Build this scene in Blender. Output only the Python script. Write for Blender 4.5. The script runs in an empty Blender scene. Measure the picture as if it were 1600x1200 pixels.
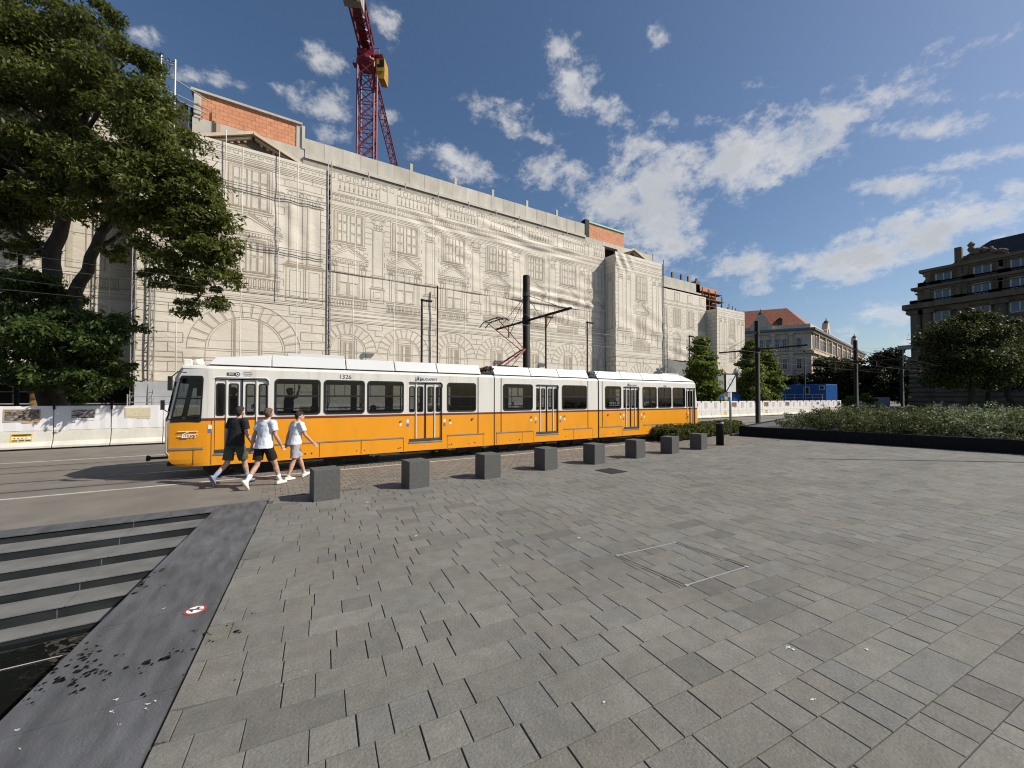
import bpy, bmesh, math, random
import numpy as np
from mathutils import Vector, Matrix
R = math.radians
random.seed(7)
scene = bpy.context.scene
C = scene.collection

# ------------------------------------------------------------------ survey of the place
# World: camera above the origin, +X along the tram tracks, +Y towards the scaffolded building, metres.
F, CX, HOR, H = 610.0, 800.0, 622.0, 2.0
A, PITCH = R(58.49), R(1.2)
V0 = HOR - F * math.tan(PITCH)
FW, RT = (math.cos(A), math.sin(A)), (math.sin(A), -math.cos(A))

def ray(px, py):
    xc, yc = (px - CX) / F, -(py - V0) / F
    fc = math.cos(PITCH) - yc * math.sin(PITCH)
    uc = math.sin(PITCH) + yc * math.cos(PITCH)
    return Vector((RT[0]*xc + FW[0]*fc, RT[1]*xc + FW[1]*fc, uc)), fc
def G(px, py, z=0.0):
    d, _ = ray(px, py); t = (z - H) / d.z
    return Vector((d.x*t, d.y*t, z))
def PY(px, py, Y):
    d, _ = ray(px, py); t = Y / d.y
    return Vector((d.x*t, Y, H + d.z*t))
def PXp(px, py, X):
    d, _ = ray(px, py); t = X / d.x
    return Vector((X, d.y*t, H + d.z*t))
def PD(px, py, dep):
    d, fc = ray(px, py); t = dep / fc
    return Vector((d.x*t, d.y*t, H + d.z*t))
def XY(px, Y): return PY(px, HOR, Y).x

# ------------------------------------------------------------------ mesh helpers
class MB:
    def __init__(s): s.v, s.f, s.m = [], [], []
    def add(s, vs, fs, m=0):
        o = len(s.v); s.v += [tuple(v) for v in vs]
        for f in fs: s.f.append(tuple(o + i for i in f)); s.m.append(m)
    def quad(s, a, b, c, d, m=0): s.add([a, b, c, d], [(0, 1, 2, 3)], m)
    def box(s, x0, x1, y0, y1, z0, z1, m=0):
        s.add([(x0,y0,z0),(x1,y0,z0),(x1,y1,z0),(x0,y1,z0),(x0,y0,z1),(x1,y0,z1),(x1,y1,z1),(x0,y1,z1)],
              [(0,3,2,1),(4,5,6,7),(0,1,5,4),(1,2,6,5),(2,3,7,6),(3,0,4,7)], m)
    def obox(s, c, a, b, d, m=0):
        c, a, b, d = Vector(c), Vector(a), Vector(b), Vector(d)
        s.add([c-a-b-d, c+a-b-d, c+a+b-d, c-a+b-d, c-a-b+d, c+a-b+d, c+a+b+d, c-a+b+d],
              [(0,3,2,1),(4,5,6,7),(0,1,5,4),(1,2,6,5),(2,3,7,6),(3,0,4,7)], m)
    def tube(s, p, q, r, n=8, m=0, r2=None, cap=True):
        p, q = Vector(p), Vector(q); r2 = r if r2 is None else r2
        d = (q - p)
        if d.length < 1e-6: return
        d.normalize(); u = d.orthogonal().normalized(); w = d.cross(u)
        vs = []
        for c, rr in ((p, r), (q, r2)):
            for i in range(n):
                t = 2*math.pi*i/n; vs.append(c + u*(rr*math.cos(t)) + w*(rr*math.sin(t)))
        fs = [(i, (i+1) % n, n+(i+1) % n, n+i) for i in range(n)]
        if cap: fs += [tuple(range(n-1, -1, -1)), tuple(range(n, 2*n))]
        s.add(vs, fs, m)
    def path(s, pts, r, n=6, m=0, r2=None):
        k = len(pts) - 1; r2 = r if r2 is None else r2
        for i in range(k):
            s.tube(pts[i], pts[i+1], r+(r2-r)*i/k, n, m, r+(r2-r)*(i+1)/k)
    def prism(s, poly, ext, m=0, m2=None):
        n = len(poly); e = Vector(ext); a = [Vector(p) for p in poly]; b = [p + e for p in a]
        s.add(a + b, [tuple(range(n))], m)
        o = len(s.v) - 2*n
        s.f.append(tuple(o+n+i for i in range(n-1, -1, -1))); s.m.append(m)
        for i in range(n):
            j = (i+1) % n
            s.f.append((o+i, o+n+i, o+n+j, o+j)); s.m.append(m if m2 is None else m2)
    def lathe(s, c, prof, n=16, m=0, cap=True):
        c = Vector(c); vs = []
        for r, z in prof:
            for i in range(n):
                t = 2*math.pi*i/n; vs.append(c + Vector((r*math.cos(t), r*math.sin(t), z)))
        fs = []
        for k in range(len(prof)-1):
            for i in range(n):
                j = (i+1) % n; fs.append((k*n+i, k*n+j, (k+1)*n+j, (k+1)*n+i))
        if cap: fs += [tuple(range(n-1, -1, -1)), tuple(range((len(prof)-1)*n, len(prof)*n))]
        s.add(vs, fs, m)
    def ell(s, c, rad, n=12, k=8, m=0, rot=None):
        c = Vector(c); vs = []
        for a in range(1, k):
            ph = math.pi*a/k
            for i in range(n):
                t = 2*math.pi*i/n
                v = Vector((rad[0]*math.sin(ph)*math.cos(t), rad[1]*math.sin(ph)*math.sin(t), rad[2]*math.cos(ph)))
                vs.append(c + (rot @ v if rot else v))
        top = Vector((0, 0, rad[2])); bot = -top
        vs += [c + (rot @ top if rot else top), c + (rot @ bot if rot else bot)]
        T, B = len(vs)-2, len(vs)-1; fs = []
        for a in range(k-2):
            for i in range(n):
                j = (i+1) % n; fs.append((a*n+i, (a+1)*n+i, (a+1)*n+j, a*n+j))
        for i in range(n):
            j = (i+1) % n; fs.append((T, i, j)); fs.append((B, (k-2)*n+j, (k-2)*n+i))
        s.add(vs, fs, m)
    def capsule(s, p, q, r1, r2, n=12, m=0):
        s.ell(p, (r1,)*3, n, 8, m); s.ell(q, (r2,)*3, n, 8, m); s.tube(p, q, r1, n, m, r2)
    def build(s, name, mats, parent=None, smooth=False, bevel=0, loc=None, local=False):
        me = bpy.data.meshes.new(name)
        off = Vector((0, 0, 0))
        if loc is not None: off = Vector(loc)
        if parent is not None and not local: off = wloc(parent)
        vs = [tuple(Vector(v) - off) for v in s.v] if off.length else s.v
        me.from_pydata(vs, [], s.f)
        if not isinstance(mats, (list, tuple)): mats = [mats]
        for m in mats: me.materials.append(m)
        if len(mats) > 1: me.polygons.foreach_set('material_index', s.m)
        if smooth: me.polygons.foreach_set('use_smooth', [True]*len(me.polygons))
        me.update()
        ob = bpy.data.objects.new(name, me); C.objects.link(ob)
        if loc is not None and parent is None: ob.location = loc
        if parent is not None:
            ob.parent = parent
            if not local and parent.type != 'EMPTY' : ob.location = Vector((0, 0, 0))
        if bevel:
            bv = ob.modifiers.new('edge', 'BEVEL'); bv.width = bevel; bv.segments = 2; bv.limit_method = 'ANGLE'; bv.angle_limit = R(40)
        return ob

def wloc(o):
    v = Vector((0, 0, 0))
    while o is not None: v += o.location; o = o.parent
    return v
def tag(o, label=None, cat=None, group=None, kind=None):
    if label: o['label'] = label
    if cat: o['category'] = cat
    if group: o['group'] = group
    if kind: o['kind'] = kind
    return o
def thing(name, label, cat, loc=(0, 0, 0), rz=0.0, group=None):
    o = bpy.data.objects.new(name, None); C.objects.link(o); o.empty_display_size = .2
    o.location = loc; o.rotation_euler = (0, 0, rz)
    return tag(o, label, cat, group)
def struct(o): o['kind'] = 'structure'; return o
def copy_tree(o, loc=None, rz=None, label=None, parent=None):
    c = o.copy(); C.objects.link(c); c.parent = parent
    if loc is not None: c.location = loc
    if rz is not None: c.rotation_euler = (0, 0, rz)
    if label: c['label'] = label
    for ch in list(o.children): copy_tree(ch, parent=c)
    return c
def bake(ob):
    dg = bpy.context.evaluated_depsgraph_get(); dg.update()
    me = bpy.data.meshes.new_from_object(ob.evaluated_get(dg))
    ob.modifiers.clear(); ob.data = me
    return ob
def text_mesh(name, body, size, m, mat4, parent=None, ext=.003, align='CENTER'):
    cu = bpy.data.curves.new(name, 'FONT'); cu.body = body; cu.size = size; cu.extrude = ext; cu.align_x = align; cu.align_y = 'CENTER'
    t = bpy.data.objects.new(name, cu); C.objects.link(t)
    dg = bpy.context.evaluated_depsgraph_get(); dg.update()
    me = bpy.data.meshes.new_from_object(t.evaluated_get(dg))
    bpy.data.objects.remove(t)
    me.materials.clear(); me.materials.append(m)
    me.transform(mat4)
    o = bpy.data.objects.new(name, me); C.objects.link(o)
    if parent is not None:
        o.parent = parent; me.transform(Matrix.Translation(-wloc(parent)))
    return o

# ------------------------------------------------------------------ materials
def nmat(name):
    m = bpy.data.materials.new(name); m.use_nodes = True
    nt = m.node_tree; b = nt.nodes['Principled BSDF']
    return m, nt, b
def ramp(nt, fac, stops):
    n = nt.nodes.new('ShaderNodeValToRGB'); cr = n.color_ramp
    while len(cr.elements) < len(stops): cr.elements.new(.5)
    for e, (p, c) in zip(cr.elements, stops):
        e.position = p; e.color = (c[0], c[1], c[2], 1) if hasattr(c, '__len__') else (c, c, c, 1)
    nt.links.new(fac, n.inputs[0]); return n
def noise(nt, scale, detail=4, vec=None, rough=.55, dist=0):
    n = nt.nodes.new('ShaderNodeTexNoise'); n.inputs['Scale'].default_value = scale
    n.inputs['Detail'].default_value = detail; n.inputs['Roughness'].default_value = rough; n.inputs['Distortion'].default_value = dist
    if vec is not None: nt.links.new(vec, n.inputs['Vector'])
    return n
def objvec(nt, sc=None):
    t = nt.nodes.new('ShaderNodeTexCoord')
    if sc is None: return t.outputs['Object']
    mp = nt.nodes.new('ShaderNodeMapping'); mp.inputs['Scale'].default_value = sc
    nt.links.new(t.outputs['Object'], mp.inputs['Vector']); return mp.outputs['Vector']
def mixc(nt, fac, a, b, mode='MIX'):
    n = nt.nodes.new('ShaderNodeMix'); n.data_type = 'RGBA'; n.blend_type = mode
    for sock, v in ((0, fac), (6, a), (7, b)):
        if hasattr(v, 'is_output') or hasattr(v, 'links'): nt.links.new(v, n.inputs[sock])
        elif sock == 0: n.inputs[0].default_value = v
        else: n.inputs[sock].default_value = (v[0], v[1], v[2], 1)
    return n.outputs[2]
def dirty(name, col, rough=.6, var=.15, scale=3.0, bump=0.0, bscale=40, metal=0.0, spec=.4, stretch=None, island=0.0, coat=0.0, stain=0.0, staincol=(.05,.045,.04), stainscale=1.2):
    m, nt, b = nmat(name)
    vec = objvec(nt, stretch)
    n1 = noise(nt, scale, 6, vec)
    c0 = [max(0, c*(1-var)) for c in col]; c1 = [min(1, c*(1+var)) for c in col]
    base = ramp(nt, n1.outputs['Fac'], [(.3, c0), (.7, c1)]).outputs[0]
    if island:
        g = nt.nodes.new('ShaderNodeNewGeometry')
        rr = ramp(nt, g.outputs['Random Per Island'], [(0, 1-island), (1, 1+island)])
        rr.color_ramp.elements[1].color = (1, 1, 1, 1); rr.color_ramp.elements[0].color = ((1-island)/(1+island),)*3 + (1,)
        base = mixc(nt, 1.0, base, rr.outputs[0], 'MULTIPLY')
    if stain:
        n3 = noise(nt, stainscale, 8, objvec(nt, stretch), .65, .4)
        fr = ramp(nt, n3.outputs['Fac'], [(.52, 0), (.72, stain)])
        base = mixc(nt, fr.outputs[0], base, staincol)
    nt.links.new(base, b.inputs['Base Color'])
    b.inputs['Roughness'].default_value = rough; b.inputs['Metallic'].default_value = metal
    b.inputs['Specular IOR Level'].default_value = spec
    if coat: b.inputs['Coat Weight'].default_value = coat; b.inputs['Coat Roughness'].default_value = .15
    if bump:
        n2 = noise(nt, bscale, 5, objvec(nt)); bp = nt.nodes.new('ShaderNodeBump')
        bp.inputs['Strength'].default_value = bump; bp.inputs['Distance'].default_value = .02
        nt.links.new(n2.outputs['Fac'], bp.inputs['Height']); nt.links.new(bp.outputs['Normal'], b.inputs['Normal'])
    return m
def leafmat(name, c0, c1, c2, rough=.55, trans=.3):
    m, nt, b = nmat(name)
    g = nt.nodes.new('ShaderNodeNewGeometry')
    base = ramp(nt, g.outputs['Random Per Island'], [(0, c0), (.55, c1), (.93, c2), (1, c2)]).outputs[0]
    n1 = noise(nt, .55, 3, objvec(nt)); r2 = ramp(nt, n1.outputs['Fac'], [(.35, .7), (.65, 1.0)])
    base = mixc(nt, 1.0, base, r2.outputs[0], 'MULTIPLY')
    nt.links.new(base, b.inputs['Base Color']); b.inputs['Roughness'].default_value = rough; b.inputs['Specular IOR Level'].default_value = .3
    tr = nt.nodes.new('ShaderNodeBsdfTranslucent'); nt.links.new(base, tr.inputs['Color'])
    mx = nt.nodes.new('ShaderNodeMixShader'); mx.inputs[0].default_value = trans
    nt.links.new(b.outputs[0], mx.inputs[1]); nt.links.new(tr.outputs[0], mx.inputs[2])
    nt.links.new(mx.outputs[0], nt.nodes['Material Output'].inputs['Surface'])
    return m
def glassmat(name, tint=.55, refl=.16, rough=.02, col=(1, 1, 1)):
    m, nt, b = nmat(name); nt.nodes.remove(b)
    t = nt.nodes.new('ShaderNodeBsdfTransparent'); t.inputs[0].default_value = (tint*col[0], tint*col[1], tint*col[2], 1)
    g = nt.nodes.new('ShaderNodeBsdfGlossy'); g.inputs['Roughness'].default_value = rough
    fr = nt.nodes.new('ShaderNodeFresnel'); fr.inputs['IOR'].default_value = 1.0 + refl*3
    mx = nt.nodes.new('ShaderNodeMixShader')
    nt.links.new(fr.outputs[0], mx.inputs[0]); nt.links.new(t.outputs[0], mx.inputs[1]); nt.links.new(g.outputs[0], mx.inputs[2])
    nt.links.new(mx.outputs[0], nt.nodes['Material Output'].inputs['Surface'])
    return m

M = {}
def plain(k, col, rough=.6, **kw): M[k] = dirty(k, col, rough, **kw); return M[k]
plain('joint', (.075, .07, .062), .9, var=.3)
plain('asphalt', (.165, .15, .128), .85, var=.16, scale=1.3, bump=.35, bscale=90, stain=.3, stainscale=.5, staincol=(.11,.1,.085))
plain('asphalt_far', (.13, .125, .115), .85, var=.15, scale=.8, bump=.2, bscale=40)
plain('strip_stone', (.1, .104, .11), .6, var=.34, scale=3.5, bump=.5, bscale=60, island=.08, stain=.35, stainscale=.8, staincol=(.05,.053,.06), stretch=(2.5, .6, 1))
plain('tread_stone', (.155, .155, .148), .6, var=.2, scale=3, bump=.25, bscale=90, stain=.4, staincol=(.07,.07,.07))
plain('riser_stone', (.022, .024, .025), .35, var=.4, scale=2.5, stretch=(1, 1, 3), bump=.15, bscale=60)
plain('granite', (.088, .089, .086), .65, var=.2, scale=22, bump=.25, bscale=140, stain=.55, stainscale=2, staincol=(.06,.06,.057))
plain('planter_stone', (.011, .012, .012), .65, spec=.12, var=.2, scale=6, bump=.2, bscale=100)
plain('white_line', (.42, .41, .37), .8, var=.25, scale=6, stain=.7, staincol=(.2,.19,.17), stainscale=3)
plain('grate_iron', (.03, .03, .03), .6)
plain('rail_steel', (.16, .15, .14), .35, metal=.8, var=.2)
plain('brick_paver', (.19, .168, .14), .85, var=.12, scale=30, bump=.4, bscale=120, island=.16)
plain('tram_yellow', (.8, .315, .01), .34, var=.06, scale=1.6, spec=.5, coat=.25, stain=.32, staincol=(.5,.2,.02), stretch=(1, 1, .35), stainscale=2.2)
plain('tram_white', (.7, .68, .62), .38, var=.04, scale=1.5, spec=.5, coat=.2, stain=.5, staincol=(.42,.37,.28), stretch=(2.2, 1, .25), stainscale=1.8)
plain('tram_red', (.16, .035, .02), .45, var=.1)
plain('tram_roof', (.56, .57, .565), .4, var=.04, scale=1.2, stain=.18, staincol=(.5,.46,.38))
plain('tram_rubber', (.012, .012, .012), .55, var=.2)
plain('tram_dark', (.02, .019, .018), .7, var=.3)
plain('tram_grey', (.22, .21, .2), .5, var=.2)
plain('tram_inner', (.28, .27, .25), .6, var=.1)
plain('tram_floor', (.05, .05, .05), .7, var=.2)
plain('seat_brown', (.28, .13, .05), .5, var=.15)
plain('rail_yellow', (.75, .42, .03), .4, var=.05)
plain('seam', (.055, .04, .03), .7, var=.2)
plain('seam_white', (.25, .24, .22), .7, var=.2)
plain('panto_red', (.2, .035, .03), .5, var=.2)
plain('mast_black', (.012, .012, .012), .6, var=.3, spec=.15)
plain('wire', (.05, .05, .05), .5, var=.1)
plain('steel', (.3, .3, .29), .5, metal=.4, var=.15)
plain('galv', (.42, .42, .41), .5, metal=.4, var=.15)
plain('concrete', (.54, .51, .44), .85, var=.14, island=.09, scale=1.6, bump=.3, bscale=25, stain=.35, staincol=(.4,.37,.31), stretch=(1, 1, .4), stainscale=1.2)
plain('barrier', (.62, .6, .52), .8, var=.1, scale=2.5, bump=.3, bscale=30, stain=.4, staincol=(.4,.37,.3), stretch=(1, 1, .5))
plain('banner', (.76, .74, .74), .6, var=.04, scale=2, bump=.25, bscale=3)
plain('print_seam', (.84, .8, .71), .6, var=.05)
plain('print_line', (.4, .34, .26), .8, var=.12)
plain('print_mid', (.57, .505, .41), .8, var=.12)
plain('crane_red', (.2, .022, .035), .5, var=.2, scale=1.5)
plain('crane_yellow', (.42, .24, .02), .5, var=.2)
plain('grey_block', (.36, .33, .27), .8, var=.1)
plain('bark', (.034, .028, .022), .9, var=.4, scale=6, stretch=(1, 1, .3), bump=.8, bscale=14)
plain('wood', (.45, .31, .16), .7, var=.2, stretch=(1, 1, .2))
plain('plywood', (.3, .17, .06), .75, var=.2)
plain('dark_void', (.012, .011, .01), .9, var=.3)
plain('blue_container', (.02, .11, .36), .45, var=.08)
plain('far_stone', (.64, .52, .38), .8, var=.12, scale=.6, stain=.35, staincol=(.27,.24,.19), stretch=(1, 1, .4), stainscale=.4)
plain('far_trim', (.58, .49, .38), .8, var=.12, scale=1)
plain('zinc', (.13, .155, .19), .5, var=.15)
plain('right_stone', (.15, .118, .078), .85, var=.25, scale=.7, stain=.6, staincol=(.08,.07,.055), stretch=(1, 1, .5), stainscale=.5)  # dark brown stone with random darker blotches
plain('slate', (.03, .03, .032), .7, var=.3, scale=2)
plain('window_dark', (.02, .024, .03), .12, var=.3, spec=.6)
plain('window_pale', (.11, .14, .18), .2, var=.2, scale=.6, spec=.4)
plain('window_frame', (.42, .42, .4), .5, var=.06)
plain('canvas', (.75, .74, .72), .7, var=.05)
plain('grass', (.1, .14, .035), .9, var=.3, scale=2)
plain('copper', (.3, .62, .47), .7, var=.1)
plain('rust', (.2, .11, .07), .8, var=.3)
plain('tarp_grey', (.2, .2, .195), .7, var=.2, scale=1.2, bump=.5, bscale=4)
plain('bl', (.01, .01, .01), .8, var=.2)
plain('white_paint', (.8, .79, .77), .4, var=.03)
plain('sign_yellow', (.75, .5, .03), .5, var=.08)
plain('red_paint', (.3, .055, .05), .5, var=.05)
plain('blue_paint', (.1, .16, .4), .5, var=.05)
plain('green_paint', (.1, .2, .05), .5, var=.05)
plain('ink', (.05, .045, .06), .6, var=.1)
plain('skin', (.5, .3, .215), .55, var=.08, scale=6)
plain('hair_dark', (.022, .016, .012), .7, var=.3, scale=40, bump=.6, bscale=90)
plain('hair_brown', (.1, .062, .036), .7, var=.3, scale=40, bump=.6, bscale=90)
plain('shirt_black', (.012, .012, .013), .85, var=.2, bump=.3, bscale=10)
plain('shirt_white', (.74, .75, .78), .85, var=.03, bump=.35, bscale=9)
plain('shorts_green', (.06, .075, .048), .85, var=.15, bump=.3, bscale=14)
plain('shorts_black', (.012, .012, .012), .85, var=.2, bump=.3, bscale=14)
plain('shorts_grey', (.34, .34, .36), .85, var=.1, bump=.3, bscale=14)
plain('shoe_white', (.74, .73, .68), .6, var=.05)
plain('shoe_blue', (.2, .24, .32), .6, var=.1)
plain('sole', (.55, .45, .33), .7, var=.1)
plain('sole_dark', (.03, .03, .035), .7, var=.1)
plain('sock_white', (.75, .75, .75), .85, var=.04)
plain('sock_blue', (.22, .27, .4), .85, var=.06)
plain('cloth_blue', (.05, .08, .2), .85, var=.1)
plain('cloth_grey', (.5, .52, .55), .85, var=.1)
plain('droppings', (.6, .6, .57), .8, var=.1)
M['leaf_big'] = leafmat('leaf_big', (.062, .09, .018), (.115, .145, .03), (.19, .195, .04), trans=.46)
M['leaf_low'] = leafmat('leaf_low', (.044, .08, .02), (.08, .13, .03), (.12, .17, .04), trans=.44)
M['leaf_cone'] = leafmat('leaf_cone', (.09, .14, .022), (.17, .23, .035), (.27, .31, .05), trans=.4)
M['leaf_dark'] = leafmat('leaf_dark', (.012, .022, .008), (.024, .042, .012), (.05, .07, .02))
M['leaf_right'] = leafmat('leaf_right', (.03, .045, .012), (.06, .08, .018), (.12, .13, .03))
M['leaf_box'] = leafmat('leaf_box', (.06, .08, .014), (.12, .14, .025), (.19, .2, .04))
M['leaf_pale'] = leafmat('leaf_pale', (.1, .14, .05), (.23, .285, .145), (.43, .49, .32))
M['leaf_shrub'] = leafmat('leaf_shrub', (.05, .075, .024), (.11, .14, .042), (.2, .22, .085))
M['tram_glass'] = glassmat('tram_glass', .42, .17, .01, (.95, 1, 1))
M['wet'], nt, b = nmat('wet')
b.inputs['Base Color'].default_value = (.006, .006, .006, 1); b.inputs['Roughness'].default_value = .25
# mirror-like shallow water on black stone
M['water'], nt, b = nmat('water')
b.inputs['Base Color'].default_value = (.008, .009, .008, 1); b.inputs['Roughness'].default_value = .03; b.inputs['IOR'].default_value = 1.5
n = noise(nt, 2.2, 3, objvec(nt)); bp = nt.nodes.new('ShaderNodeBump'); bp.inputs['Strength'].default_value = .22; bp.inputs['Distance'].default_value = .05
nt.links.new(n.outputs['Fac'], bp.inputs['Height']); nt.links.new(bp.outputs['Normal'], b.inputs['Normal'])
# natural stone pavers, each slab its own tone
def pavermat():
    m, nt, b = nmat('paver')
    g = nt.nodes.new('ShaderNodeNewGeometry'); v = objvec(nt)
    base = ramp(nt, g.outputs['Random Per Island'], [(0, (.146, .143, .128)), (.15, (.176, .172, .154)), (.45, (.188, .183, .162)), (.62, (.18, .172, .147)), (.8, (.198, .193, .171)), (.92, (.178, .178, .166)), (1, (.213, .206, .18))]).outputs[0]
    n1 = noise(nt, 55, 4, v, .7); r1 = ramp(nt, n1.outputs['Fac'], [(.3, .74), (.7, 1.16)])
    base = mixc(nt, 1.0, base, r1.outputs[0], 'MULTIPLY')
    n4 = noise(nt, 7, 5, v, .6); r4 = ramp(nt, n4.outputs['Fac'], [(.3, .84), (.7, 1.1)])
    base = mixc(nt, 1.0, base, r4.outputs[0], 'MULTIPLY')
    n3 = noise(nt, .7, 6, v, .6); r3 = ramp(nt, n3.outputs['Fac'], [(.35, .86), (.65, 1.06)])
    base = mixc(nt, 1.0, base, r3.outputs[0], 'MULTIPLY')
    n5 = noise(nt, 3.2, 8, v, .7, .6); r5 = ramp(nt, n5.outputs['Fac'], [(.66, 0), (.78, .45)])
    base = mixc(nt, r5.outputs[0], base, (.09, .085, .078))
    nt.links.new(base, b.inputs['Base Color']); b.inputs['Roughness'].default_value = .8; b.inputs['Specular IOR Level'].default_value = .3
    n2 = noise(nt, 42, 6, v, .62); n6 = noise(nt, 130, 3, v, .6)
    ad = nt.nodes.new('ShaderNodeMath'); ad.operation = 'MULTIPLY_ADD'; ad.inputs[1].default_value = .4
    nt.links.new(n6.outputs['Fac'], ad.inputs[0]); nt.links.new(n2.outputs['Fac'], ad.inputs[2])
    bp = nt.nodes.new('ShaderNodeBump'); bp.inputs['Strength'].default_value = .5; bp.inputs['Distance'].default_value = .016
    nt.links.new(ad.outputs[0], bp.inputs['Height']); nt.links.new(bp.outputs['Normal'], b.inputs['Normal'])
    return m
M['paver'] = pavermat()
def meshmat():     # printed scaffold mesh: woven, creased
    m, nt, b = nmat('screen_cloth'); v = objvec(nt)
    n1 = noise(nt, .5, 5, v); base = ramp(nt, n1.outputs['Fac'], [(.3, (.65, .595, .5)), (.7, (.71, .66, .565))]).outputs[0]
    nt.links.new(base, b.inputs['Base Color']); b.inputs['Roughness'].default_value = .7; b.inputs['Specular IOR Level'].default_value = .25
    n2 = noise(nt, 1.0, 4, objvec(nt, (.9, 1, 2.2)), .5, 1.5)
    bp = nt.nodes.new('ShaderNodeBump'); bp.inputs['Strength'].default_value = .2; bp.inputs['Distance'].default_value = .12
    nt.links.new(n2.outputs['Fac'], bp.inputs['Height']); nt.links.new(bp.outputs['Normal'], b.inputs['Normal'])
    return m
M['screen'] = meshmat()
def brickmat(name, c1, c2, mort, bw, bh, rot=None):
    m, nt, b = nmat(name); t = nt.nodes.new('ShaderNodeTexCoord'); mp = nt.nodes.new('ShaderNodeMapping')
    mp.inputs['Rotation'].default_value = rot or (R(90), 0, 0)
    nt.links.new(t.outputs['Object'], mp.inputs['Vector'])
    br = nt.nodes.new('ShaderNodeTexBrick'); nt.links.new(mp.outputs[0], br.inputs['Vector'])
    br.inputs['Color1'].default_value = (*c1, 1); br.inputs['Color2'].default_value = (*c2, 1); br.inputs['Mortar'].default_value = (*mort, 1)
    br.inputs['Scale'].default_value = 1; br.inputs['Brick Width'].default_value = bw; br.inputs['Row Height'].default_value = bh; br.inputs['Mortar Size'].default_value = .012
    n1 = noise(nt, 3, 5); r1 = ramp(nt, n1.outputs['Fac'], [(.3, .82), (.7, 1.08)])
    nt.links.new(t.outputs['Object'], n1.inputs['Vector'])
    nt.links.new(mixc(nt, 1.0, br.outputs['Color'], r1.outputs[0], 'MULTIPLY'), b.inputs['Base Color']); b.inputs['Roughness'].default_value = .85
    return m
M['brick'] = brickmat('hollow_brick', (.66, .3, .16), (.58, .25, .13), (.3, .13, .075), .42, .27)
M['roof_tile'] = brickmat('roof_tile', (.36, .12, .065), (.3, .09, .05), (.14, .05, .03), .5, .5, (0, 0, 0))
# ------------------------------------------------------------------ camera, sun, sky
cam_d = bpy.data.cameras.new('camera'); cam = bpy.data.objects.new('camera', cam_d); C.objects.link(cam)
cam_d.sensor_width = 36; cam_d.lens = F / 1600 * 36; cam_d.shift_y = (V0 - 600) / 1600
cam_d.clip_start = .05; cam_d.clip_end = 5000
cam.location = (0, 0, H); cam.rotation_euler = (R(90) + PITCH, 0, A - R(90))
scene.camera = cam
SUN_EL, SUN_AZ = R(41), R(38)             # light travels towards -X and +Y
travel = Vector((-math.cos(SUN_AZ)*math.cos(SUN_EL), math.sin(SUN_AZ)*math.cos(SUN_EL), -math.sin(SUN_EL)))
sd = bpy.data.lights.new('sun', 'SUN'); sd.energy = 5.0; sd.angle = R(.53); sd.color = (1, .93, .83)
sun = bpy.data.objects.new('sun', sd); C.objects.link(sun)
sun.rotation_euler = travel.to_track_quat('-Z', 'Y').to_euler(); sun.location = (40, -40, 60)

w = bpy.data.worlds.new('World'); scene.world = w; w.use_nodes = True
nt = w.node_tree; bg = nt.nodes['Background']
sky = nt.nodes.new('ShaderNodeTexSky'); sky.sky_type = 'NISHITA'; sky.sun_disc = False
sky.sun_elevation = SUN_EL; sky.sun_rotation = math.atan2(-travel.x, -travel.y)
sky.air_density = 1.0; sky.dust_density = 1.3; sky.ozone_density = 2.2; sky.altitude = 120
tc = nt.nodes.new('ShaderNodeTexCoord'); dirv = tc.outputs['Generated']
def vm(op, a, b_=None):
    n = nt.nodes.new('ShaderNodeVectorMath'); n.operation = op
    for i, v in enumerate((a, b_)):
        if v is None: continue
        if hasattr(v, 'links'): nt.links.new(v, n.inputs[i])
        else: n.inputs[i].default_value = v
    return n.outputs['Value'] if op in ('DOT_PRODUCT', 'LENGTH') else n.outputs[0]
def mt(op, a, b_=None, c=None, clamp=False):
    n = nt.nodes.new('ShaderNodeMath'); n.operation = op; n.use_clamp = clamp
    for i, v in enumerate((a, b_, c)):
        if v is None: continue
        if hasattr(v, 'links'): nt.links.new(v, n.inputs[i])
        else: n.inputs[i].default_value = v
    return n.outputs[0]
clouds = [  # bearing of each cloud (surveyed), half width, half height, tilt (deg), weight
 (500,92,42,24,-18,.95),(505,160,58,30,-12,1),(600,188,28,15,0,.75),(522,212,42,18,-15,.85),(602,34,34,20,-30,.8),(872,82,24,36,-20,.9),(905,128,42,38,-20,1),(952,168,52,26,-25,1),
 (790,190,55,30,-30,1),(840,215,45,18,-10,.9),(705,255,82,26,-16,1.1),(1034,50,24,26,-20,.7),(885,272,80,32,-5,1),(960,238,50,16,0,.7),(1005,285,95,55,-5,1.3),(1030,345,75,65,0,1.3),(950,320,90,40,-10,1.2),
 (1060,245,60,22,5,1),(1165,250,75,55,25,1.15),(1240,225,90,42,20,1.15),(1300,185,80,40,30,1),(1350,155,60,28,25,.9),(1420,150,60,24,5,.8),(1440,205,70,24,8,.85),(1385,288,65,18,5,.95),(1545,245,85,16,12,.95),(1590,292,40,15,0,.9),
 (1150,417,90,30,3,1.1),(1228,412,45,20,5,1),(1345,405,95,36,15,1.15),(1430,372,120,40,18,1.2),(1540,345,100,42,15,1.1),(1320,432,60,18,0,.9),(1192,457,30,12,0,.8),(1240,470,40,10,0,.8),(1060,385,50,24,0,1.1),
 (1180,128,80,12,0,.45),(1070,190,80,14,0,.55),(1380,490,60,22,0,.75),(1560,62,46,14,35,.5),(1560,150,60,10,10,.5),(760,60,30,10,0,.3),(340,130,50,10,-8,.5),(230,55,26,10,-10,.55),(1395,535,50,16,0,.7),(1340,520,40,12,0,.6),(1280,530,50,9,0,.5),
]
cover = None
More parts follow.
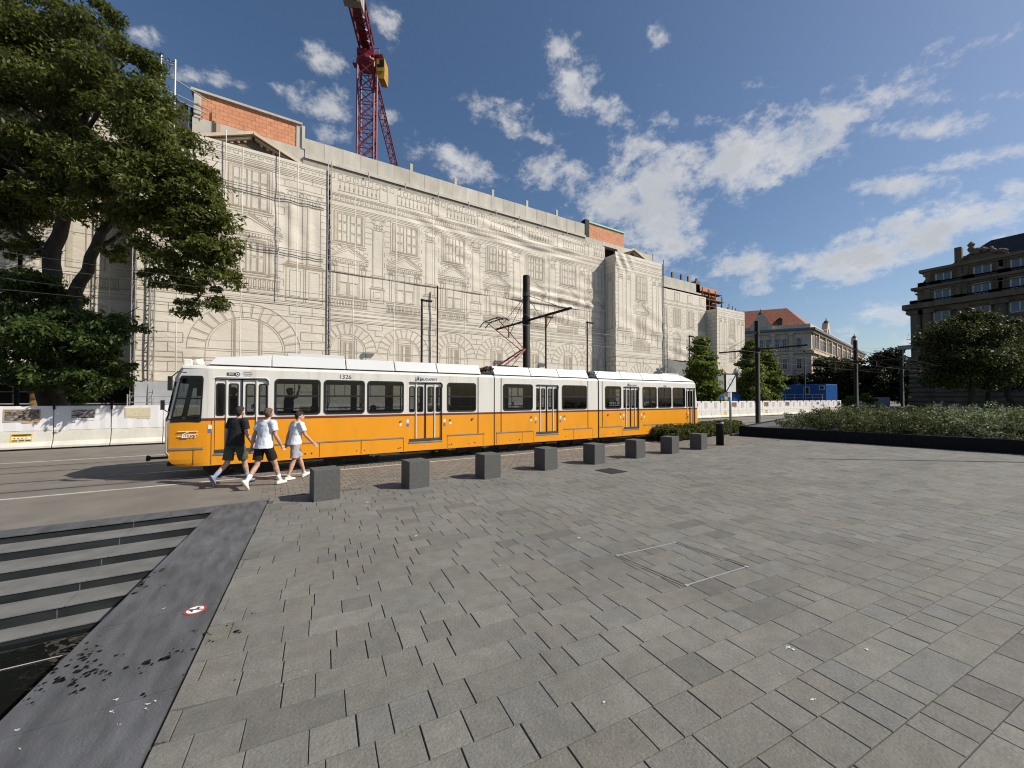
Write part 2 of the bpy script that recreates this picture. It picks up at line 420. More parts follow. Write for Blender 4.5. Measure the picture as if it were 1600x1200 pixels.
for (px, py, rx, ry, tilt, wt) in clouds:
    d, _ = ray(px, py); rr = d.length; d = d.normalized()
    t1 = Vector((RT[0], RT[1], 0)); t1 = (t1 - d*t1.dot(d)).normalized(); t2 = d.cross(t1)
    if t2.z < 0: t2 = -t2
    ct, st = math.cos(R(tilt)), math.sin(R(tilt))
    e1, e2 = t1*ct + t2*st, t2*ct - t1*st
    k = F*rr
    e1 = e1*(k/rx/1.08); e2 = e2*(k/ry/1.08)
    df = vm('SUBTRACT', dirv, tuple(d))
    a = vm('DOT_PRODUCT', df, tuple(e1)); b2 = vm('DOT_PRODUCT', df, tuple(e2))
    q = mt('ADD', mt('MULTIPLY', a, a), mt('MULTIPLY', b2, b2))
    g = mt('MULTIPLY', mt('EXPONENT', mt('MULTIPLY', q, -.9)), wt)
    cover = g if cover is None else mt('MAXIMUM', cover, g)
sep = nt.nodes.new('ShaderNodeSeparateXYZ'); nt.links.new(dirv, sep.inputs[0])
# flat cloud deck seen in perspective
den = mt('MAXIMUM', mt('ADD', sep.outputs['Z'], .16), .05)
cmb = nt.nodes.new('ShaderNodeCombineXYZ')
nt.links.new(mt('DIVIDE', sep.outputs['X'], den), cmb.inputs[0]); nt.links.new(mt('DIVIDE', sep.outputs['Y'], den), cmb.inputs[1])
def cn(scale, det, off, rough=.62):
    return noise(nt, scale, det, vm('ADD', cmb.outputs[0], off), rough, .25).outputs['Fac']
sq = vm('MULTIPLY', dirv, (1, 1, 1.5))
big = noise(nt, 9, 10, sq, .64, .1).outputs['Fac']; fine = noise(nt, 27, 10, sq, .68, .15).outputs['Fac']
nz = mt('ADD', mt('MULTIPLY', big, .58), mt('MULTIPLY', fine, .42))
dens = mt('ADD', mt('MULTIPLY', mt('SUBTRACT', nz, .5), 5.2), mt('SUBTRACT', mt('MULTIPLY', cover, 1.25), .6))
mask = nt.nodes.new('ShaderNodeMapRange'); mask.interpolation_type = 'SMOOTHSTEP'
mask.inputs['From Min'].default_value = -.04; mask.inputs['From Max'].default_value = 1.15; mask.inputs['To Max'].default_value = .95
nt.links.new(dens, mask.inputs['Value'])
thick = nt.nodes.new('ShaderNodeMapRange'); thick.inputs['From Min'].default_value = .35; thick.inputs['From Max'].default_value = 1.15
nt.links.new(mt('ADD', dens, mt('MULTIPLY', mt('SUBTRACT', noise(nt, 13, 7, vm('ADD', sq, (.03, -.03, .05)), .6, .1).outputs['Fac'], .5), 1.6)), thick.inputs['Value'])
ccol = mixc(nt, thick.outputs[0], (8.2, 8.1, 7.9), (5.4, 5.6, 6.0))
# the polarised deep blue of the photograph: damp the clear sky a little
hs = nt.nodes.new('ShaderNodeHueSaturation'); hs.inputs['Saturation'].default_value = 1.1; hs.inputs['Value'].default_value = 1.06
nt.links.new(sky.outputs[0], hs.inputs['Color'])
full = mixc(nt, mask.outputs[0], hs.outputs[0], ccol)
nt.links.new(full, bg.inputs['Color']); bg.inputs['Strength'].default_value = .085
vs = scene.view_settings; vs.view_transform = 'Standard'; vs.look = 'None'; vs.exposure = .18; vs.gamma = 1
scene.cycles.max_bounces = 6; scene.cycles.transparent_max_bounces = 16; scene.cycles.diffuse_bounces = 2; scene.cycles.glossy_bounces = 3
scene.cycles.use_denoising = True; scene.cycles.filter_width = 1.1
scene.cycles.caustics_reflective = False; scene.cycles.caustics_refractive = False

# ------------------------------------------------------------------ ground, plaza, steps, pool
YN, YC = 12.25, 13.35                         # near side and centre line of the near track
# outline of the sunken pool
e1, e2 = G(335, 797), G(0, 1127)              # inner edge of the dark border strip
o1, o2 = G(420, 780), G(220, 1200)            # outer edge of the strip
Yi, Yo = 8.66, 9.10
def on(a, b, y): t = (y - a.y)/(b.y - a.y); return a.x + (b.x - a.x)*t
Xin = lambda y: on(e1, e2, y)
Xout = lambda y: on(o1, o2, y)
PX0, PYB = -16.0, -6.0                        # far left end and near end of the pool
mb = MB(); Z = -.035
B = 2500
mb.quad((-B, Yi, Z), (B, Yi, Z), (B, B, Z), (-B, B, Z))
mb.quad((Xin(Yi), Yi, Z), (Xin(PYB), PYB, Z), (B, PYB, Z), (B, Yi, Z))
mb.quad((-B, PYB, Z), (PX0, PYB, Z), (PX0, Yi, Z), (-B, Yi, Z))
mb.quad((-B, -B, Z), (B, -B, Z), (B, PYB, Z), (-B, PYB, Z))
struct(mb.build('ground', M['asphalt_far']))
# road and tram bed, smooth stone-grey asphalt
mb = MB(); z = -.012
YB = 11.9
mb.quad((-60, Yo, z), (Xout(Yo), Yo, z), (Xout(Yo), YB, z), (-60, YB, z))
mb.quad((-60, YB, z), (-1.2, YB, z), (-1.2, YC-.72, z), (-60, YC-.72, z))
mb.quad((-60, YC-.72, z), (160, YC-.72, z), (160, 26.5, z), (-60, 26.5, z))
struct(mb.build('road', M['asphalt']))
mb = MB(); z = -.008
for (y0, y1, x0, x1) in ((YB-.05, YB+.05, -60, 24), (18.35, 18.45, -60, 160)):
    mb.box(x0, x1, y0, y1, -.03, z)
struct(mb.build('road_marking', M['white_line']))
mb = MB()
for yc in (YC, 16.5):
    for s in (-1, 1):
        y = yc + s*.67
        mb.box(-60, 170, y-.026, y+.026, -.03, -.003, 0)
        mb.box(-60, 170, y+.035, y+.075, -.03, -.0085, 1)
struct(mb.build('tram_rails', [M['rail_steel'], M['bl']]))
# paved slabs: real stones with open joints
def slabs(mb, org, ang, rows, rw, lens, u0, u1, inside, jt=.006, ch=.006, zt=0.0, seed=1, rwvar=None, tilt=.0012, edge=None, bond=0):
    rnd = random.Random(seed); ca, sa = math.cos(ang), math.sin(ang)
    def P(u, v, z): return (org[0] + u*ca - v*sa, org[1] + u*sa + v*ca, z)
    v = rows[0]
    while v < rows[1]:
        wd = rw if not rwvar else rnd.choice(rwvar)
        u = u0 - (rnd.random()*.5 if not bond else bond*(round((v-rows[0])/rw) % 2) + rnd.uniform(-.015, .015)); jn_ = jt
        while u < u1:
            ln = rnd.choice(lens)
            c = P(u+ln/2, v+wd/2, 0)
            if inside(c[0], c[1]) or (edge and c[0] > edge(c[1])-.3 and inside(c[0]+.3, c[1])):
                jl = jn_; jn_ = jt*rnd.uniform(.35, 1.25)
                a0, a1, b0, b1 = u+jl, u+ln-jn_, v+jt*rnd.uniform(.6, 1.05), v+wd-jt*rnd.uniform(.6, 1.05)
                dz = [zt + rnd.uniform(-tilt, tilt) for _ in range(4)]
                vs = [P(a0, b0, zt-.02), P(a1, b0, zt-.02), P(a1, b1, zt-.02), P(a0, b1, zt-.02),
                      P(a0+ch*.3, b0+ch*.3, zt-ch), P(a1-ch*.3, b0+ch*.3, zt-ch), P(a1-ch*.3, b1-ch*.3, zt-ch), P(a0+ch*.3, b1-ch*.3, zt-ch),
                      P(a0+ch, b0+ch, dz[0]), P(a1-ch, b0+ch, dz[1]), P(a1-ch, b1-ch, dz[2]), P(a0+ch, b1-ch, dz[3])]
                if edge:
                    g = (.006, .008, .011)
                    nv = [(max(q[0], edge(q[1])+g[i//4]), q[1], q[2]) for i, q in enumerate(vs)]
                    if nv[9][0] - nv[8][0] < .02 or nv[10][0] - nv[11][0] < .02: u += ln; continue
                    vs = nv
                fs = [(8, 9, 10, 11)]
                for k in range(4):
                    j = (k+1) % 4
                    fs += [(k, j, 4+j, 4+k), (4+k, 4+j, 8+j, 8+k)]
                mb.add(vs, fs)
            u += ln
        v += wd
mb = MB()
YS = 9.22
slabs(mb, (0, 0), R(-5.5), (-9, 13), .26, (.2, .26, .26, .32, .38, .46, .56, .62), -4, 32, lambda x, y: x > Xout(y)+.1 and -9 < y < YS and x < 24, jt=.0026, ch=.004, seed=4, edge=Xout)
struct(mb.build('plaza_paving', M['paver']))
mb = MB(); mb.quad((Xout(-9)+.01, -9, -.0105), (24, -9, -.0105), (24, YS, -.0105), (Xout(YS)+.01, YS, -.0105)); struct(mb.build('paving_bed', M['joint']))
mb = MB()
slabs(mb, (0, 0), 0, (YS+.03, YB-.1), .16, (.24,), -.9, 24, lambda x, y: x > Xout(9.1)-.05 and YS < y < YB-.05, jt=.0042, ch=.003, zt=-.003, seed=8, bond=.12)
slabs(mb, (0, 0), 0, (YB+.06, YC-.8), .12, (.12,), -1.0, 24, lambda x, y: x > -1.1, jt=.005, ch=.003, zt=-.003, seed=9)
struct(mb.build('brick_pavement', M['brick_paver']))
# dark border strip of big plates round the pool
mb = MB(); y = PYB; rnd = random.Random(11)
ys = [-6, -3.6, -1.4, .9, 2.35, 3.55, 4.8, 6.1, 7.4, Yi]
for a, b in zip(ys[:-1], ys[1:]):
    g = .0025
    mb.add([(Xin(a), a+g, -.9), (Xout(a)-.01, a+g, -.03), (Xout(b)-.01, b-g, -.03), (Xin(b), b-g, -.9),
            (Xin(a), a+g, .0), (Xout(a)-.01, a+g, .0), (Xout(b)-.01, b-g, .0), (Xin(b), b-g, .0)],
           [(4,5,6,7),(0,1,5,4),(1,2,6,5),(2,3,7,6),(3,0,4,7)])
xs = [PX0, -13.5, -11, -8.6, -6.2, -3.9, Xin(Yi)]
for a, b in zip(xs[:-1], xs[1:]):
    mb.box(a+.0025, b-.0025, Yi, Yo, -.03, 0)
mb.add([(Xin(Yi)+.0025, Yi+.002, 0), (Xout(Yi)-.01, Yi+.002, 0), (Xout(Yo)-.01, Yo, 0), (Xin(Yi)+.0025, Yo, 0)], [(0,1,2,3)])
struct(mb.build('border_stones', M['strip_stone']))
# steps down to the water
steps = [(Yi, 0, -.105), (8.22, -.105, -.23), (7.72, -.23, -.35), (7.21, -.35, -.465), (6.78, -.465, -.60)]
mb = MB(); rnd = random.Random(2)
yend = [8.22, 7.72, 7.21, 6.78, 6.47]
for i, ((y, z0, z1), yn) in enumerate(zip(steps, yend)):
    x1 = Xin(y) - .02
    x = PX0; cuts = [PX0]
    xx = -1.9 - i*.06
    cc = []
    while xx > PX0+1: cc.append(xx); xx -= 1.72
    cuts += cc[::-1] + [x1]
    for a, b in zip(cuts[:-1], cuts[1:]):
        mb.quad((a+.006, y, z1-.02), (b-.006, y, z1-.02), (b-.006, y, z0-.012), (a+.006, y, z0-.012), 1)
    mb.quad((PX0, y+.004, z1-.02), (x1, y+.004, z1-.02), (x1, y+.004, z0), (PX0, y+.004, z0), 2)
    for a, b in zip(cuts[:-1], cuts[1:]):      # tread with a small nosing
        xe = min(b, Xin(yn)-.02)
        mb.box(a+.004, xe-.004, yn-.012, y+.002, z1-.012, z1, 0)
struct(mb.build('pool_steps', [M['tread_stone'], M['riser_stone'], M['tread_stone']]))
mb = MB(); zb = -.66
mb.quad((PX0, PYB, zb-.3), (Xin(PYB), PYB, zb-.3), (Xin(6.6), 6.6, zb-.3), (PX0, 6.6, zb-.3), 0)
mb.quad((PX0, PYB, zb-.3), (PX0, 9, zb-.3), (PX0, 9, 0), (PX0, PYB, 0), 0)
mb.quad((PX0, PYB, zb-.3), (Xin(PYB), PYB, zb-.3), (Xin(PYB), PYB, 0), (PX0, PYB, 0), 0)
mb.quad((PX0, 6.466, zb-.3), (Xin(6.47), 6.466, zb-.3), (Xin(6.47), 6.466, -.61), (PX0, 6.466, -.61), 0)
for xx in (-2.6, -3.8, -5.0, -6.2):
    mb.box(xx, xx+.012, PYB, 6.4, zb+.004, zb+.008, 1)
for yy in (5.9, 4.7, 3.5, 2.3):
    mb.box(PX0, Xin(yy)-.01, yy, yy+.012, zb+.004, zb+.008, 1)
struct(mb.build('pool_basin', [M['riser_stone'], M['white_line']]))
mb = MB()
mb.quad((PX0, PYB, zb), (Xin(PYB), PYB, zb), (Xin(6.46), 6.46, zb), (PX0, 6.46, zb))
struct(mb.build('pool_water', M['water']))
# splashes beside the pool and droppings
def blot(mb, c, r, z, rnd, el=1.0):
    n = 9; ph = rnd.random()*6
    mb.add([(c.x + r*el*math.cos(2*math.pi*i/n+ph)*rnd.uniform(.6, 1.2), c.y + r*math.sin(2*math.pi*i/n+ph)*rnd.uniform(.6, 1.2), z) for i in range(n)], [tuple(range(n))])
mb = MB(); rnd = random.Random(4)
for (px, py, r) in ((228,917,.03),(258,915,.02),(229,1035,.045),(258,1029,.05),(146,1048,.03),(120,1050,.035),(92,1064,.05),(112,1070,.035),(160,1049,.02),(172,1053,.02),(150,1052,.02),(117,1082,.025),(70,1068,.02),(64,1078,.02),(223,1086,.025),(220,1053,.015),
                    (278,1018,.02),(285,1019,.015),(302,1015,.02),(265,1021,.014),(303,986,.018),(306,988,.012),(328,1002,.015),(333,1003,.015),(321,990,.025),(370,987,.04),(355,978,.015),(394,959,.015),(367,1063,.01),(287,1055,.012),(193,1023,.012),(217,1045,.012),(45,1093,.015),(50,1099,.015),(152,1010,.02),(145,1018,.012)):
    blot(mb, G(px, py), r*.65, .0055, rnd)
    for k in range(2): blot(mb, G(px+rnd.uniform(-9, 9), py+rnd.uniform(-4, 4)), r*.3, .0055, rnd)
for k in range(46):
    t = rnd.random(); p = G(125 + rnd.gauss(0, 28), 1035 + rnd.gauss(0, 22))
    if p.x > Xin(p.y)+.02: blot(mb, p, rnd.uniform(.006, .02), .0055, rnd)
for k in range(10):
    y = rnd.uniform(5.2, 6.2); blot(mb, Vector((Xin(y)+rnd.uniform(.02, .1), y, 0)), rnd.uniform(.012, .03), .0055, rnd, 1.0)
tag(mb.build('water_splashes', M['wet']), kind='stuff')
mb = MB()
for (px, py, r) in ((27,1142,.03),(182,1094,.028),(174,1113,.025),(188,1133,.014),(255,952,.03),(232,1101,.03),(242,1096,.02),(228,1108,.02),(31,1171,.015),(284,1003,.012),(349,1056,.01),(396,1049,.011),(439,1073,.012),(477,1049,.012),(1218,1054,.012),(905,841,.05),(830,828,.02),(1232,1012,.05),(1240,1016,.03),(1355,1016,.03),(1270,1094,.03),(943,1098,.03),(650,838,.05),(575,785,.08),(780,884,.03),(1450,889,.02),(1388,945,.012),(700,944,.012),(1005,780,.04),(560,920,.02),(525,848,.015)):
    for k in range(3): blot(mb, G(px+rnd.uniform(-5, 5)*(k > 0), py+rnd.uniform(-2, 2)*(k > 0)), r*(.3 if k == 0 else .14), .006, rnd, 1.3)
tag(mb.build('bird_droppings', M['droppings']), kind='stuff')

# access cover set into the slabs
c4 = [G(965, 868), G(1053.75, 848), G(1166, 885.5), G(1072.5, 914.5)]
ctr = sum(c4, Vector())/4
root = thing('access_cover', 'paved access cover edged with thin bright metal strips in the plaza slabs', 'access cover', ctr)
for i, mm in ((0, 'steel'), (1, 'bl'), (2, 'steel'), (3, 'bl')):
    a, b = c4[i], c4[(i+1) % 4]; d = (b-a); L = d.length; d.normalize(); nrm = Vector((-d.y, d.x, 0))
    mb = MB(); mb.obox((a+b)/2 + Vector((0, 0, -.004)), d*(L/2), nrm*(.006 if mm == 'bl' else .0055), (0, 0, .0075))
    if mm == 'bl': mb.obox((a+b)/2 + nrm*.05 + Vector((0, 0, -.004)), d*(L/2), nrm*.004, (0, 0, .0072))
    mb.build('edge_strip', M['galv'] if mm == 'steel' else M['joint'], root)
for i in (0, 1, 2, 3):
    mb = MB(); mb.lathe(c4[i], [(.022, -.01), (.022, .005), (.017, .007)], 12); mb.build('lifting_eye', M['galv'], root)
# drain grate
c = G(955, 736); root = thing('drain_grate', 'small dark slotted drain grate in the plaza behind the cubes', 'drain grate', c)
mb = MB(); hw = .32
mb.box(c.x-hw, c.x+hw, c.y-hw, c.y+hw, -.015, .003)
mb.build('frame', M['mast_black'], root)
mb = MB()
for k in range(12): mb.box(c.x-hw+.04, c.x+hw-.04, c.y-hw+.05+k*.052, c.y-hw+.075+k*.052, -.01, .007)
mb.build('bars', M['grate_iron'], root)
# no-dogs disc stuck on the border strip
c = G(305, 953.5); root = thing('prohibition_sticker', 'round red and white no dogs sticker on the dark border strip', 'sticker', c)
mb = MB(); mb.lathe(c, [(.088, .0005), (.088, .0045)], 32); mb.build('red_ring', M['red_paint'], root)
mb = MB(); mb.lathe(c, [(.066, .001), (.066, .006)], 32); mb.build('white_disc', M['white_paint'], root)
mb = MB()
dx, dy = Vector((.94, .34, 0)), Vector((-.34, .94, 0))
dog = [(-.055,.012),(-.04,.02),(.02,.018),(.03,.04),(.04,.036),(.062,.028),(.05,.014),(.036,.006),(.034,-.035),(.024,-.035),(.02,-.008),(-.024,-.008),(-.03,-.036),(-.04,-.036),(-.042,0),(-.06,.024)]
mb.prism([c + dx*x*.85 + dy*y*.85 + Vector((0, 0, .0065)) for x, y in dog], (0, 0, .001)); mb.build('dog_pictogram', M['ink'], root)
mb = MB(); mb.obox(c + Vector((0, 0, .0082)), (dx*.7+dy*-.7)*.066, (dx*.7+dy*.7)*.008, (0, 0, .0006)); mb.build('slash', M['red_paint'], root)
# litter scrap
# ------------------------------------------------------------------ granite cubes
cubes = [(490,785,533),(639.6,765,672.6),(757,749.5,783.5),(851.25,735.75,873),(929.25,726.25,947),(994.5,716.75,1009.5),(1050,709.5,1063),(1096,703,1108)]
cub_lab = ['dark granite cube bollard nearest the three walking men', 'granite cube second from the walking men, in front of the tram door',
  'granite cube third from the walking men, below the first tram joint', 'granite cube fourth from the walking men, below the middle tram car',
  'granite cube fifth from the walking men, just beyond the drain grate', 'granite cube third from the hedge end of the row',
  'granite cube second from the hedge end of the row', 'last granite cube of the row, beside the black post and hedge']
def cube_mesh(root):
    mb = MB(); mb.box(0, .48, 0, .46, -.02, .6)
    return mb.build('granite_block', M['granite'], root, bevel=.006, local=True)
for i, ((px, py, px2), lb) in enumerate(zip(cubes, cub_lab)):
    p = G(px, py)
    if i == 0:
        mb = MB(); mb.box(0, .48, 0, .46, -.02, .6); cube0 = mb.build('granite_cube', M['granite'], bevel=.006); o = cube0
    else:
        o = cube0.copy(); C.objects.link(o)
    tag(o, lb, 'bollard', 'granite cubes in a row along the plaza edge')
    o.location = p; o.rotation_euler = (0, 0, R(5 + 1.5*math.sin(i*2.1)))
# black post bollard
p = G(1125, 695.5); root = thing('post_bollard', 'round black post bollard with a pale ring near its top, by the hedge', 'bollard', p)
mb = MB(); mb.lathe(p, [(.15, -.02), (.15, .93), (.15, 1.0), (.14, 1.02)], 20); mb.build('post', M['mast_black'], root, True)
mb = MB(); mb.lathe(p, [(.1515, .9), (.1515, .965)], 20); mb.build('ring', M['steel'], root, True)
# ------------------------------------------------------------------ the tram
YF = YN + 2.2
T = lambda px: XY(px, YN)
XF, XR = T(262), T(1094)
tram = thing('tram', 'yellow and white articulated tram with three sections standing on the near track', 'tram', (XF, YC, 0))
Z0, Z1, Z2, Z3, ZW0, ZW1, ZG = .32, 1.43, 1.5, 2.74, 1.54, 2.52, 2.8
BANDS = [(Z0, Z1, 0), (Z1, Z2, 1), (Z2, Z3, 2)]
def panel(mb, a0, a1, bands, ops, fn, step=.6, flip=False):
    xs = sorted({a0, a1} | {o[0] for o in ops} | {o[1] for o in ops})
    ext = []
    for p, q in zip(xs[:-1], xs[1:]):
        n = max(1, int(math.ceil((q-p)/step))); ext += [p + (q-p)*k/n for k in range(n)]
    xs = ext + [xs[-1]]
    zs = sorted({b[0] for b in bands} | {b[1] for b in bands} | {o[2] for o in ops} | {o[3] for o in ops})
    for i in range(len(xs)-1):
        xm = (xs[i]+xs[i+1])/2
        for k in range(len(zs)-1):
            zm = (zs[k]+zs[k+1])/2
            if any(o[0] < xm < o[1] and o[2] < zm < o[3] for o in ops): continue
            m = next((b[2] for b in bands if b[0] <= zm <= b[1]), None)
            if m is None: continue
            q = [fn(xs[i], zs[k]), fn(xs[i+1], zs[k]), fn(xs[i+1], zs[k+1]), fn(xs[i], zs[k+1])]
            if flip: q.reverse()
            mb.quad(*q, m)
def rrect(x0, x1, z0, z1, r, n=4):
    pts = []
    for cx, cz, a in ((x1-r, z1-r, 0), (x0+r, z1-r, 90), (x0+r, z0+r, 180), (x1-r, z0+r, 270)):
        for k in range(n+1):
            t = R(a + 90*k/n); pts.append((cx + r*math.cos(t), cz + r*math.sin(t)))
    return pts
def gasket(mb, x0, x1, z0, z1, y, sgn, w=.045, r=.1, th=.012, m=0):
    o = rrect(x0, x1, z0, z1, r); i_ = rrect(x0+w, x1-w, z0+w, z1-w, max(.02, r-w*.6)); n = len(o)
    ya, yb = y - sgn*.03, y + sgn*th
    vs = [(p[0], yb, p[1]) for p in o] + [(p[0], yb, p[1]) for p in i_] + [(p[0], ya, p[1]) for p in i_] + [(p[0], ya, p[1]) for p in o]
    fs = []
    for k in range(n):
        j = (k+1) % n
        fs += [(k, j, n+j, n+k), (n+k, n+j, 2*n+j, 2*n+k), (j, k, 3*n+k, 3*n+j)]
    mb.add(vs, fs, m)
def window(parent, x0, x1, z0, z1, y, sgn, bar=True, name='window', w=.045, r=.1):
    mb = MB(); gasket(mb, x0, x1, z0, z1, y, sgn, w, r)
    if bar:
        zm = z0 + (z1-z0)*.53
        mb.box(x0+w, x1-w, y-.012, y+.012, zm-.02, zm+.02)
        xm = (x0+x1)/2; mb.box(xm-.008, xm+.008, y-.01, y+.01, zm+.02, z1-w)
    f = mb.build(name, M['tram_rubber'], parent)
    g = MB(); g.quad((x0+w*.5, y, z0+w*.5), (x1-w*.5, y, z0+w*.5), (x1-w*.5, y, z1-w*.5), (x0+w*.5, y, z1-w*.5))
    g.build('pane', M['tram_glass'], f)
    return f
BODY = [M['tram_yellow'], M['tram_red'], M['tram_white'], M['tram_inner'], M['tram_floor']]
XC0 = T(331)                                  # crease where the cab begins to narrow
def taper(t): return .16*t**1.6               # t = 0 at the crease, 1 at the nose
def nose(z):                                  # raked nose profile (distance back from the foremost point)
    for (za, xa), (zb, xb) in zip([(.32,.22),(.4,.07),(.5,0),(1.48,.0),(1.6,.03),(2.55,.19),(2.68,.24),(2.8,.3)][:-1], [(.4,.07),(.5,0),(1.48,0),(1.6,.03),(2.55,.19),(2.68,.24),(2.8,.3)]):
        if z <= zb: return xa + (xb-xa)*(z-za)/(zb-za)
    return .3
cars = [('front', XF, T(771.5)), ('mid', T(773), T(934)), ('rear', T(936), XR)]
WIN = {'front': [(429,501),(506,570),(574,631),(698.6,744)], 'mid': [(786,832.5),(878,917)], 'rear': [(945.5,970.5),(1004,1026),(1028,1049),(1051,1070.5)]}
DOOR = {'front': [(335,419),(639,691)], 'mid': [(837.5,872.5)], 'rear': [(974,998.5),(1072,1086.5)]}
def seamless(car): return None
bodies = {}
for nm, xa, xb in cars:
    mb = MB(); wins = [(T(a), T(b)) for a, b in WIN[nm]]; doors = [(T(a), T(b)) for a, b in DOOR[nm]]
    fr, rr_ = nm == 'front', nm == 'rear'
    sa = XC0 if fr else xa
    sb = xb
    if rr_: sb = XR - .45
    ops = [(a+.05, b-.05, ZW0+.05, ZW1-.05) for a, b in wins] + [(a, b, .58, 2.5) for a, b in doors]
    ops_in = [(a+.03, b-.03, ZW0+.03, ZW1-.03) for a, b in wins] + [(a, b, .58, 2.5) for a, b in doors]
    fw = [(a+.05, b-.05, ZW0+.05, ZW1-.05) for a, b in wins + doors]     # far side: windows only
    inb = [(.7, ZW0+.03, 3), (ZW0+.03, Z3, 3)]
    panel(mb, sa, sb, BANDS, ops, lambda x, z: (x, YN, z))
    panel(mb, sa, sb, inb, ops_in, lambda x, z: (x, YN+.06, z), flip=True)
    panel(mb, sa, sb, BANDS, fw, lambda x, z: (x, YF, z), flip=True)
    panel(mb, sa, sb, inb, fw, lambda x, z: (x, YF-.06, z))
    # eaves, roof, ceiling, floor
    roof = [(YN, Z3), (YN+.03, 2.79), (YN+.12, 2.83), (YC, 2.9), (YF-.12, 2.83), (YF-.03, 2.79), (YF, Z3)]
    for (y0, z0), (y1, z1) in zip(roof[:-1], roof[1:]):
        mb.quad((sa, y0, z0), (sb, y0, z0), (sb, y1, z1), (sa, y1, z1), 2)
    mb.quad((sa, YN+.06, 2.68), (sa, YF-.06, 2.68), (sb, YF-.06, 2.68), (sb, YN+.06, 2.68), 3)
    mb.box(sa, sb, YN+.02, YF-.02, .62, .7, 4)
    def cab(xc, sgn, dy_side):
        L = abs((XF if sgn < 0 else XR) - xc)
        def pt(side):
            def f(t, z):
                y = taper(t); end = (XF + nose(z)) if sgn < 0 else (XR - nose(z)*.8)
                return (xc + (end - xc)*t, (YN + y) if side < 0 else (YF - y), z)
            return f
        bands = [(.32, .4, 0), (.4, .5, 0), (.5, Z1, 0), (Z1, Z2, 1), (Z2, 1.6, 2), (1.6, 2.55, 2), (2.55, Z3, 2)]
        if sgn > 0: bands = [(.32, .5, 0), (.5, Z1, 0), (Z1, Z2, 1), (Z2, Z3, 2)]
        cop = [(.28, .93, 1.45, 2.5)] if sgn < 0 else []
        for z in (.95, 1.3, 1.9, 2.2, 2.68): pass
        panel(mb, 0, 1, bands, cop, pt(-1), .12, flip=sgn < 0); panel(mb, 0, 1, bands, cop, pt(1), .12, flip=sgn > 0)
        # end face with two windscreen lights
        def ef(s, z):
            end = (XF + nose(z)) if sgn < 0 else (XR - nose(z)*.8)
            b_ = .2*(1-(2*s-1)**2); ya, yb = YN + taper(1), YF - taper(1)
            return (end + sgn*b_, ya + (yb-ya)*s, z)
        eo = [(.06, .94, 1.5, 2.4)]
        eb = [(.32, .62, 0), (.62, Z1, 0), (Z1, Z2, 1), (Z2, 1.6, 2), (1.6, 2.1, 2), (2.1, 2.55, 2), (2.55, Z3, 2)]
        panel(mb, 0, 1, eb, eo, ef, .1, flip=sgn < 0)
        n = 8
        for i in range(n):     # roof cap
            t0, t1 = i/n, (i+1)/n
            rows = []
            for t in (t0, t1):
                y = taper(t); end = (XF + .24) if sgn < 0 else (XR - .3)
                x = xc + (end - xc)*t
                rows.append([(x, YN+y, Z3), (x, YN+y+.03, 2.79-.0*t), (x, YN+y+.12, 2.83), (x, YC, 2.9-.03*t), (x, YF-y-.12, 2.83), (x, YF-y-.03, 2.79), (x, YF-y, Z3)])
            for k in range(6): mb.quad(rows[0][k], rows[1][k], rows[1][k+1], rows[0][k+1], 2)
        endx = (XF+.24) if sgn < 0 else (XR-.3); y = taper(1)
        mb.add([(endx, YN+y, Z3), (endx, YN+y+.03, 2.79), (endx, YN+y+.12, 2.83), (endx, YC, 2.87), (endx, YF-y-.12, 2.83), (endx, YF-y-.03, 2.79), (endx, YF-y, Z3), (endx+sgn*.2, YC, Z3)], [(0,1,2,3,4,5,6,7)], 2)
        mb.box(min(xc, endx), max(xc, endx), YN+.2, YF-.2, .62, .7, 4)
        mb.quad((xc, YN+.18, 2.68), (xc, YF-.18, 2.68), (endx, YF-.18, 2.68), (endx, YN+.18, 2.68), 3)
        return pt, ef
    if fr: cab_pt, cab_ef = cab(XC0, -1, 0)
    if rr_: rc_pt, rc_ef = cab(XR-.45, 1, 0)
    # end walls towards the joints
    for x, on_ in ((xa, not fr), (xb, not rr_)):
        if on_:
            mb.box(x-.02, x+.02, YN+.02, YN+.55, .34, Z3, 2); mb.box(x-.02, x+.02, YF-.55, YF-.02, .34, Z3, 2)
    bodies[nm] = mb.build('car_body', BODY, tram)
    # outside windows
    for a, b in wins:
        window(tram, a, b, ZW0, ZW1, YN, -1); window(tram, a, b, ZW0, ZW1, YF, 1)
    for a, b in doors:
        window(tram, a, b, ZW0, ZW1, YF, 1)
    # folding doors
    for a, b in doors:
        yd = YN + .055; W = b - a
        mb = MB()
        cuts = [0, .22, .5, .78, 1.0]; opens = []
        for k in range(4):
            l0, l1 = a + W*cuts[k], a + W*cuts[k+1]
            wa, wb = ((.035, .175), (.262, .425), (.575, .738), (.825, .965))[k]; opens.append((a + W*wa, a + W*wb, 1.57, 2.36))
        g = .012
        for k in range(4):
            l0, l1 = a + W*cuts[k] + g, a + W*cuts[k+1] - g
            panel(mb, l0, l1, [(.63, Z1, 0), (Z1, Z2, 1), (Z2, 2.47, 2)], [opens[k]], lambda x, z: (x, yd, z), 3)
            panel(mb, l0, l1, [(.63, Z1, 0), (Z1, Z2, 0), (Z2, 2.47, 3)], [opens[k]], lambda x, z: (x, yd+.03, z), 3, flip=True)
        dr = mb.build('folding_door', BODY, tram)
        mb = MB()
        for xx, mm, ww in ((a+W*.22, 0, .014), (a+W*.5, 1, .018), (a+W*.78, 0, .014)):
            mb.box(xx-ww, xx+ww, yd-.025, yd+.01, .62, 2.47, mm)
        mb.build('edge_profile', [M['tram_white'], M['tram_rubber']], dr)
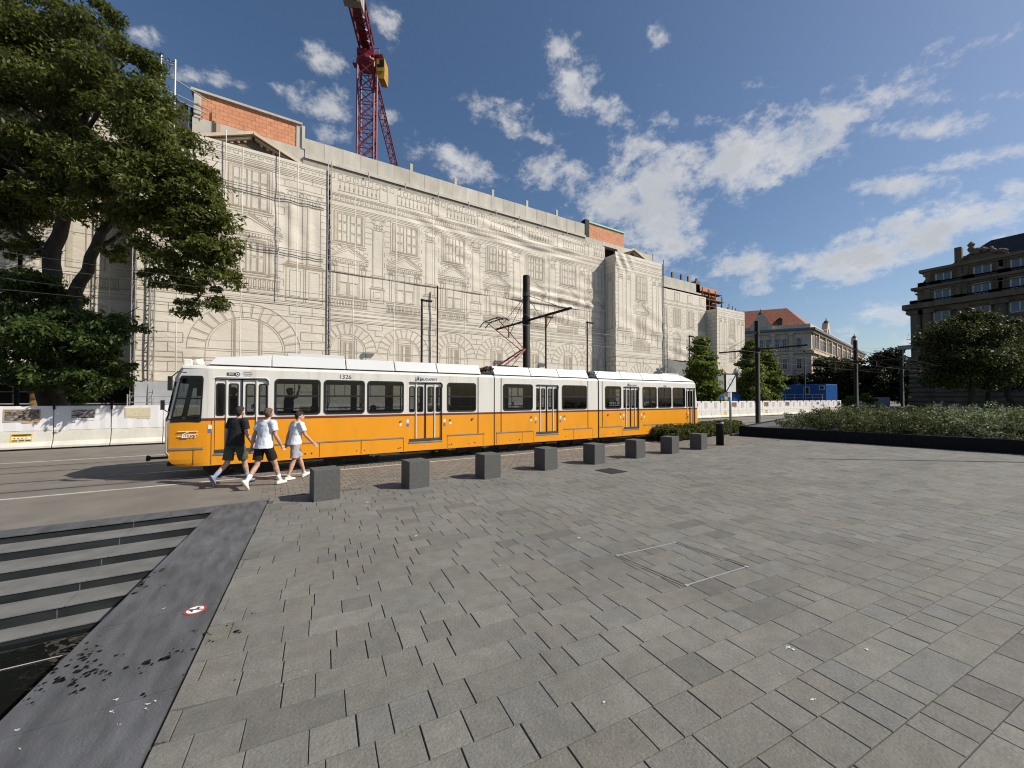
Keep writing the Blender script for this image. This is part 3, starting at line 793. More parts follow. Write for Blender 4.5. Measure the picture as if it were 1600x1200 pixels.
        for o in opens:
            mm = MB(); gasket(mm, o[0]-.012, o[1]+.012, o[2]-.02, o[3]+.02, yd, -1, .03, .05, .008)
            mm.add([(o[0], yd+.004, o[2]), (o[1], yd+.004, o[2]), (o[1], yd+.004, o[3]), (o[0], yd+.004, o[3])], [(0,1,2,3)], 1)
            mm.build('door_window', [M['tram_rubber'], M['tram_glass']], dr)
        # portal: reveal, step plate, drip rail
        mb = MB()
        mb.quad((a, YN, .58), (a, YN, 2.5), (a, yd+.05, 2.5), (a, yd+.05, .58)); mb.quad((b, YN, .58), (b, yd+.05, .58), (b, yd+.05, 2.5), (b, YN, 2.5))
        mb.quad((a, YN, 2.5), (b, YN, 2.5), (b, yd+.05, 2.5), (a, yd+.05, 2.5))
        mb.build('door_portal', M['seam_white'], tram)
        mb = MB(); mb.box(a-.01, b+.01, YN-.012, yd+.05, .56, .61); mb.build('step_plate', M['tram_grey'], tram, bevel=.006)
        mb = MB(); mb.path([(a-.02, YN-.006, 2.49), (a+.03, YN-.006, 2.53), (b-.05, YN-.006, 2.53), (b+.02, YN-.006, 2.46), (b+.025, YN-.006, 2.36)], .01, 6); mb.build('drip_rail', M['tram_white'], tram)
# cab side window and windscreen
mb = MB(); ring = [(.25, 1.41), (.28, 2.54), (.955, 2.54), (.965, 1.41)]
def cabring(side, m_out):
    o = [(.25,1.42),(.245,1.6),(.25,2.45),(.27,2.53),(.33,2.555),(.93,2.555),(.965,2.5),(.965,1.47),(.94,1.41),(.3,1.405)]
    i_ = [(.295,1.5),(.29,1.6),(.295,2.42),(.31,2.465),(.35,2.485),(.9,2.485),(.925,2.44),(.925,1.52),(.91,1.475),(.33,1.47)]
    n = len(o); P = cab_pt(side); dy = -.012 if side < 0 else .012
    f = lambda p, d: (P(*p)[0], P(*p)[1]+d, p[1])
    mb.add([f(p, dy) for p in o] + [f(p, dy) for p in i_] + [f(p, -dy) for p in i_] + [f(p, -dy*.2) for p in o],
           [(k, (k+1) % n, n+(k+1) % n, n+k) for k in range(n)] + [(n+k, n+(k+1) % n, 2*n+(k+1) % n, 2*n+k) for k in range(n)] + [(k, (k+1) % n, 3*n+(k+1) % n, 3*n+k) for k in range(n)], 0)
    mb.quad(P(.27, 1.97), P(.95, 1.97), P(.95, 2.01), P(.27, 2.01), 0)
    return P
for side in (-1, 1):
    mb = MB(); P = cabring(side, 0); cw = mb.build('cab_window', M['tram_rubber'], tram)
    g = MB()
    for k in range(4):
        t0, t1 = .27+.17*k, .27+.17*(k+1)
        g.quad(P(t0, 1.44), P(t1, 1.44), P(t1, 2.52), P(t0, 2.52))
    g.build('pane', M['tram_glass'], cw)
mb = MB(); panel(mb, .05, .95, [(1.48, 1.6, 0), (1.6, 2.1, 0), (2.1, 2.42, 0)], [], cab_ef, .1); mb.build('windscreen', M['tram_glass'], tram)
mb = MB(); panel(mb, .05, .95, [(1.48, 1.6, 0), (1.6, 2.1, 0), (2.1, 2.42, 0)], [], rc_ef, .1); mb.build('windscreen', M['window_dark'], tram)
# cab fittings: dashboard, rear partition, driver seat, mirrors, wiper
mb = MB(); mb.box(XF+.3, XF+.62, YN+.3, YF-.3, .7, 1.5); mb.box(XF+.22, XF+.7, YN+.26, YF-.26, 1.46, 1.53); mb.build('dashboard', M['tram_grey'], tram, bevel=.02)
mb = MB(); mb.box(XF+.95, XF+1.3, YC-.25, YC+.25, .7, 1.15); mb.box(XF+1.22, XF+1.32, YC-.25, YC+.25, 1.15, 1.85); mb.build('driver_seat', M['tram_dark'], tram, bevel=.03)
mb = MB(); x = T(333)
mb.box(x, x+.03, YN+.1, YN+.75, .7, 2.66); mb.box(x, x+.03, YF-.75, YF-.1, .7, 2.66); mb.build('cab_partition', M['tram_dark'], tram)
mb = MB(); ym = YN + .05
mb.path([(XF+.34, ym, 2.62), (XF+.2, ym-.12, 2.64), (XF+.08, ym-.16, 2.5)], .014, 6); mb.box(XF+.02, XF+.1, ym-.22, ym-.12, 2.18, 2.52); mb.build('mirror', M['tram_rubber'], tram, bevel=.01)
mb = MB(); mb.path([(XF-.02, ym+.1, 1.66), (XF-.1, ym, 1.75), (XF-.09, ym-.02, 1.9)], .01, 6); mb.box(XF-.13, XF-.06, ym-.05, ym, 1.72, 1.95); mb.build('mirror', M['tram_rubber'], tram)
mb = MB(); mb.path([(XF-.02, YN+.5, 1.52), (XF+.0, YN+.3, 1.8), (XF+.16, YN+.25, 2.4)], .012, 5); mb.build('wiper', M['tram_rubber'], tram)
mb = MB(); mb.box(XF+.35, XF+.55, YN+.24, YN+.3, 2.25, 2.66); mb.box(XF+.5, XF+.68, YN+.3, YN+.36, 2.05, 2.5); mb.build('sun_visor', M['tram_rubber'], tram, bevel=.02)
for s in (-1, 1):
    mb = MB(); yy = YC + s*.72; mb.tube((XF-.06, yy, .95), (XF+.04, yy, .95), .09, 16); mb.build('headlight', M['white_paint'], tram)
mb = MB(); yy = YN+.14; mb.path([(XF+.02, yy-.03, .62), (XF-.03, yy-.05, .7), (XF-.03, yy-.05, 1.4), (XF+.02, yy-.03, 1.46)], .014, 6); mb.build('grab_pole', M['galv'], tram)
# coupler
mb = MB(); mb.box(XF-.12, XF+.9, YC-.09, YC+.09, .4, .54); mb.box(XF-.1, XF+.5, YC-.5, YC+.5, .3, .38)
mb.box(XF-.52, XF-.1, YC-.035, YC+.035, .43, .49); mb.box(XF-.55, XF-.51, YC-.06, YC+.06, .4, .53); mb.tube((XF-.58, YC, .465), (XF-.54, YC, .465), .08, 12); mb.build('coupler', M['tram_dark'], tram, bevel=.015)
# roof cowls in separate panels
yo, yi_ = YN+.05, YN+.24
cowl = {'front': [322, 424, 541, 618, 684.6, 753], 'mid': [773, 831, 875, 921.5], 'rear': [934.5, 974, 1006, 1035.5, 1068, 1087]}
for nm, cs in cowl.items():
    for k, (a, b) in enumerate(zip(cs[:-1], cs[1:])):
        xa, xb = T(a)+.012, T(b)-.012
        za = zb = 3.17; da = db = 0
        if nm == 'front' and k == 0: za, da = 3.04, .16
        if nm == 'rear' and k == 4: zb, db = 2.95, .3
        ys = lambda z: (yo + (yi_-yo)*(z-2.85)/.32)
        mb = MB()
        A_ = [(xa, yo, 2.85), (xa+da, ys(za), za), (xa+da, 2*YC-ys(za), za), (xa, 2*YC-yo, 2.85)]
        B_ = [(xb, yo, 2.85), (xb-db, ys(zb), zb), (xb-db, 2*YC-ys(zb), zb), (xb, 2*YC-yo, 2.85)]
        mb.add(A_ + B_, [(0, 1, 2, 3), (7, 6, 5, 4), (0, 4, 5, 1), (1, 5, 6, 2), (2, 6, 7, 3), (3, 7, 4, 0)])
        mb.build('roof_cowl', M['tram_roof'], tram, bevel=.012)
for nm, a, b in (('front', 322, 753), ('mid', 773, 921), ('rear', 935, 1087)):
    mb = MB(); mb.box(T(a)+.1, T(b)-.05, yo+.06, 2*YC-yo-.06, 2.8, 2.86); mb.build('roof_gap', M['tram_rubber'], tram)
mb = MB(); mb.box(T(449), T(541), YN+.42, YN+1.7, 3.16, 3.27); mb.build('roof_unit', M['tram_roof'], tram, bevel=.015)
mb = MB(); mb.box(T(1046), T(1072), YN+.42, YN+1.7, 3.14, 3.25); mb.build('roof_unit', M['tram_roof'], tram, bevel=.015)
mb = MB(); mb.box(T(281), T(295), YN+.35, YN+1.0, 2.82, 2.98); mb.build('roof_unit', M['tram_white'], tram, bevel=.02)
mb = MB(); mb.lathe((T(303), YN+.6, 2.84), [(.13, 0), (.13, .1), (.08, .17)], 14); mb.build('roof_horn', M['tram_white'], tram, True)
# joints: bellows, end drums, cable trays on the roof
for xj, x0, x1, px in ((T(772.5), T(747), T(783), 772), (T(935), T(918.5), T(941), 935)):
    mb = MB(); n = 9
    for k in range(n):
        xx = xj - .2 + .4*k/(n-1); i_ = .12 if k % 2 else .06
        mb.box(xx-.024, xx+.024, YN+i_, YF-i_, .42, 2.72)
    mb.build('articulation_bellows', M['tram_rubber'], tram)
    mb = MB()
    mb.box(xj-.012, xj+.012, YN-.006, YN+.05, .34, 2.74)
    for xs_ in (x0, x1): mb.box(xs_-.014, xs_+.014, YN-.006, YN+.02, .75, 2.72)
    mb.build('joint_seam', M['tram_rubber'], tram)
    mb = MB(); rnd = random.Random(px)
    mb.box(xj-.22, xj+.2, YN+.12, YF-.12, 2.72, 2.92)
    for k in range(14):
        x_ = xj - .2 + rnd.random()*.36; z_ = 2.9 + rnd.random()*.2
        mb.path([(x_, YN+.1+rnd.random()*.4, z_), (x_+.1, YN+.5, z_+.08), (x_+.02, YC+rnd.random(), z_-.05)], .022, 5, k % 4 == 0)
    mb.build('roof_cables', [M['tram_rubber'], M['panto_red']], tram)
# rub rails and access panels along the skirt
def on_side(name, segs, z, h, m, proud=.012):
    for a, b in segs:
        mb = MB(); mb.box(T(a), T(b), YN-proud, YN+.01, z-h/2, z+h/2); mb.build(name, m, tram)
on_side('rub_rail', [(430, 631), (699, 757), (776, 833), (880, 925), (937, 972), (1005, 1066)], .755, .035, M['tram_grey'])
P = cab_pt(-1)
mb = MB()
for k in range(6):
    t0, t1 = 1-.16*k*.85, 1-.16*(k+1)*.85
    p, q = P(t0, .78), P(t1, .78); mb.obox(((p[0]+q[0])/2, (p[1]+q[1])/2-.006, .76), ((q[0]-p[0])/2, (q[1]-p[1])/2, 0), (0, .01, 0), (0, 0, .024))
mb.build('rub_rail', M['tram_grey'], tram)
mb = MB()
for px in (469, 500, 565, 564.7, 631, 699, 772-17, 776, 816, 834, 896, 926, 972, 1031):
    mb.box(T(px)-.007, T(px)+.007, YN-.002, YN+.01, .34, .735)
for px in (331,): mb.box(T(px)-.008, T(px)+.008, YN-.002, YN+.01, .34, 1.43)
p = P(.42, .5); mb.box(p[0]-.007, p[0]+.007, p[1]-.003, p[1]+.01, .36, .73)
mb.build('panel_seams', M['seam'], tram)
mb = MB(); rnd = random.Random(6)
for px in (478, 488, 558, 570, 623, 626, 702, 706, 733, 742, 797, 812, 884, 905, 945, 958, 1010, 1028):
    mb = MB(); mb.tube((T(px), YN-.003, .42+rnd.random()*.07), (T(px), YN+.01, .44), .018, 8); mb.build('panel_lock', M['seam'], tram)
# small signs, buttons and the writing
def decal(name, px, py, w_, h_, m, y=YN, proud=.004):
    p = PY(px, py, y); mb = MB(); mb.box(p.x-w_/2, p.x+w_/2, y-proud, y+.005, p.z-h_/2, p.z+h_/2); return mb.build(name, m, tram)
for px, py in ((328, 667), (637, 658), (694.5, 657), (837, 653.5), (875.5, 652), (974.5, 648.5), (1002, 648), (1075, 645)):
    decal('notice_sticker', px, py, .075, .1, M['white_paint']); p = decal('notice_sticker', px, py+6.2, .075, .09, M['blue_paint'])
for px, py in ((626, 658.5), (703.5, 656), (830, 651.5), (882, 650), (969.5, 646.5), (1006.5, 646)):
    q = PY(px, py, YN); mb = MB(); mb.tube((q.x, YN-.02, q.z), (q.x, YN+.01, q.z), .032, 10); mb.build('door_button', M['green_paint'], tram)
    decal('button_plate', px, py+5, .07, .075, M['white_paint'])
for px, py in ((738, 654.5), (950, 648)):
    q = PY(px, py, YN); mb = MB(); mb.tube((q.x, YN-.03, q.z), (q.x, YN+.01, q.z), .035, 8); mb.build('side_lamp', M['red_paint'], tram)
def side_text(name, s, px, py, size, m, y=YN, proud=.004):
    p = PY(px, py, y)
    return text_mesh(name, s, size, M[m], Matrix.Translation((p.x, y-proud, p.z)) @ Matrix.Rotation(R(90), 4, 'X'), tram, .0015)
side_text('fleet_number', '1326', 539.5, 589, .175, 'ink')
side_text('city_lettering', 'BUDAPEST', 671, 593.3, .115, 'ink')
side_text('city_lettering', 'BUDAPEST', 990, 602.5, .1, 'ink')
side_text('fleet_number', '1326', 1038.5, 603.5, .12, 'ink')
for cx_, cy_ in ((653.5, 592.3), (982, 602)):
    q = PY(cx_, cy_, YN); mb = MB()
    y0 = YN-.004
    mb.prism([(q.x-.03, y0, q.z+.05), (q.x-.03, y0, q.z-.02), (q.x, y0, q.z-.06), (q.x+.03, y0, q.z-.02), (q.x+.03, y0, q.z+.05)], (0, .006, 0))
    for s in (-1, 1):
        mb.prism([(q.x+s*.05, y0, q.z-.06), (q.x+s*.1, y0, q.z-.06), (q.x+s*.09, y0, q.z), (q.x+s*.075, y0, q.z+.03), (q.x+s*.055, y0, q.z)], (0, .006, 0)); mb.tube((q.x+s*.075, y0, q.z+.045), (q.x+s*.075, y0+.006, q.z+.045), .016, 8)
    mb.prism([(q.x-.025, y0, q.z+.06), (q.x+.025, y0, q.z+.06), (q.x+.018, y0, q.z+.085), (q.x-.018, y0, q.z+.085)], (0, .006, 0))
    mb.build('city_crest', M['ink'], tram)
# operator badge: dark pill with white letters and ring
q = PY(365, 584.6, YN); mb = MB(); mb.box(q.x-.14, q.x+.05, YN-.005, YN+.01, q.z-.04, q.z+.04)
mb.tube((q.x+.085, YN-.006, q.z), (q.x+.085, YN+.01, q.z), .056, 18); bd = mb.build('operator_badge', M['ink'], tram)
mb = MB(); n = 18
for k in range(n):
    a0, a1 = 2*math.pi*k/n, 2*math.pi*(k+1)/n; f = lambda a, r: (q.x+.085+r*math.cos(a), YN-.009, q.z+r*math.sin(a))
    mb.quad(f(a0, .022), f(a1, .022), f(a1, .036), f(a0, .036))
mb.build('ring', M['white_paint'], bd)
text_mesh('letters', 'BKK', .062, M['white_paint'], Matrix.Translation((q.x-.045, YN-.0075, q.z)) @ Matrix.Rotation(R(90), 4, 'X'), bd, .001)
for k, s in enumerate(('BUDAPESTI', 'KÖZLEKEDÉSI', 'KÖZPONT')):
    side_text('badge_caption', s, 387, 581.6+k*2.9, .035, 'tram_grey')
# white emblem with a caption on the cab flank
pc = P(.55, 1.08); bx, bz, yb = pc[0], 1.12, pc[1]-.02
ang = math.atan2(P(.4, 1.1)[1]-P(.7, 1.1)[1], P(.4, 1.1)[0]-P(.7, 1.1)[0])
mb = MB()
def el(u0, z0, u1, z1, w_):
    a_, b_ = Vector((bx+u0*math.cos(ang), yb+u0*math.sin(ang)+.006, bz+z0)), Vector((bx+u1*math.cos(ang), yb+u1*math.sin(ang)+.006, bz+z1)); mb.tube(a_, b_, w_, 6)
for k in range(9): el(-.2+.045*k, .06, -.17+.045*k, .06, .011)
el(.02, .05, -.1, -.01, .012); el(-.1, -.01, -.12, -.08, .014); el(-.12, -.085, .0, -.085, .014); el(-.09, -.03, .2, -.012, .01); el(-.2, -.06, -.1, -.06, .008)
for k in range(3): el(-.08+.05*k, -.08, -.07+.05*k, -.03, .012)
for c_ in (.07, .14):
    for k in range(7):
        a0, a1 = R(-140+40*k), R(-100+40*k); el(c_+.022*math.cos(a0), -.065+.022*math.sin(a0), c_+.022*math.cos(a1), -.065+.022*math.sin(a1), .007)
mb.build('flank_emblem', M['white_paint'], tram)
# running gear
for px in (378, 555, 727, 790, 905, 950, 1046):
    x = T(px)
    mb = MB(); mb.box(x-.75, x+.75, YN+.3, YF-.3, .22, .42); mb.box(x-.8, x+.8, YN+.22, YN+.36, .2, .36); mb.box(x-.8, x+.8, YF-.36, YF-.22, .2, .36)
    mb.box(x-.2, x+.2, YN+.2, YN+.3, .12, .4)
    bg_ = mb.build('bogie', M['tram_dark'], tram, bevel=.02)
    for dx in (-.52, .52):
        for s in (-1, 1):
            mm = MB(); yy = YC + s*.67; mm.tube((x+dx, yy-.05, .27), (x+dx, yy+.05, .27), .27, 20); mm.tube((x+dx, yy+s*.02, .27), (x+dx, yy+s*.09, .27), .1, 12); mm.build('wheel', M['tram_dark'], bg_)
mb = MB()
for a, b in ((440, 535), (580, 690), (820, 880), (965, 1030)): mb.box(T(a), T(b), YN+.3, YF-.3, .24, .6)
mb.build('underfloor_boxes', M['tram_dark'], tram, bevel=.02)
for a, b, z in ((580, 628, .27), (702, 716, .28), (757, 768, .27), (924, 931, .27), (1016, 1040, .27)):
    mb = MB(); mb.tube((T(a), YN+.25, z), (T(b), YN+.25, z), .05, 8); mb.box(T(a)+.1, T(a)+.16, YN+.2, YN+.3, z-.06, z+.1); mb.build('underfloor_pipe', M['galv'], tram)
# interior: seats, handrails
sx = XF + 2.4
seats = []
def clear(x): return not any(T(a)-.2 < x < T(b)+.2 for nm in DOOR for a, b in DOOR[nm]) and abs(x - T(772)) > .9 and abs(x - T(935)) > .9
while sx < XR - 1.0:
    for y0 in (YN+.12, YF-.57):
        if y0 > YC or clear(sx):
            seats.append((sx, y0)); mb = MB(); mb.box(sx-.2, sx+.22, y0, y0+.45, 1.05, 1.11); mb.box(sx+.18, sx+.23, y0, y0+.45, 1.11, 1.6)
            mb.box(sx-.03, sx+.05, y0+.18, y0+.27, .7, 1.05)
            mb.build('seat', M['seat_brown'], tram, bevel=.015)
    sx += .82
mb = MB()
for a in (426, 505, 572, 634, 694, 748, 784, 834, 876, 918, 943, 972, 1001, 1027, 1050):
    for y in (YN+.6, YF-.6): mb.tube((T(a), y, .7), (T(a), y, 2.68), .017, 6)
for y in (YN+.55, YF-.55): mb.tube((XF+2, y, 2.45), (XR-.6, y, 2.45), .015, 6)
mb.build('handrails', M['rail_yellow'], tram)
mb = MB()
for nm in WIN:
    for a, b in WIN[nm]: mb.tube((T(a), YN+.09, 1.72), (T(b), YN+.09, 1.72), .014, 6)
mb.build('window_rails', M['rail_yellow'], tram)
# pantograph on the middle car
pn = MB(); base = PY(782, 573, YC); kn = PY(817, 547, YC); hd = PY(771, 500, YC)
pn.box(base.x-.25, base.x+.55, YC-.45, YC+.45, 3.2, 3.26)
pg = pn.build('pantograph', M['tram_dark'], tram)
mb = MB()
for s in (-1, 1): mb.tube((base.x, YC+s*.3, 3.26), (kn.x, YC+s*.16, kn.z), .035, 8)
mb.tube((base.x+.5, YC, 3.26), (kn.x+.06, YC, kn.z-.06), .014, 6); mb.build('lower_arm', M['panto_red'], pg)
mb = MB()
for s in (-1, 1): mb.tube((kn.x, YC+s*.14, kn.z), (hd.x, YC+s*.42, hd.z-.08), .018, 6)
mb.tube((kn.x, YC-.18, kn.z), (kn.x, YC+.18, kn.z), .035, 8); mb.build('upper_arm', M['panto_red'], pg)
mb = MB()
for dx in (-.12, .14):
    pts = [(hd.x+dx, YC+t*.95, hd.z+.0 - max(0, abs(t)-.55)**1.5*.55) for t in [k/8-1 for k in range(17)]]
    mb.path(pts, .022, 6)
mb.tube((hd.x-.12, YC-.42, hd.z-.03), (hd.x+.14, YC-.42, hd.z-.03), .015, 6); mb.tube((hd.x-.12, YC+.42, hd.z-.03), (hd.x+.14, YC+.42, hd.z-.03), .015, 6)
mb.build('collector_bow', M['tram_dark'], pg)
# ------------------------------------------------------------------ the ministry behind its printed screens
YR, YB1 = 29.94, 28.5
office = thing('office_building', 'long office building under reconstruction behind printed scaffold screens, raw concrete parapets on top', 'building', (15, 34, 0))
mb = MB()
mb.box(-40, 38, 31.3, 60, 0, 17.4); mb.box(38, 56, 31.3, 60, 0, 14.6)
mb.build('wall', M['dark_void'], office)
def wavy(seed, amp, folds):
    rnd = random.Random(seed); fr = [(rnd.uniform(.5, 1.6), rnd.uniform(.3, 1.2), rnd.random()*6, rnd.uniform(.3, 1)) for _ in range(5)]
    def d(u, z):
        s = sum(a*math.sin(fx*u + fz*z + ph) for fx, fz, ph, a in fr)*amp*.35
        for (uc, zc, ru, rz, kz, ku, ph, am) in folds:
            q = ((u-uc)/ru)**2 + ((z-zc)/rz)**2
            if q < 6: s += am*math.exp(-q)*math.sin(kz*(z-zc) + ku*(u-uc) + ph)
        return s
    return d
class Screen:
    def __init__(s, name, label, u0, u1, z0, z1, org, du, nrm, amp=.03, folds=(), seed=1, group='printed scaffold screens'):
        s.u0, s.u1, s.z0, s.z1 = u0, u1, z0, z1
        s.org, s.du, s.nrm = Vector(org), Vector(du), Vector(nrm); s.d = wavy(seed, amp, folds)
        s.root = thing(name, label, 'scaffold screen', s.P((u0+u1)/2, z0, 0), group=group)
        st = .13; nu, nz = max(2, int((u1-u0)/st)), max(2, int((z1-z0)/st)); mb = MB()
        vs = [s.P(u0+(u1-u0)*i/nu, z0+(z1-z0)*k/nz, 0) for k in range(nz+1) for i in range(nu+1)]
        fs = [(k*(nu+1)+i, k*(nu+1)+i+1, (k+1)*(nu+1)+i+1, (k+1)*(nu+1)+i) for k in range(nz) for i in range(nu)]
        mb.add(vs, fs); s.cloth = mb.build('cloth', M['screen'], s.root, True)
        s.ln, s.md = MB(), MB()
    def P(s, u, z, off):
        return s.org + s.du*u + Vector((0, 0, z)) + s.nrm*(s.d(u, z) + off)
    def L(s, ua, za, ub, zb, w=.045, m=0):
        ua, ub = [min(max(x, s.u0), s.u1) for x in (ua, ub)]; za, zb = [min(max(x, s.z0), s.z1) for x in (za, zb)]
        l = math.hypot(ub-ua, zb-za)
        if l < 1e-3: return
        w *= .72 if m == 0 else 1.0
        n = max(1, int(l/.2)); pu, pz = -(zb-za)/l*w/2, (ub-ua)/l*w/2; M_ = s.ln if m == 0 else s.md
        pts = []
        for k in range(n+1):
            u, z = ua+(ub-ua)*k/n, za+(zb-za)*k/n
            pts += [s.P(u-pu, z-pz, .011 - .003*m), s.P(u+pu, z+pz, .011 - .003*m)]
        M_.add(pts, [(2*k, 2*k+2, 2*k+3, 2*k+1) for k in range(n)])
    def rect(s, a, b, c, d, w=.045):
        s.L(a, c, b, c, w); s.L(a, d, b, d, w); s.L(a, c, a, d, w); s.L(b, c, b, d, w)
    def fill(s, a, b, c, d): s.L((a+b)/2, c, (a+b)/2, d, b-a, 1) if (d-c) > (b-a) else s.L(a, (c+d)/2, b, (c+d)/2, d-c, 1)
    def arc(s, u, z, r, a0, a1, w=.045, n=16):
        for k in range(n):
            p, q = R(a0+(a1-a0)*k/n), R(a0+(a1-a0)*(k+1)/n)
            s.L(u+r*math.cos(p), z+r*math.sin(p), u+r*math.cos(q), z+r*math.sin(q), w)
    def win(s, u, z0, z1, w, rows=3):
        h = w/2
        s.rect(u-h, u+h, z0, z1, .06); s.fill(u-h+.03, u-h+.2, z0, z1); s.fill(u-h+.2, u+h, z1-.16, z1-.03)
        s.rect(u-h-.14, u+h+.14, z0-.06, z1+.14, .035); s.L(u-h-.25, z0-.18, u+h+.25, z0-.18, .1); s.L(u-h-.22, z0-.32, u+h+.22, z0-.32, .04)
        for k, x in enumerate((u-h+.22, u-h*.48, u-.1, u+.1, u+h*.52, u+h-.08)): s.L(x, z0, x, z1-.12, .045)
        for side in (-1, 1):
            a, b = (u-h+.22, u-.1) if side < 0 else (u+.1, u+h-.08)
            for k in range(1, rows): s.L(a, z0+(z1-z0)*k/rows, b, z0+(z1-z0)*k/rows, .04)
            m_ = (a+b)/2
            for k in range(rows):
                za, zb = z0+(z1-z0)*k/rows+.06, z0+(z1-z0)*(k+1)/rows-.08
                for x0, x1 in ((a+.05, m_-.05), (m_+.05, b-.05)): s.rect(x0, x1, za, zb, .022)
    def ped(s, u, z, w, h):
        s.L(u-w/2, z, u+w/2, z, .06); s.L(u-w/2, z-.12, u+w/2, z-.12, .03); s.L(u-w/2, z-.3, u+w/2, z-.3, .03)
        for sg in (-1, 1):
            s.L(u+sg*w/2, z, u, z+h, .06); s.L(u+sg*(w/2-.35), z+.08, u, z+h-.2, .035); s.L(u+sg*w/2, z+.12, u, z+h+.12, .035)
        n = int(w/.16)
        for k in range(n): s.L(u-w/2+.08+k*.16, z-.14, u-w/2+.08+k*.16, z-.27, .05)
        rnd = random.Random(int(u*10))
        for sg in (-1, 1):       # carved scrolls above the slopes
            for k in range(4):
                t = .15+.2*k; cx, cz = u+sg*w/2*(1-t), z+h*t+.28+rnd.random()*.12
                s.arc(cx, cz, .13+.05*rnd.random(), rnd.random()*180, 260+rnd.random()*160, .035, 8)
    def pil(s, u, z0, z1, w, cap=.8, base=True):
        s.L(u-w/2, z0, u-w/2, z1-cap, .045); s.L(u+w/2, z0, u+w/2, z1-cap, .045); s.fill(u-w/2+.02, u-w/2+.12, z0, z1-cap)
        s.L(u-w/2-.1, z1-cap, u+w/2+.1, z1-cap, .05); s.L(u-w/2-.18, z1, u+w/2+.18, z1, .06)
        n = 4
        for r_ in range(2):
            for k in range(n):
                cx = u-w/2+w*(k+.5)/n; s.arc(cx, z1-cap+.12+.22*r_, w/n/2, 0, 180, .04, 5); s.L(cx, z1-cap+.02, cx, z1-cap+.2+.22*r_, .03)
        for sg in (-1, 1): s.arc(u+sg*w*.42, z1-.18, .13, 0, 330, .045, 8)
        if base:
            s.L(u-w/2-.1, z0+.12, u+w/2+.1, z0+.12, .06); s.L(u-w/2-.18, z0, u+w/2+.18, z0, .07)
    def pedestal(s, u, z0, z1, w):
        s.rect(u-w/2, u+w/2, z0, z1, .05); s.L(u-w/2-.12, z1, u+w/2+.12, z1, .1); s.L(u-w/2-.12, z0+.2, u+w/2+.12, z0+.2, .06); s.rect(u-w/2+.2, u+w/2-.2, z0+.35, z1-.2, .03)
    def bal(s, u0, u1, z0, z1, step=.26, bold=False):
        s.L(u0, z0, u1, z0, .06); s.L(u0, z1, u1, z1, .06); n = max(1, int((u1-u0)/step)); h = z1-z0
        for k in range(n):
            x = u0+(k+.5)*(u1-u0)/n
            if bold: s.rect(x-.07, x+.05, z0+.1*h, z1-.1*h, .05)
            else:
                s.L(x, z0, x, z1, .03); s.L(x, z0+.2*h, x, z0+.55*h, .13)
    def dent(s, u0, u1, z0, z1, step=.3):
        for k in range(int((u1-u0)/step)):
            x = u0+k*step; s.rect(x, x+step*.55, z0, z1, .025)
    def courses(s, u0, u1, z0, z1, h, bw, holes=(), w=.026, bold=False):
        nz = int(round((z1-z0)/h)); rnd = random.Random(int(u0*7+z0*3))
        def free(u, z): return not any(a < u < b and c < z < d for a, b, c, d in holes)
        for k in range(nz+1):
            z = z0+k*h; u = u0
            while u < u1-.05:
                e = min(u+bw/2, u1)
                if free((u+e)/2, z): s.L(u, z, e, z, w)
                u = e
            if k < nz:
                u = u0 + (bw/2 if k % 2 else 0)
                while u < u1:
                    if free(u, z+h/2): s.L(u, z+.02, u, z+h-.02, w)
                    u += bw
    def arch(s, u, z, ri, ro, n=13, legs=None, window=True):
        s.arc(u, z, ri, 0, 180, .05); s.arc(u, z, ro, 0, 180, .05)
        s.arc(u, z, ri-.12, 0, 180, .03)
        for k in range(n+1):
            a = R(180*k/n); s.L(u+ri*math.cos(a), z+ri*math.sin(a), u+ro*math.cos(a), z+ro*math.sin(a), .05)
            b_ = R(180*k/n+1.6); s.L(u+ri*math.cos(b_), z+ri*math.sin(b_), u+ro*math.cos(b_), z+ro*math.sin(b_), .06, 1)
        for sg in (-1, 1):
            s.L(u+sg*ri, z, u+sg*ri, s.z0, .05); s.L(u+sg*ri*.38, z-2.5, u+sg*ri*.38, z+ri*.9, .05)
        s.L(u-ri, z, u+ri, z, .045); s.L(u-ri, z-.12, u+ri, z-.12, .03)
    def done(s):
        s.ln.add(s.md.v, s.md.f, 1)
        u = s.u0 + 1.7
        while u < s.u1 - .3:
            n = int((s.z1-s.z0)/.2); pts = []
            for k in range(n+1):
                z = s.z0+(s.z1-s.z0)*k/n; pts += [s.P(u-.02, z, .014), s.P(u+.02, z, .014)]
            s.ln.add(pts, [(2*k, 2*k+1, 2*k+3, 2*k+2) for k in range(n)], 2); u += 2.95
        s.ln.build('printed_pattern', [M['print_line'], M['print_mid'], M['print_seam']], s.root)
def cornice(s, u0, u1, z, hs, w=.035):
    for h in hs: s.L(u0, z+h, u1, z+h, w)

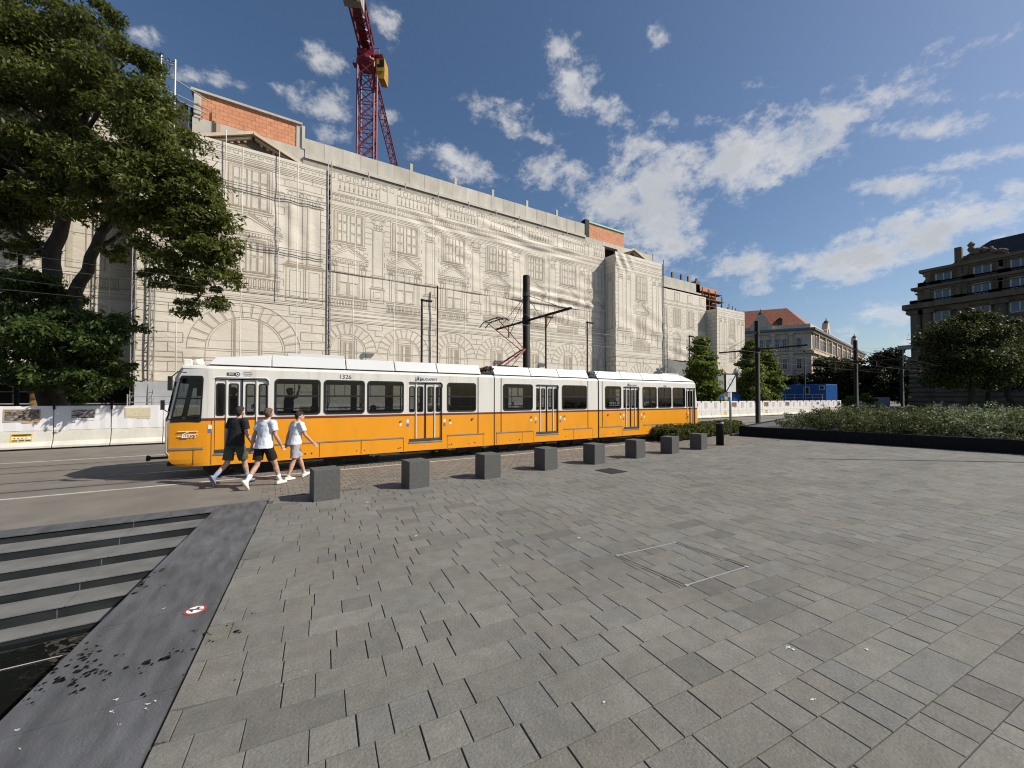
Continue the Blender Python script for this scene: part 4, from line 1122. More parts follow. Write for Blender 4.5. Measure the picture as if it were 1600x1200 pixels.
# long recessed front, upper and lower sheet
win_u = [4.55, 8.63, 12.72, 16.8, 20.88, 24.9, 28.5]
U0, U1 = 3.3, 29.9
up = Screen('scaffold_screen', 'upper printed screen of the long front, drawn windows under a sagging balustrade', U0, U1, 10.95, 18.05, (0, YR, 0), (1, 0, 0), (0, -1, 0), .05,
   [(25, 11.5, 7, 1.1, 7.5, .5, 0, .075), (19, 16.6, 5, 1.4, 6, 1.0, 1, .055), (13, 14.2, 2.2, 1.8, 4.5, 2.0, 0, .03), (23, 16.3, 4, 1.2, 6, -.8, 0, .05), (28, 13, 2, 2.5, 4, .9, 2, .04), (11, 15.8, 2, 1.2, 5, 2.6, 1, .04)], 3)
hol = []
for u in win_u:
    up.win(u, 13.2, 15.35, 1.95); up.ped(u, 12.0, 2.8, .85); hol.append((u-1.2, u+1.2, 12.7, 15.6)); hol.append((u-1.5, u+1.5, 11.6, 13.1))
    up.L(u-.75, 10.95, u-.75, 11.6, .05); up.L(u+.75, 10.95, u+.75, 11.6, .05); up.L(u, 10.95, u, 11.6, .05); up.L(u-.9, 11.62, u+.9, 11.62, .06)
    for sg in (-1, 1): up.pil(u+sg*1.05, 10.95, 11.75, .28, .4, False)
for a, b in zip(win_u[:-1], win_u[1:]):
    m_ = (a+b)/2; up.pil(m_, 11.0, 15.3, .75); hol.append((m_-.5, m_+.5, 10, 15.4))
up.courses(U0, U1, 11.0, 15.4, .4, .95, hol)
cornice(up, U0, U1, 15.5, (0, .12, .22, .55, .62, .95, 1.02, 1.1)); up.dent(U0, U1, 16.2, 16.4, .34)
x = U0
while x < U1-.5:
    up.bal(x+.5, min(U1, x+3.3), 16.85, 17.55, .3); up.rect(x+3.4, x+3.95, 16.75, 17.75, .045); up.arc(x+3.68, 17.75, .28, 0, 180, .045, 8); x += 4.08
x = U0
while x < U1: up.rect(x, x+.3, 17.65, 18.0, .04); x += .52
up.done()
lo = Screen('scaffold_screen', 'lower printed screen of the long front, round arches drawn behind the tram', U0-.1, U1, .6, 11.0, (0, YR+.05, 0), (1, 0, 0), (0, -1, 0), .025, [(8, 8.5, 5, 1.5, 2.2, .8, 0, .04), (22, 9.8, 5, 1.2, 5, .5, 0, .07)], 4)
hol = []
for u in win_u:
    lo.rect(u-.75, u+.75, 9.3, 11, .06); lo.fill(u-.72, u-.52, 9.3, 11); lo.L(u, 9.3, u, 11, .08); lo.L(u-.7, 10.3, u+.7, 10.3, .04); lo.rect(u-.62, u-.1, 9.4, 10.25, .025); lo.rect(u+.1, u+.62, 9.4, 10.25, .025)
    for sg in (-1, 1): lo.L(u+sg*1.0, 9.3, u+sg*1.0, 11, .05); lo.L(u+sg*1.15, 9.3, u+sg*1.15, 11, .05)
    lo.L(u-1.4, 9.2, u+1.4, 9.2, .09); lo.bal(u-1.35, u+1.35, 8.5, 9.05, .2, True); hol.append((u-1.4, u+1.4, 8.3, 11))
    lo.arch(u, 5.35, 1.25, 2.0); hol.append((u-2.02, u+2.02, 0, 5.4))
    for k in range(12):
        a = R(15*k+7); hol.append((u+1.0*math.cos(a)-1.05, u+1.0*math.cos(a)+1.05, 5.3, 5.35+1.98*math.sin(a)))
    lo.win(u, 4.3, 6.1, .95, 2); lo.bal(u-.48, u+.48, 4.3, 4.75, .13)
for a, b in zip(win_u[:-1], win_u[1:]):
    m_ = (a+b)/2; lo.pedestal(m_, 9.1, 10.1, .95); lo.pil(m_, 10.15, 11.3, .75, .1); hol.append((m_-.55, m_+.55, 8.9, 11))
lo.courses(U0, U1, 9.1, 10.9, .4, .95, hol); lo.courses(U0, U1, 2.4, 7.5, .42, 1.05, hol, .05)
cornice(lo, U0, U1, 7.55, (0, .1, .3, .38, .6, .68, .85)); lo.done()

def bay(name, lab, u0, u1, z1, Y, seed, folds=(), amp=.025, scale=1.0, z0=.6):
    s = Screen('scaffold_screen', lab, u0, u1, z0, z1, (0, Y, 0), (1, 0, 0), (0, -1, 0), amp, folds, seed)
    c = (u0+u1)/2; w = u1-u0; k = z1/17.2
    return s, c, w, k
b1, c, w_, k = bay('', 'printed screen of the wide projecting bay left of centre, half behind the big tree', -6.34, 3.0, 17.25, YB1, 5, [(1.6, 12.8, 1.4, 2.2, .3, 7, 0, .03), (-1.0, 11.6, 2, 1.2, 4, 2.5, 0, .03), (.3, 14.5, 1.2, 1.6, 3, 4, 0, .03), (-4.5, 4, 2.5, 3, 1.2, 1.4, 0, .04)])
c = -1.35
b1.win(c, 13.6, 16.1, 2.1); b1.ped(c, 12.2, 3.6, 1.0); b1.win(c, 9.7, 11.7, 1.8, 2)
for sg in (-1, 1): b1.pil(c+sg*1.3, 9.6, 11.9, .4, .5)
b1.bal(c-1.7, c+1.7, 8.7, 9.35, .24, True)
hol = [(c-1.5, c+1.5, 9, 16.4), (c-2, c+2, 11.6, 13.5), (c-1.8, c+1.8, 8.5, 9.5)]
for u in (1.15, 2.2, -4.9, -3.85):
    b1.pil(u, 10.6, 15.3, .78, .85); hol.append((u-.6, u+.6, 7.5, 15.5))
for u in (1.7, -4.4):
    b1.pedestal(u-.55, 8.2, 10.4, 1.0); b1.pedestal(u+.55, 8.2, 10.4, 1.0); b1.L(u-1.25, 10.5, u+1.25, 10.5, .1)
b1.courses(-6.3, 3, 8.6, 16.2, .46, 1.05, hol)
cornice(b1, -6.34, 3, 16.2, (.0, .1, .2, .32, .42, .75, .85)); b1.dent(-6.34, 3, 16.78, 16.95, .42); cornice(b1, -6.34, 3, 7.9, (0, .1, .22, .5, .58))
b1.arch(c, 4.9, 2.0, 2.85, 15); b1.L(c-.62, 4.2, c-.62, 6.85, .16); b1.L(c+.62, 4.2, c+.62, 6.85, .16)
for zz in (4.35, 4.2, 3.9, 3.75): b1.L(c-2.6, zz, c+2.6, zz, .05)
h2 = [(c-2.0, c+2.0, 0, 4.9)]
for kk in range(13):
    a = R(15*kk); h2.append((c+2.0*math.cos(a)-.95, c+2.0*math.cos(a)+.95, 3.7, 4.9+2.8*math.sin(a)+.05))
b1.courses(-6.3, 3, 2.4, 7.7, .55, 1.3, h2, .05)
for u0_, u1_ in ((-6.3, c-2.2), (c+2.2, 3)): b1.L(u0_, 4.3, u1_, 4.3, .09); b1.L(u0_, 4.05, u1_, 4.05, .05)
b1.done()
b2, *_ = bay('', 'printed screen of the far projecting bay between the long front and the lower wing', 29.96, 37.46, 17.15, YB1, 6, [(34.5, 9.5, 4, 2, 3, 1.2, 0, .05), (31, 16.3, 1.5, .9, 3, 5, 0, .08)])
c = 33.9
b2.win(c, 12.6, 15.2, 1.6); b2.ped(c, 11.3, 2.5, .8); b2.win(c, 8.4, 10.8, 1.4, 2); b2.bal(c-1.4, c+1.4, 7.0, 8.0, .24, True)
hol = [(c-1.4, c+1.4, 6.9, 15.4)]
for u in (30.7, 31.9, 36.0, 37.0): b2.pil(u, 9.2, 15.4, .7, .9); hol.append((u-.5, u+.5, 7.4, 15.5)); b2.pedestal(u, 7.4, 9.0, .9)
b2.courses(29.96, 37.4, 7.6, 15.6, .46, .95, hol)
cornice(b2, 29.96, 37.46, 15.7, (0, .12, .3, .7, .8, 1.1)); b2.dent(29.96, 37.4, 16.2, 16.4, .36); cornice(b2, 29.96, 37.46, 6.3, (0, .1, .25, .6))
b2.arch(c, 3.6, 1.1, 2.2, 13); b2.rect(c-.5, c+.5, 2, 4.2, .05); b2.courses(29.96, 37.4, 1.2, 6.2, .46, 1.05, [(c-2.2, c+2.2, 0, 5.7)], .07); b2.done()
# its side return and lesser screens
s2 = Screen('scaffold_screen', 'narrow shaded side return of the far projecting bay, printed with stone courses', 0, YR-YB1, .6, 16.9, (29.94, YB1, 0), (0, 1, 0), (-1, 0, 0), .02, (), 7)
s2.pil(.75, 9.2, 15.0, .7); s2.courses(0, 1.4, 1.2, 6.2, .46, .9, (), .08); s2.courses(0, 1.4, 6.6, 9, .46, .9); cornice(s2, 0, 1.44, 15.5, (0, .3, .7, 1.1)); s2.done()
s3 = Screen('scaffold_screen', 'printed screen of the lower wing beyond the far bay, above dark torn tarpaulin', 37.5, 48.0, 6.6, 15.1, (0, YR, 0), (1, 0, 0), (0, -1, 0), .03, [(43, 7.5, 4, 1, 4, 1, 0, .06)], 8)
hol = []
for u in (39.4, 42.0, 44.6, 47.1):
    s3.win(u, 10.9, 12.9, 1.3, 2); s3.ped(u, 9.3, 1.7, .5); s3.win(u, 7.0, 9.0, 1.2, 2); hol.append((u-.9, u+.9, 6.5, 13.2)); s3.rect(u-.5, u+.5, 13.9, 14.9, .06); s3.fill(u-.45, u-.3, 13.9, 14.9); s3.L(u, 13.9, u, 14.9, .05)
s3.courses(37.5, 48, 6.8, 13.2, .46, 1.0, hol); cornice(s3, 37.5, 48, 13.3, (0, .12, .4, .5)); s3.done()
b3, *_ = bay('', 'printed screen of the farthest projecting bay, beside the two conical trees', 48.0, 54.5, 13.6, YB1, 9, (), z0=5.2)
c = 51.4
b3.win(c, 10.2, 12.4, 1.4); b3.ped(c, 9.3, 2.2, .6); b3.win(c, 7.0, 8.8, 1.2, 2)
for u in (48.8, 49.8, 53.1, 54.0): b3.pil(u, 7.6, 12.5, .6, .7)
b3.courses(48, 54.4, 5.6, 12.6, .46, 1.0, [(c-1.3, c+1.3, 5, 12.6), (48.4, 50.2, 7, 12.6), (52.7, 54.4, 7, 12.6)]); cornice(b3, 48, 54.5, 12.8, (0, .2, .5)); b3.done()
s4 = Screen('scaffold_screen', 'shaded side return of the farthest projecting bay', 0, YR-YB1, 4, 13.4, (47.98, YB1, 0), (0, 1, 0), (-1, 0, 0), .02, (), 10); s4.courses(0, 1.4, 4.2, 13, .46, .8, (), .05); s4.done()
lw = Screen('scaffold_screen', 'printed screen of the left recessed front, mostly hidden by the big tree', -36, -6.4, 2.7, 18.0, (0, YR, 0), (1, 0, 0), (0, -1, 0), .03, (), 11)
hol = []
for u in (-8.7, -12.8, -16.9, -21, -25, -29):
    lw.win(u, 13.2, 15.25, 1.5); lw.ped(u, 12.0, 2.7, .85); lw.rect(u-.75, u+.75, 9.0, 11.6, .07); lw.fill(u-.7, u-.5, 9.0, 11.6); lw.L(u, 9.0, u, 11.6, .08); lw.L(u-.7, 10.9, u+.7, 10.9, .05); hol.append((u-1.2, u+1.2, 8.5, 15.5))
    lw.bal(u-1.35, u+1.35, 8.0, 8.6, .2, True); lw.arch(u, 5.2, 1.25, 2.0)
for u in (-10.75, -14.85, -19, -23): lw.pil(u, 9.2, 15.3, .75); hol.append((u-.5, u+.5, 9, 15.4))
lw.courses(-36, -6.5, 8.8, 15.4, .4, .95, hol); cornice(lw, -36, -6.4, 15.5, (0, .12, .22, .55, .95, 1.1)); cornice(lw, -36, -6.4, 7.5, (0, .1, .3, .6)); lw.bal(-36, -6.4, 16.85, 17.55, .3); lw.done()
# dark torn tarpaulin and scaffold deck below the far screens
mb = MB(); d = wavy(3, .12, [])
def tarp(name, lab, x0, x1, z0, z1, Y, m):
    mb = MB(); n, k_ = int((x1-x0)/.5), 8
    mb.add([(x0+(x1-x0)*i/n, Y - d(x0+(x1-x0)*i/n, z0+(z1-z0)*j/k_)*2, z0+(z1-z0)*j/k_) for j in range(k_+1) for i in range(n+1)], [(j*(n+1)+i, j*(n+1)+i+1, (j+1)*(n+1)+i+1, (j+1)*(n+1)+i) for j in range(k_) for i in range(n)])
    return tag(mb.build(name, M[m], None, True, loc=(x0, Y, 0)), lab, 'tarpaulin')
tarp('tarpaulin', 'grey torn tarpaulin round the foot of the lower wing', 37.5, 48, 0, 6.7, YR+.05, 'tarp_grey')
tarp('tarpaulin', 'grey tarpaulin round the foot of the farthest bay behind the conical trees', 48, 54.5, 0, 5.3, YB1+.05, 'tarp_grey')
tarp('tarpaulin', 'crumpled translucent sheeting at the foot of the projecting bay behind the tram cab', -6.3, -3.4, .8, 2.9, YB1-.25, 'cloth_grey')
# raw concrete and brick on the skyline
yk = 30.4
mb = MB(); k_ = 21
for i in range(k_): mb.box(1.72+i*25.78/k_+.006, 1.72+(i+1)*25.78/k_-.006, yk-.004*(i % 3), yk+.35, 18.85, 20.1+.012*(i*7 % 3))
mb.box(1.72, 27.5, yk-.22, yk+.3, 18.62, 18.85); mb.box(1.72, 27.5, yk+.1, yk+1, 17.3, 18.62)
mb.build('concrete_parapet', M['concrete'], office, bevel=.01)
mb = MB(); mb.box(1.6, 27.6, yk-.12, yk+.4, 17.6, 18.6); mb.build('wall_head', M['grey_block'], office)
mb = MB(); mb.box(37.9, 47.4, yk, yk+.35, 15.45, 16.8); mb.box(37.9, 47.4, yk-.2, yk, 15.4, 15.6); mb.build('concrete_parapet', M['concrete'], office, bevel=.01)
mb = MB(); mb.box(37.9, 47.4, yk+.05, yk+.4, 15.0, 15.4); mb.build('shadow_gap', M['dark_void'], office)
mb = MB(); mb.box(-4.0, 1.2, 30.5, 30.9, 19.35, 20.95); mb.build('brick_wall', M['brick'], office)
mb = MB(); mb.box(-4.5, 1.55, 30.35, 31.6, 20.95, 21.1); mb.box(-4.35, -4.0, 30.45, 31, 19.35, 20.95); mb.box(1.2, 1.5, 30.45, 31, 19.35, 20.95); mb.box(-4.4, 1.68, 30.4, 31.2, 17.3, 19.33); mb.box(1.52, 1.72, 30.35, 30.9, 19.3, 20.9)
mb.build('concrete_frame', M['concrete'], office, bevel=.01)
mb = MB(); mb.box(28.2, 33.4, 30.5, 30.9, 18.8, 20.45); mb.build('brick_wall', M['brick'], office)
mb = MB(); mb.box(28.1, 33.45, 30.4, 31, 20.45, 20.6); mb.build('copper_flashing', M['copper'], office)
mb = MB(); mb.box(27.6, 28.15, 30.4, 31, 18.3, 20.7); mb.build('steel_post', M['mast_black'], office)
mb = MB(); mb.box(27.5, 30.0, 30.3, 31, 17.2, 18.78); mb.box(30.0, 32.2, 30.3, 31, 18.35, 18.78); mb.box(32.2, 38, 30.3, 31, 17, 18.78) ; mb.build('concrete_frame', M['concrete'], office, bevel=.01)
mb = MB(); mb.box(30.0, 32.2, 30.9, 31, 17, 18.4); mb.build('opening', M['dark_void'], office)
def pediment(cx, hw, z, h, Y, lab=None):
    mb = MB()
    tri = [(cx-hw, Y+.3, z), (cx+hw, Y+.3, z), (cx, Y+.3, z+h)]
    mb.prism(tri, (0, 1.2, 0), 0)
    for sg in (-1, 1):
        a, b = Vector((cx+sg*(hw+.25), Y+.05, z-.02)), Vector((cx, Y+.05, z+h+.08)); dd = (b-a); L = dd.length; dd.normalize(); nn = Vector((-dd.z*sg*-1, 0, abs(dd.x)))
        mb.obox((a+b)/2 + Vector((0, .4, 0)), dd*(L/2), (0, .55, 0), Vector((-dd.z, 0, dd.x))*.09, 1)
        mb.obox((a+b)/2 + Vector((0, .45, -.2)), dd*(L/2-.1), (0, .42, 0), Vector((-dd.z, 0, dd.x))*.06, 1)
        for k in range(7):
            p = a + dd*(L*(k+.7)/8) + Vector((0, .25, -.33)); mb.box(p.x-.07, p.x+.07, p.y-.1, p.y+.2, p.z-.07, p.z+.08, 1)
    mb.box(cx-hw-.3, cx+hw+.3, Y+.1, Y+1.2, z-.22, z-.02, 1)
    mb.build('pediment', [M['right_stone'], M['far_stone']], office)
pediment(-1.2, 2.4, 17.35, 1.0, 28.75); pediment(33.0, 2.2, 17.1, .85, 28.75)
# posts on the parapet
for i, px in enumerate((641, 711, 770, 824, 871)):
    x = XY(px, yk+.1); mb = MB(); mb.box(x-.11, x+.11, yk+.1, yk+.3, 20.0, 20.75)
    mb.build('concrete_stub', M['concrete'], office)
for px in (1053, 1067, 1078, 1091):
    x = XY(px, yk+.1); mb = MB(); mb.box(x-.1, x+.1, yk+.1, yk+.3, 16.7, 17.6); mb.build('concrete_stub', M['rust'], office)
for px in (573, 631, 683, 731, 774, 811, 847, 886):
    x = XY(px, yk-.3); mb = MB(); mb.tube((x, yk-.4, 17.9), (x, yk-.4, 18.75), .045, 6); mb.build('bracket', M['galv'], office)
# unfinished attic on the farthest bay: brick, props, planks
mb = MB(); mb.box(47.6, 52.2, 31.0, 33, 14.0, 16.9); mb.build('brick_wall', M['brick'], office)
mb = MB(); mb.box(49.2, 50.8, 30.9, 31.02, 14.2, 15.6); mb.build('opening', M['dark_void'], office)
rnd = random.Random(3)
at = thing('roof_scaffold', 'rusty prop scaffold round the unfinished brick attic above the farthest bay', 'scaffold', (50, 30.3, 13.6))
for k in range(9):
    x = 47.7 + k*.72; mb = MB(); mb.tube((x, 30.2+(k % 2)*.5, 13.6), (x+rnd.uniform(-.1, .1), 30.2+(k % 2)*.5, 16.2 - max(0, k-5)*.7+rnd.random()*.5), .07, 6); mb.build('prop', M['rust'], at)
for z in (14.1, 15.0, 15.9):
    mb = MB(); mb.box(47.5, 53-(z-14)*.5, 30.1, 30.9, z, z+.08); mb.build('deck_plank', M['rust'], at)
mb = MB(); mb.box(46.6, 47.5, 30.4, 31.4, 13.8, 17.2); mb.build('column', M['rust'], at)
for k in range(4):
    x = 52.2+k*.8; mb = MB(); mb.tube((x, 29.3, 13.4), (x, 29.3, 14.7-.2*k), .05, 6); mb.build('prop', M['rust'], at)
mb = MB(); mb.tube((51.8, 29.3, 13.9), (55.2, 29.3, 13.9), .04, 6); mb.build('guard_rail', M['rust'], at)

# scaffold standing in the open seams
def standards(name, lab, x, Y, z0, z1, m, n=2, w=.32, rungs=True, r=.035, dirv=(1, 0, 0)):
    root = thing(name, lab, 'scaffold', (x, Y, z0)); dv = Vector(dirv)
    for k in range(n):
        mb = MB(); p = Vector((x, Y, z0)) + dv*(w*k/(max(1, n-1))); mb.tube(p, p + Vector((0, 0, z1-z0)), r, 8); mb.build('standard', M[m], root)
    if rungs and n > 1:
        z = z0+.4; mb = MB(); i = 0
        while z < z1:
            a = Vector((x, Y, z)); b = a + dv*w
            mb.tube(a, b, r*.7, 6)
            if i % 2 == 0: mb.tube(a, b + Vector((0, 0, .5)), r*.5, 5)
            z += .5; i += 1
        mb.build('ladder_frame', M[m], root)
    return root
standards('scaffold_ladder', 'tall scaffold ladder standing in the dark seam between the left bay and the long front', 3.02, 28.45, .6, 17.9, 'steel', 2, .2, True, .03)
standards('scaffold_ladder', 'second scaffold ladder behind the seam of the left bay', 2.95, 29.6, .6, 17.6, 'mast_black', 2, .3)
standards('scaffold_ladder', 'galvanised scaffold upright at the left corner of the projecting bay behind the tram cab', -5.75, 28.3, .4, 13.0, 'steel', 2, .2)
standards('scaffold_ladder', 'dark scaffold upright at the far left edge of the projecting bay', -6.5, 28.4, .4, 16.0, 'steel', 2, .14, True, .025)
standards('scaffold_ladder', 'scaffold ladder in the seam beside the lower wing', 37.6, 28.6, .4, 10.5, 'steel', 2, .7)
standards('scaffold_pole', 'dark pole added for the open seam in the sheet right of the first street lamp', XY(683, 29.6), 29.6, .4, 11.0, 'mast_black', 1, .3, False, .06)  # black pole added for the darkness in an open seam of the lower sheet
standards('scaffold_pole', 'scaffold upright at the outer edge of the far projecting bay', 37.5, 28.4, .4, 17.6, 'steel', 1, .3, False, .05)
standards('scaffold_pole', 'white scaffold pole before the drawn window of the left bay', XY(347, 28.36), 28.36, 10.0, 17.9, 'galv', 1, .3, False, .025)
standards('scaffold_pole', 'white scaffold pole ending beside the left pediment', XY(432, 28.36), 28.36, 8.2, 17.6, 'galv', 1, .3, False, .022)
standards('scaffold_pole', 'thin antenna pole on the far projecting bay', 36.3, 28.9, 17.0, 18.2, 'mast_black', 1, .3, False, .03)
for z, lab, x0 in ((14.75, 'upper horizontal scaffold tube tied across the left bay', -4.2), (11.3, 'lower horizontal scaffold tube tied across the left bay', -4.2)):
    root = thing('ledger_tube', lab, 'scaffold', (x0, 28.2, z))
    for dz in (0, .14):
        mb = MB(); mb.tube((x0, 28.3, z+dz), (3.0, 28.3, z+dz), .022, 8); mb.build('tube', M['steel'], root)
# scaffold frame and solar sheets up on the roof, left
root = thing('roof_scaffold', 'white scaffold frame rising above the roof left of the brick wall', 'scaffold', (-6, 30.2, 18))
xa, xb = XY(242, 30), XY(264.5, 30); za, zb = PY(242, 82, 30).z, PY(264.5, 90, 30).z
for p, q in (((xa, 30, 18), (xa, 30, za)), ((xb, 30, 18), (xb, 30, zb))):
    mb = MB(); mb.tube(p, q, .05, 8); mb.build('standard', M['galv'], root)
mb = MB()
mb.tube((xa, 30, za-.25), (xb, 30, za-.25), .04); mb.tube((xa, 30, za-1.2), (xb, 30, za-1.2), .035); mb.tube((xa+.1, 30, za-.6), (xb, 30, za-.3), .02)
mb.tube((xb, 30, za-1.2), (xb+1.6, 30.2, za-1.75), .035); mb.tube((xa+.3, 30, za-2.0), (xb+1.6, 30.2, za-2.3), .035); mb.tube((xa+.3, 30, za-2.3), (xb+1.5, 30.2, za-2.6), .03)
mb.build('braces', M['galv'], root)
for k in range(5):
    mb = MB(); x = xa + .15 + k*.55; mb.add([(x, 30.3, 18), (x+.5, 30.3, 18), (x+.42, 30.9, 20.3-.12*k), (x-.02, 30.9, 20.4-.12*k), (x, 30.36, 18), (x+.5, 30.36, 18), (x+.42, 30.96, 20.3-.12*k), (x-.02, 30.96, 20.4-.12*k)], [(0,1,2,3),(4,7,6,5),(0,4,5,1),(1,5,6,2),(2,6,7,3),(3,7,4,0)]); mb.build('dark_sheet', M['slate'], root)
root = thing('roof_scaffold', 'pair of white scaffold posts on the roof behind the big tree', 'scaffold', (-13, 30.2, 18))
for px in (12, 21):
    x = XY(px, 30); mb = MB(); mb.tube((x, 30, 17.9), (x, 30, PY(px, 102, 30).z), .06, 8); mb.build('standard', M['galv'], root)
mb = MB(); mb.tube((XY(0, 30), 30, 19.2), (XY(60, 30), 30, 19.2), .03, 6); mb.build('rail', M['galv'], root)
mb = MB(); mb.box(-30, -7, 30.6, 31.2, 17.3, 18.5); mb.build('brick_wall', M['brick'], office)
# planks leaning on the brick wall
for dx in (0, .12):
    mb = MB(); mb.box(-3.2+dx, -3.14+dx, 30.2, 30.26, 18.5, 20.3-dx*4); tag(mb.build('timber_plank', M['wood'], None, loc=(-3.2+dx, 30.2, 18.5)), ('longer' if dx == 0 else 'shorter') + ' timber plank leaning on the brick wall above the left pediment', 'plank')
# scaffold base behind the barriers on the left
base = thing('base_scaffold', 'dark open scaffold base under the left printed screen behind the barriers', 'scaffold', (-14, 29.6, 0))
for k in range(13):
    mb = MB(); x = -34 + k*2.3; mb.tube((x, 29.5, 0), (x, 29.5, 2.9), .05, 6); mb.build('standard', M['mast_black'], base)
for z in (1.0, 1.7, 2.3, 2.75):
    mb = MB(); mb.tube((-36, 29.45, z), (-6.4, 29.45, z), .04, 6); mb.build('ledger', M['steel' if z < 2 else 'mast_black'], base)
for k in range(26):
    mb = MB(); mb.path([(-36+k*1.15, 29.45, 2.3), (-35.42+k*1.15, 29.45, 2.75), (-34.85+k*1.15, 29.45, 2.3)], .025, 5); mb.build('brace', M['mast_black'], base)
mb = MB(); x0, x1 = XY(46, 27.5), XY(104, 27.5); mb.box(x0, x1, 27.5, 27.56, 0, PY(75, 614, 27.5).z); tag(mb.build('plywood_sheet', M['plywood'], None, loc=(x0, 27.5, 0)), 'brown plywood sheet standing behind the barrier under the big tree', 'board')
# site fence behind the cab
root = thing('site_fence', 'grey mesh fence panels at the foot of the bay behind the tram cab', 'fence', (-5, 27.6, 0))
for k in range(4):
    x = -6.4 + k*.95; mb = MB(); mb.tube((x, 27.6, 0), (x, 27.6, 2.2), .03, 6); mb.build('post', M['galv'], root)
for k in range(6):
    mb = MB(); z = .5 + k*.32; mb.tube((-6.4, 27.6, z), (-3.5, 27.6, z), .016, 5); mb.build('rail', M['galv'], root)
# ------------------------------------------------------------------ tower crane
cp = PD(570, HOR, 52.4); cx_, cy_ = cp.x, cp.y
crane = thing('tower_crane', 'dark red lattice tower crane with a yellow cab rising behind the concrete parapet', 'crane', (cx_, cy_, 0))
zt = PD(570, 92, 52.4).z
jd = Vector((.386, .923, 0)).normalized(); jn = Vector((-jd.y, jd.x, 0))
def lattice(mb, p, q, hw, hh, up, side, seg, r=.07, rb=.045, tri=False):
    p, q = Vector(p), Vector(q); d = (q-p); L = d.length; d.normalize()
    n = max(1, int(L/seg))
    cor = [side*hw + up*hh, side*-hw + up*hh, side*-hw - up*hh, side*hw - up*hh] if not tri else [up*hh, side*-hw - up*hh, side*hw - up*hh]
    k = len(cor)
    for c in cor: mb.tube(p+c, q+c, r, 5)
    for i in range(n):
        a, b = p + d*(L*i/n), p + d*(L*(i+1)/n)
        for j in range(k):
            c0, c1 = cor[j], cor[(j+1) % k]
            if i % 2: c0, c1 = c1, c0
            mb.tube(a+c0, b+c1, rb, 4, cap=False); mb.tube(b+cor[j], b+cor[(j+1) % k], rb, 4, cap=False)
            if j % 2 == 0 and not tri: mb.tube(a+c1, b+c0, rb, 4, cap=False)
mb = MB(); lattice(mb, (cx_, cy_, 0), (cx_, cy_, zt-1.2), 1.05, 1.05, jd, jn, 1.9, .13, .06); mb.build('mast', M['crane_red'], crane)
mb = MB(); mb.lathe((cx_, cy_, zt-1.2), [(1.2, 0), (1.45, .3), (1.45, .6), (1.2, .9)], 16); mb.obox((cx_, cy_, zt-.1), jd*1.3, jn*1.1, (0, 0, .4)); mb.build('slewing_ring', M['crane_red'], crane)
P0 = Vector((cx_, cy_, zt+.5))
mb = MB(); lattice(mb, P0 + Vector((0, 0, .8)), P0 - jd*13 + Vector((0, 0, 1.2)), .85, .7, Vector((0, 0, 1)), jn, 1.5, .12, .06); mb.obox(P0 - jd*6 + Vector((0, 0, .3)), jd*6.5, jn*.5, (0, 0, .04)); mb.build('counter_jib', M['crane_red'], crane)
mb = MB(); lattice(mb, P0 + Vector((0, 0, .6)), P0 + jd*42 + Vector((0, 0, .6)), .6, .65, Vector((0, 0, 1)), jn, 1.5, .09, .05, True); mb.build('jib', M['crane_red'], crane)
for k in range(3):
    mb = MB(); c = P0 - jd*(8.1 + .95*k) + Vector((0, 0, .1)); mb.obox(c, jd*.42, jn*1.0, (0, 0, 1.2)); mb.build('counterweight', M['grey_block'], crane, bevel=.03)
mb = MB(); c = P0 - jd*7.4 - jn*.95; mb.obox(c, jd*.35, jn*.12, (0, 0, 1.1)); mb.build('counterweight', M['window_frame'], crane)
# operator cab on the right of the mast
cb = PD(597, 112, 51.5)
mb = MB(); s = RT; sv = Vector((RT[0], RT[1], 0)); fv = Vector((FW[0], FW[1], 0))
c0 = cb
prof = [(-.55, 1.15), (.55, 1.2), (.6, -.4), (.55, -1.6), (-.3, -1.5), (-.55, -.6)]
mb.prism([c0 + sv*u + Vector((0, 0, z)) - fv*.7 for u, z in prof], fv*1.5)
cab_ = mb.build('cab', M['crane_yellow'], crane, bevel=.05)
mb = MB(); mb.obox(c0 + sv*.05 + Vector((0, 0, .55)) - fv*.74, sv*.44, fv*.03, (0, 0, .5)); mb.build('cab_window', M['window_dark'], cab_)
mb = MB(); mb.obox(c0 + sv*-.3 + Vector((0, 0, .7)) - fv*.79, sv*.16, fv*.02, (0, 0, .36)); mb.obox(c0 + Vector((0, 0, -.35)) - fv*.74, sv*.48, fv*.02, (0, 0, .25)); mb.build('cab_panel', M['crane_yellow'], cab_)
mb = MB(); mb.obox((c0 + Vector((cx_, cy_, zt)))/2 + Vector((0, 0, 1.1)), sv*1.2, fv*.4, (0, 0, .07))
for u in (-1.2, -.6, 0, .6):
    p = (c0 + Vector((cx_, cy_, zt)))/2 + sv*u + Vector((0, 0, 1.1)); mb.tube(p, p + Vector((0, 0, 1.2)), .03, 5)
for z in (.6, 1.2):
    p = (c0 + Vector((cx_, cy_, zt)))/2 + Vector((0, 0, 1.1+z)); mb.tube(p - sv*1.2, p + sv*.7, .03, 5)
mb.build('platform', M['crane_red'], crane)
mb = MB(); p = Vector((cx_, cy_, zt)) - sv*1.6
mb.obox(p + Vector((0, 0, -.9)), sv*.3, fv*.4, (0, 0, .05)); 
for u in (-.3, .3): mb.tube(p + sv*u + Vector((0, 0, -.9)), p + sv*u + Vector((0, 0, .4)), .03, 5)
mb.tube(p - sv*.3 + Vector((0, 0, .4)), p + sv*.3 + Vector((0, 0, .4)), .03, 5); mb.build('side_platform', M['crane_red'], crane)

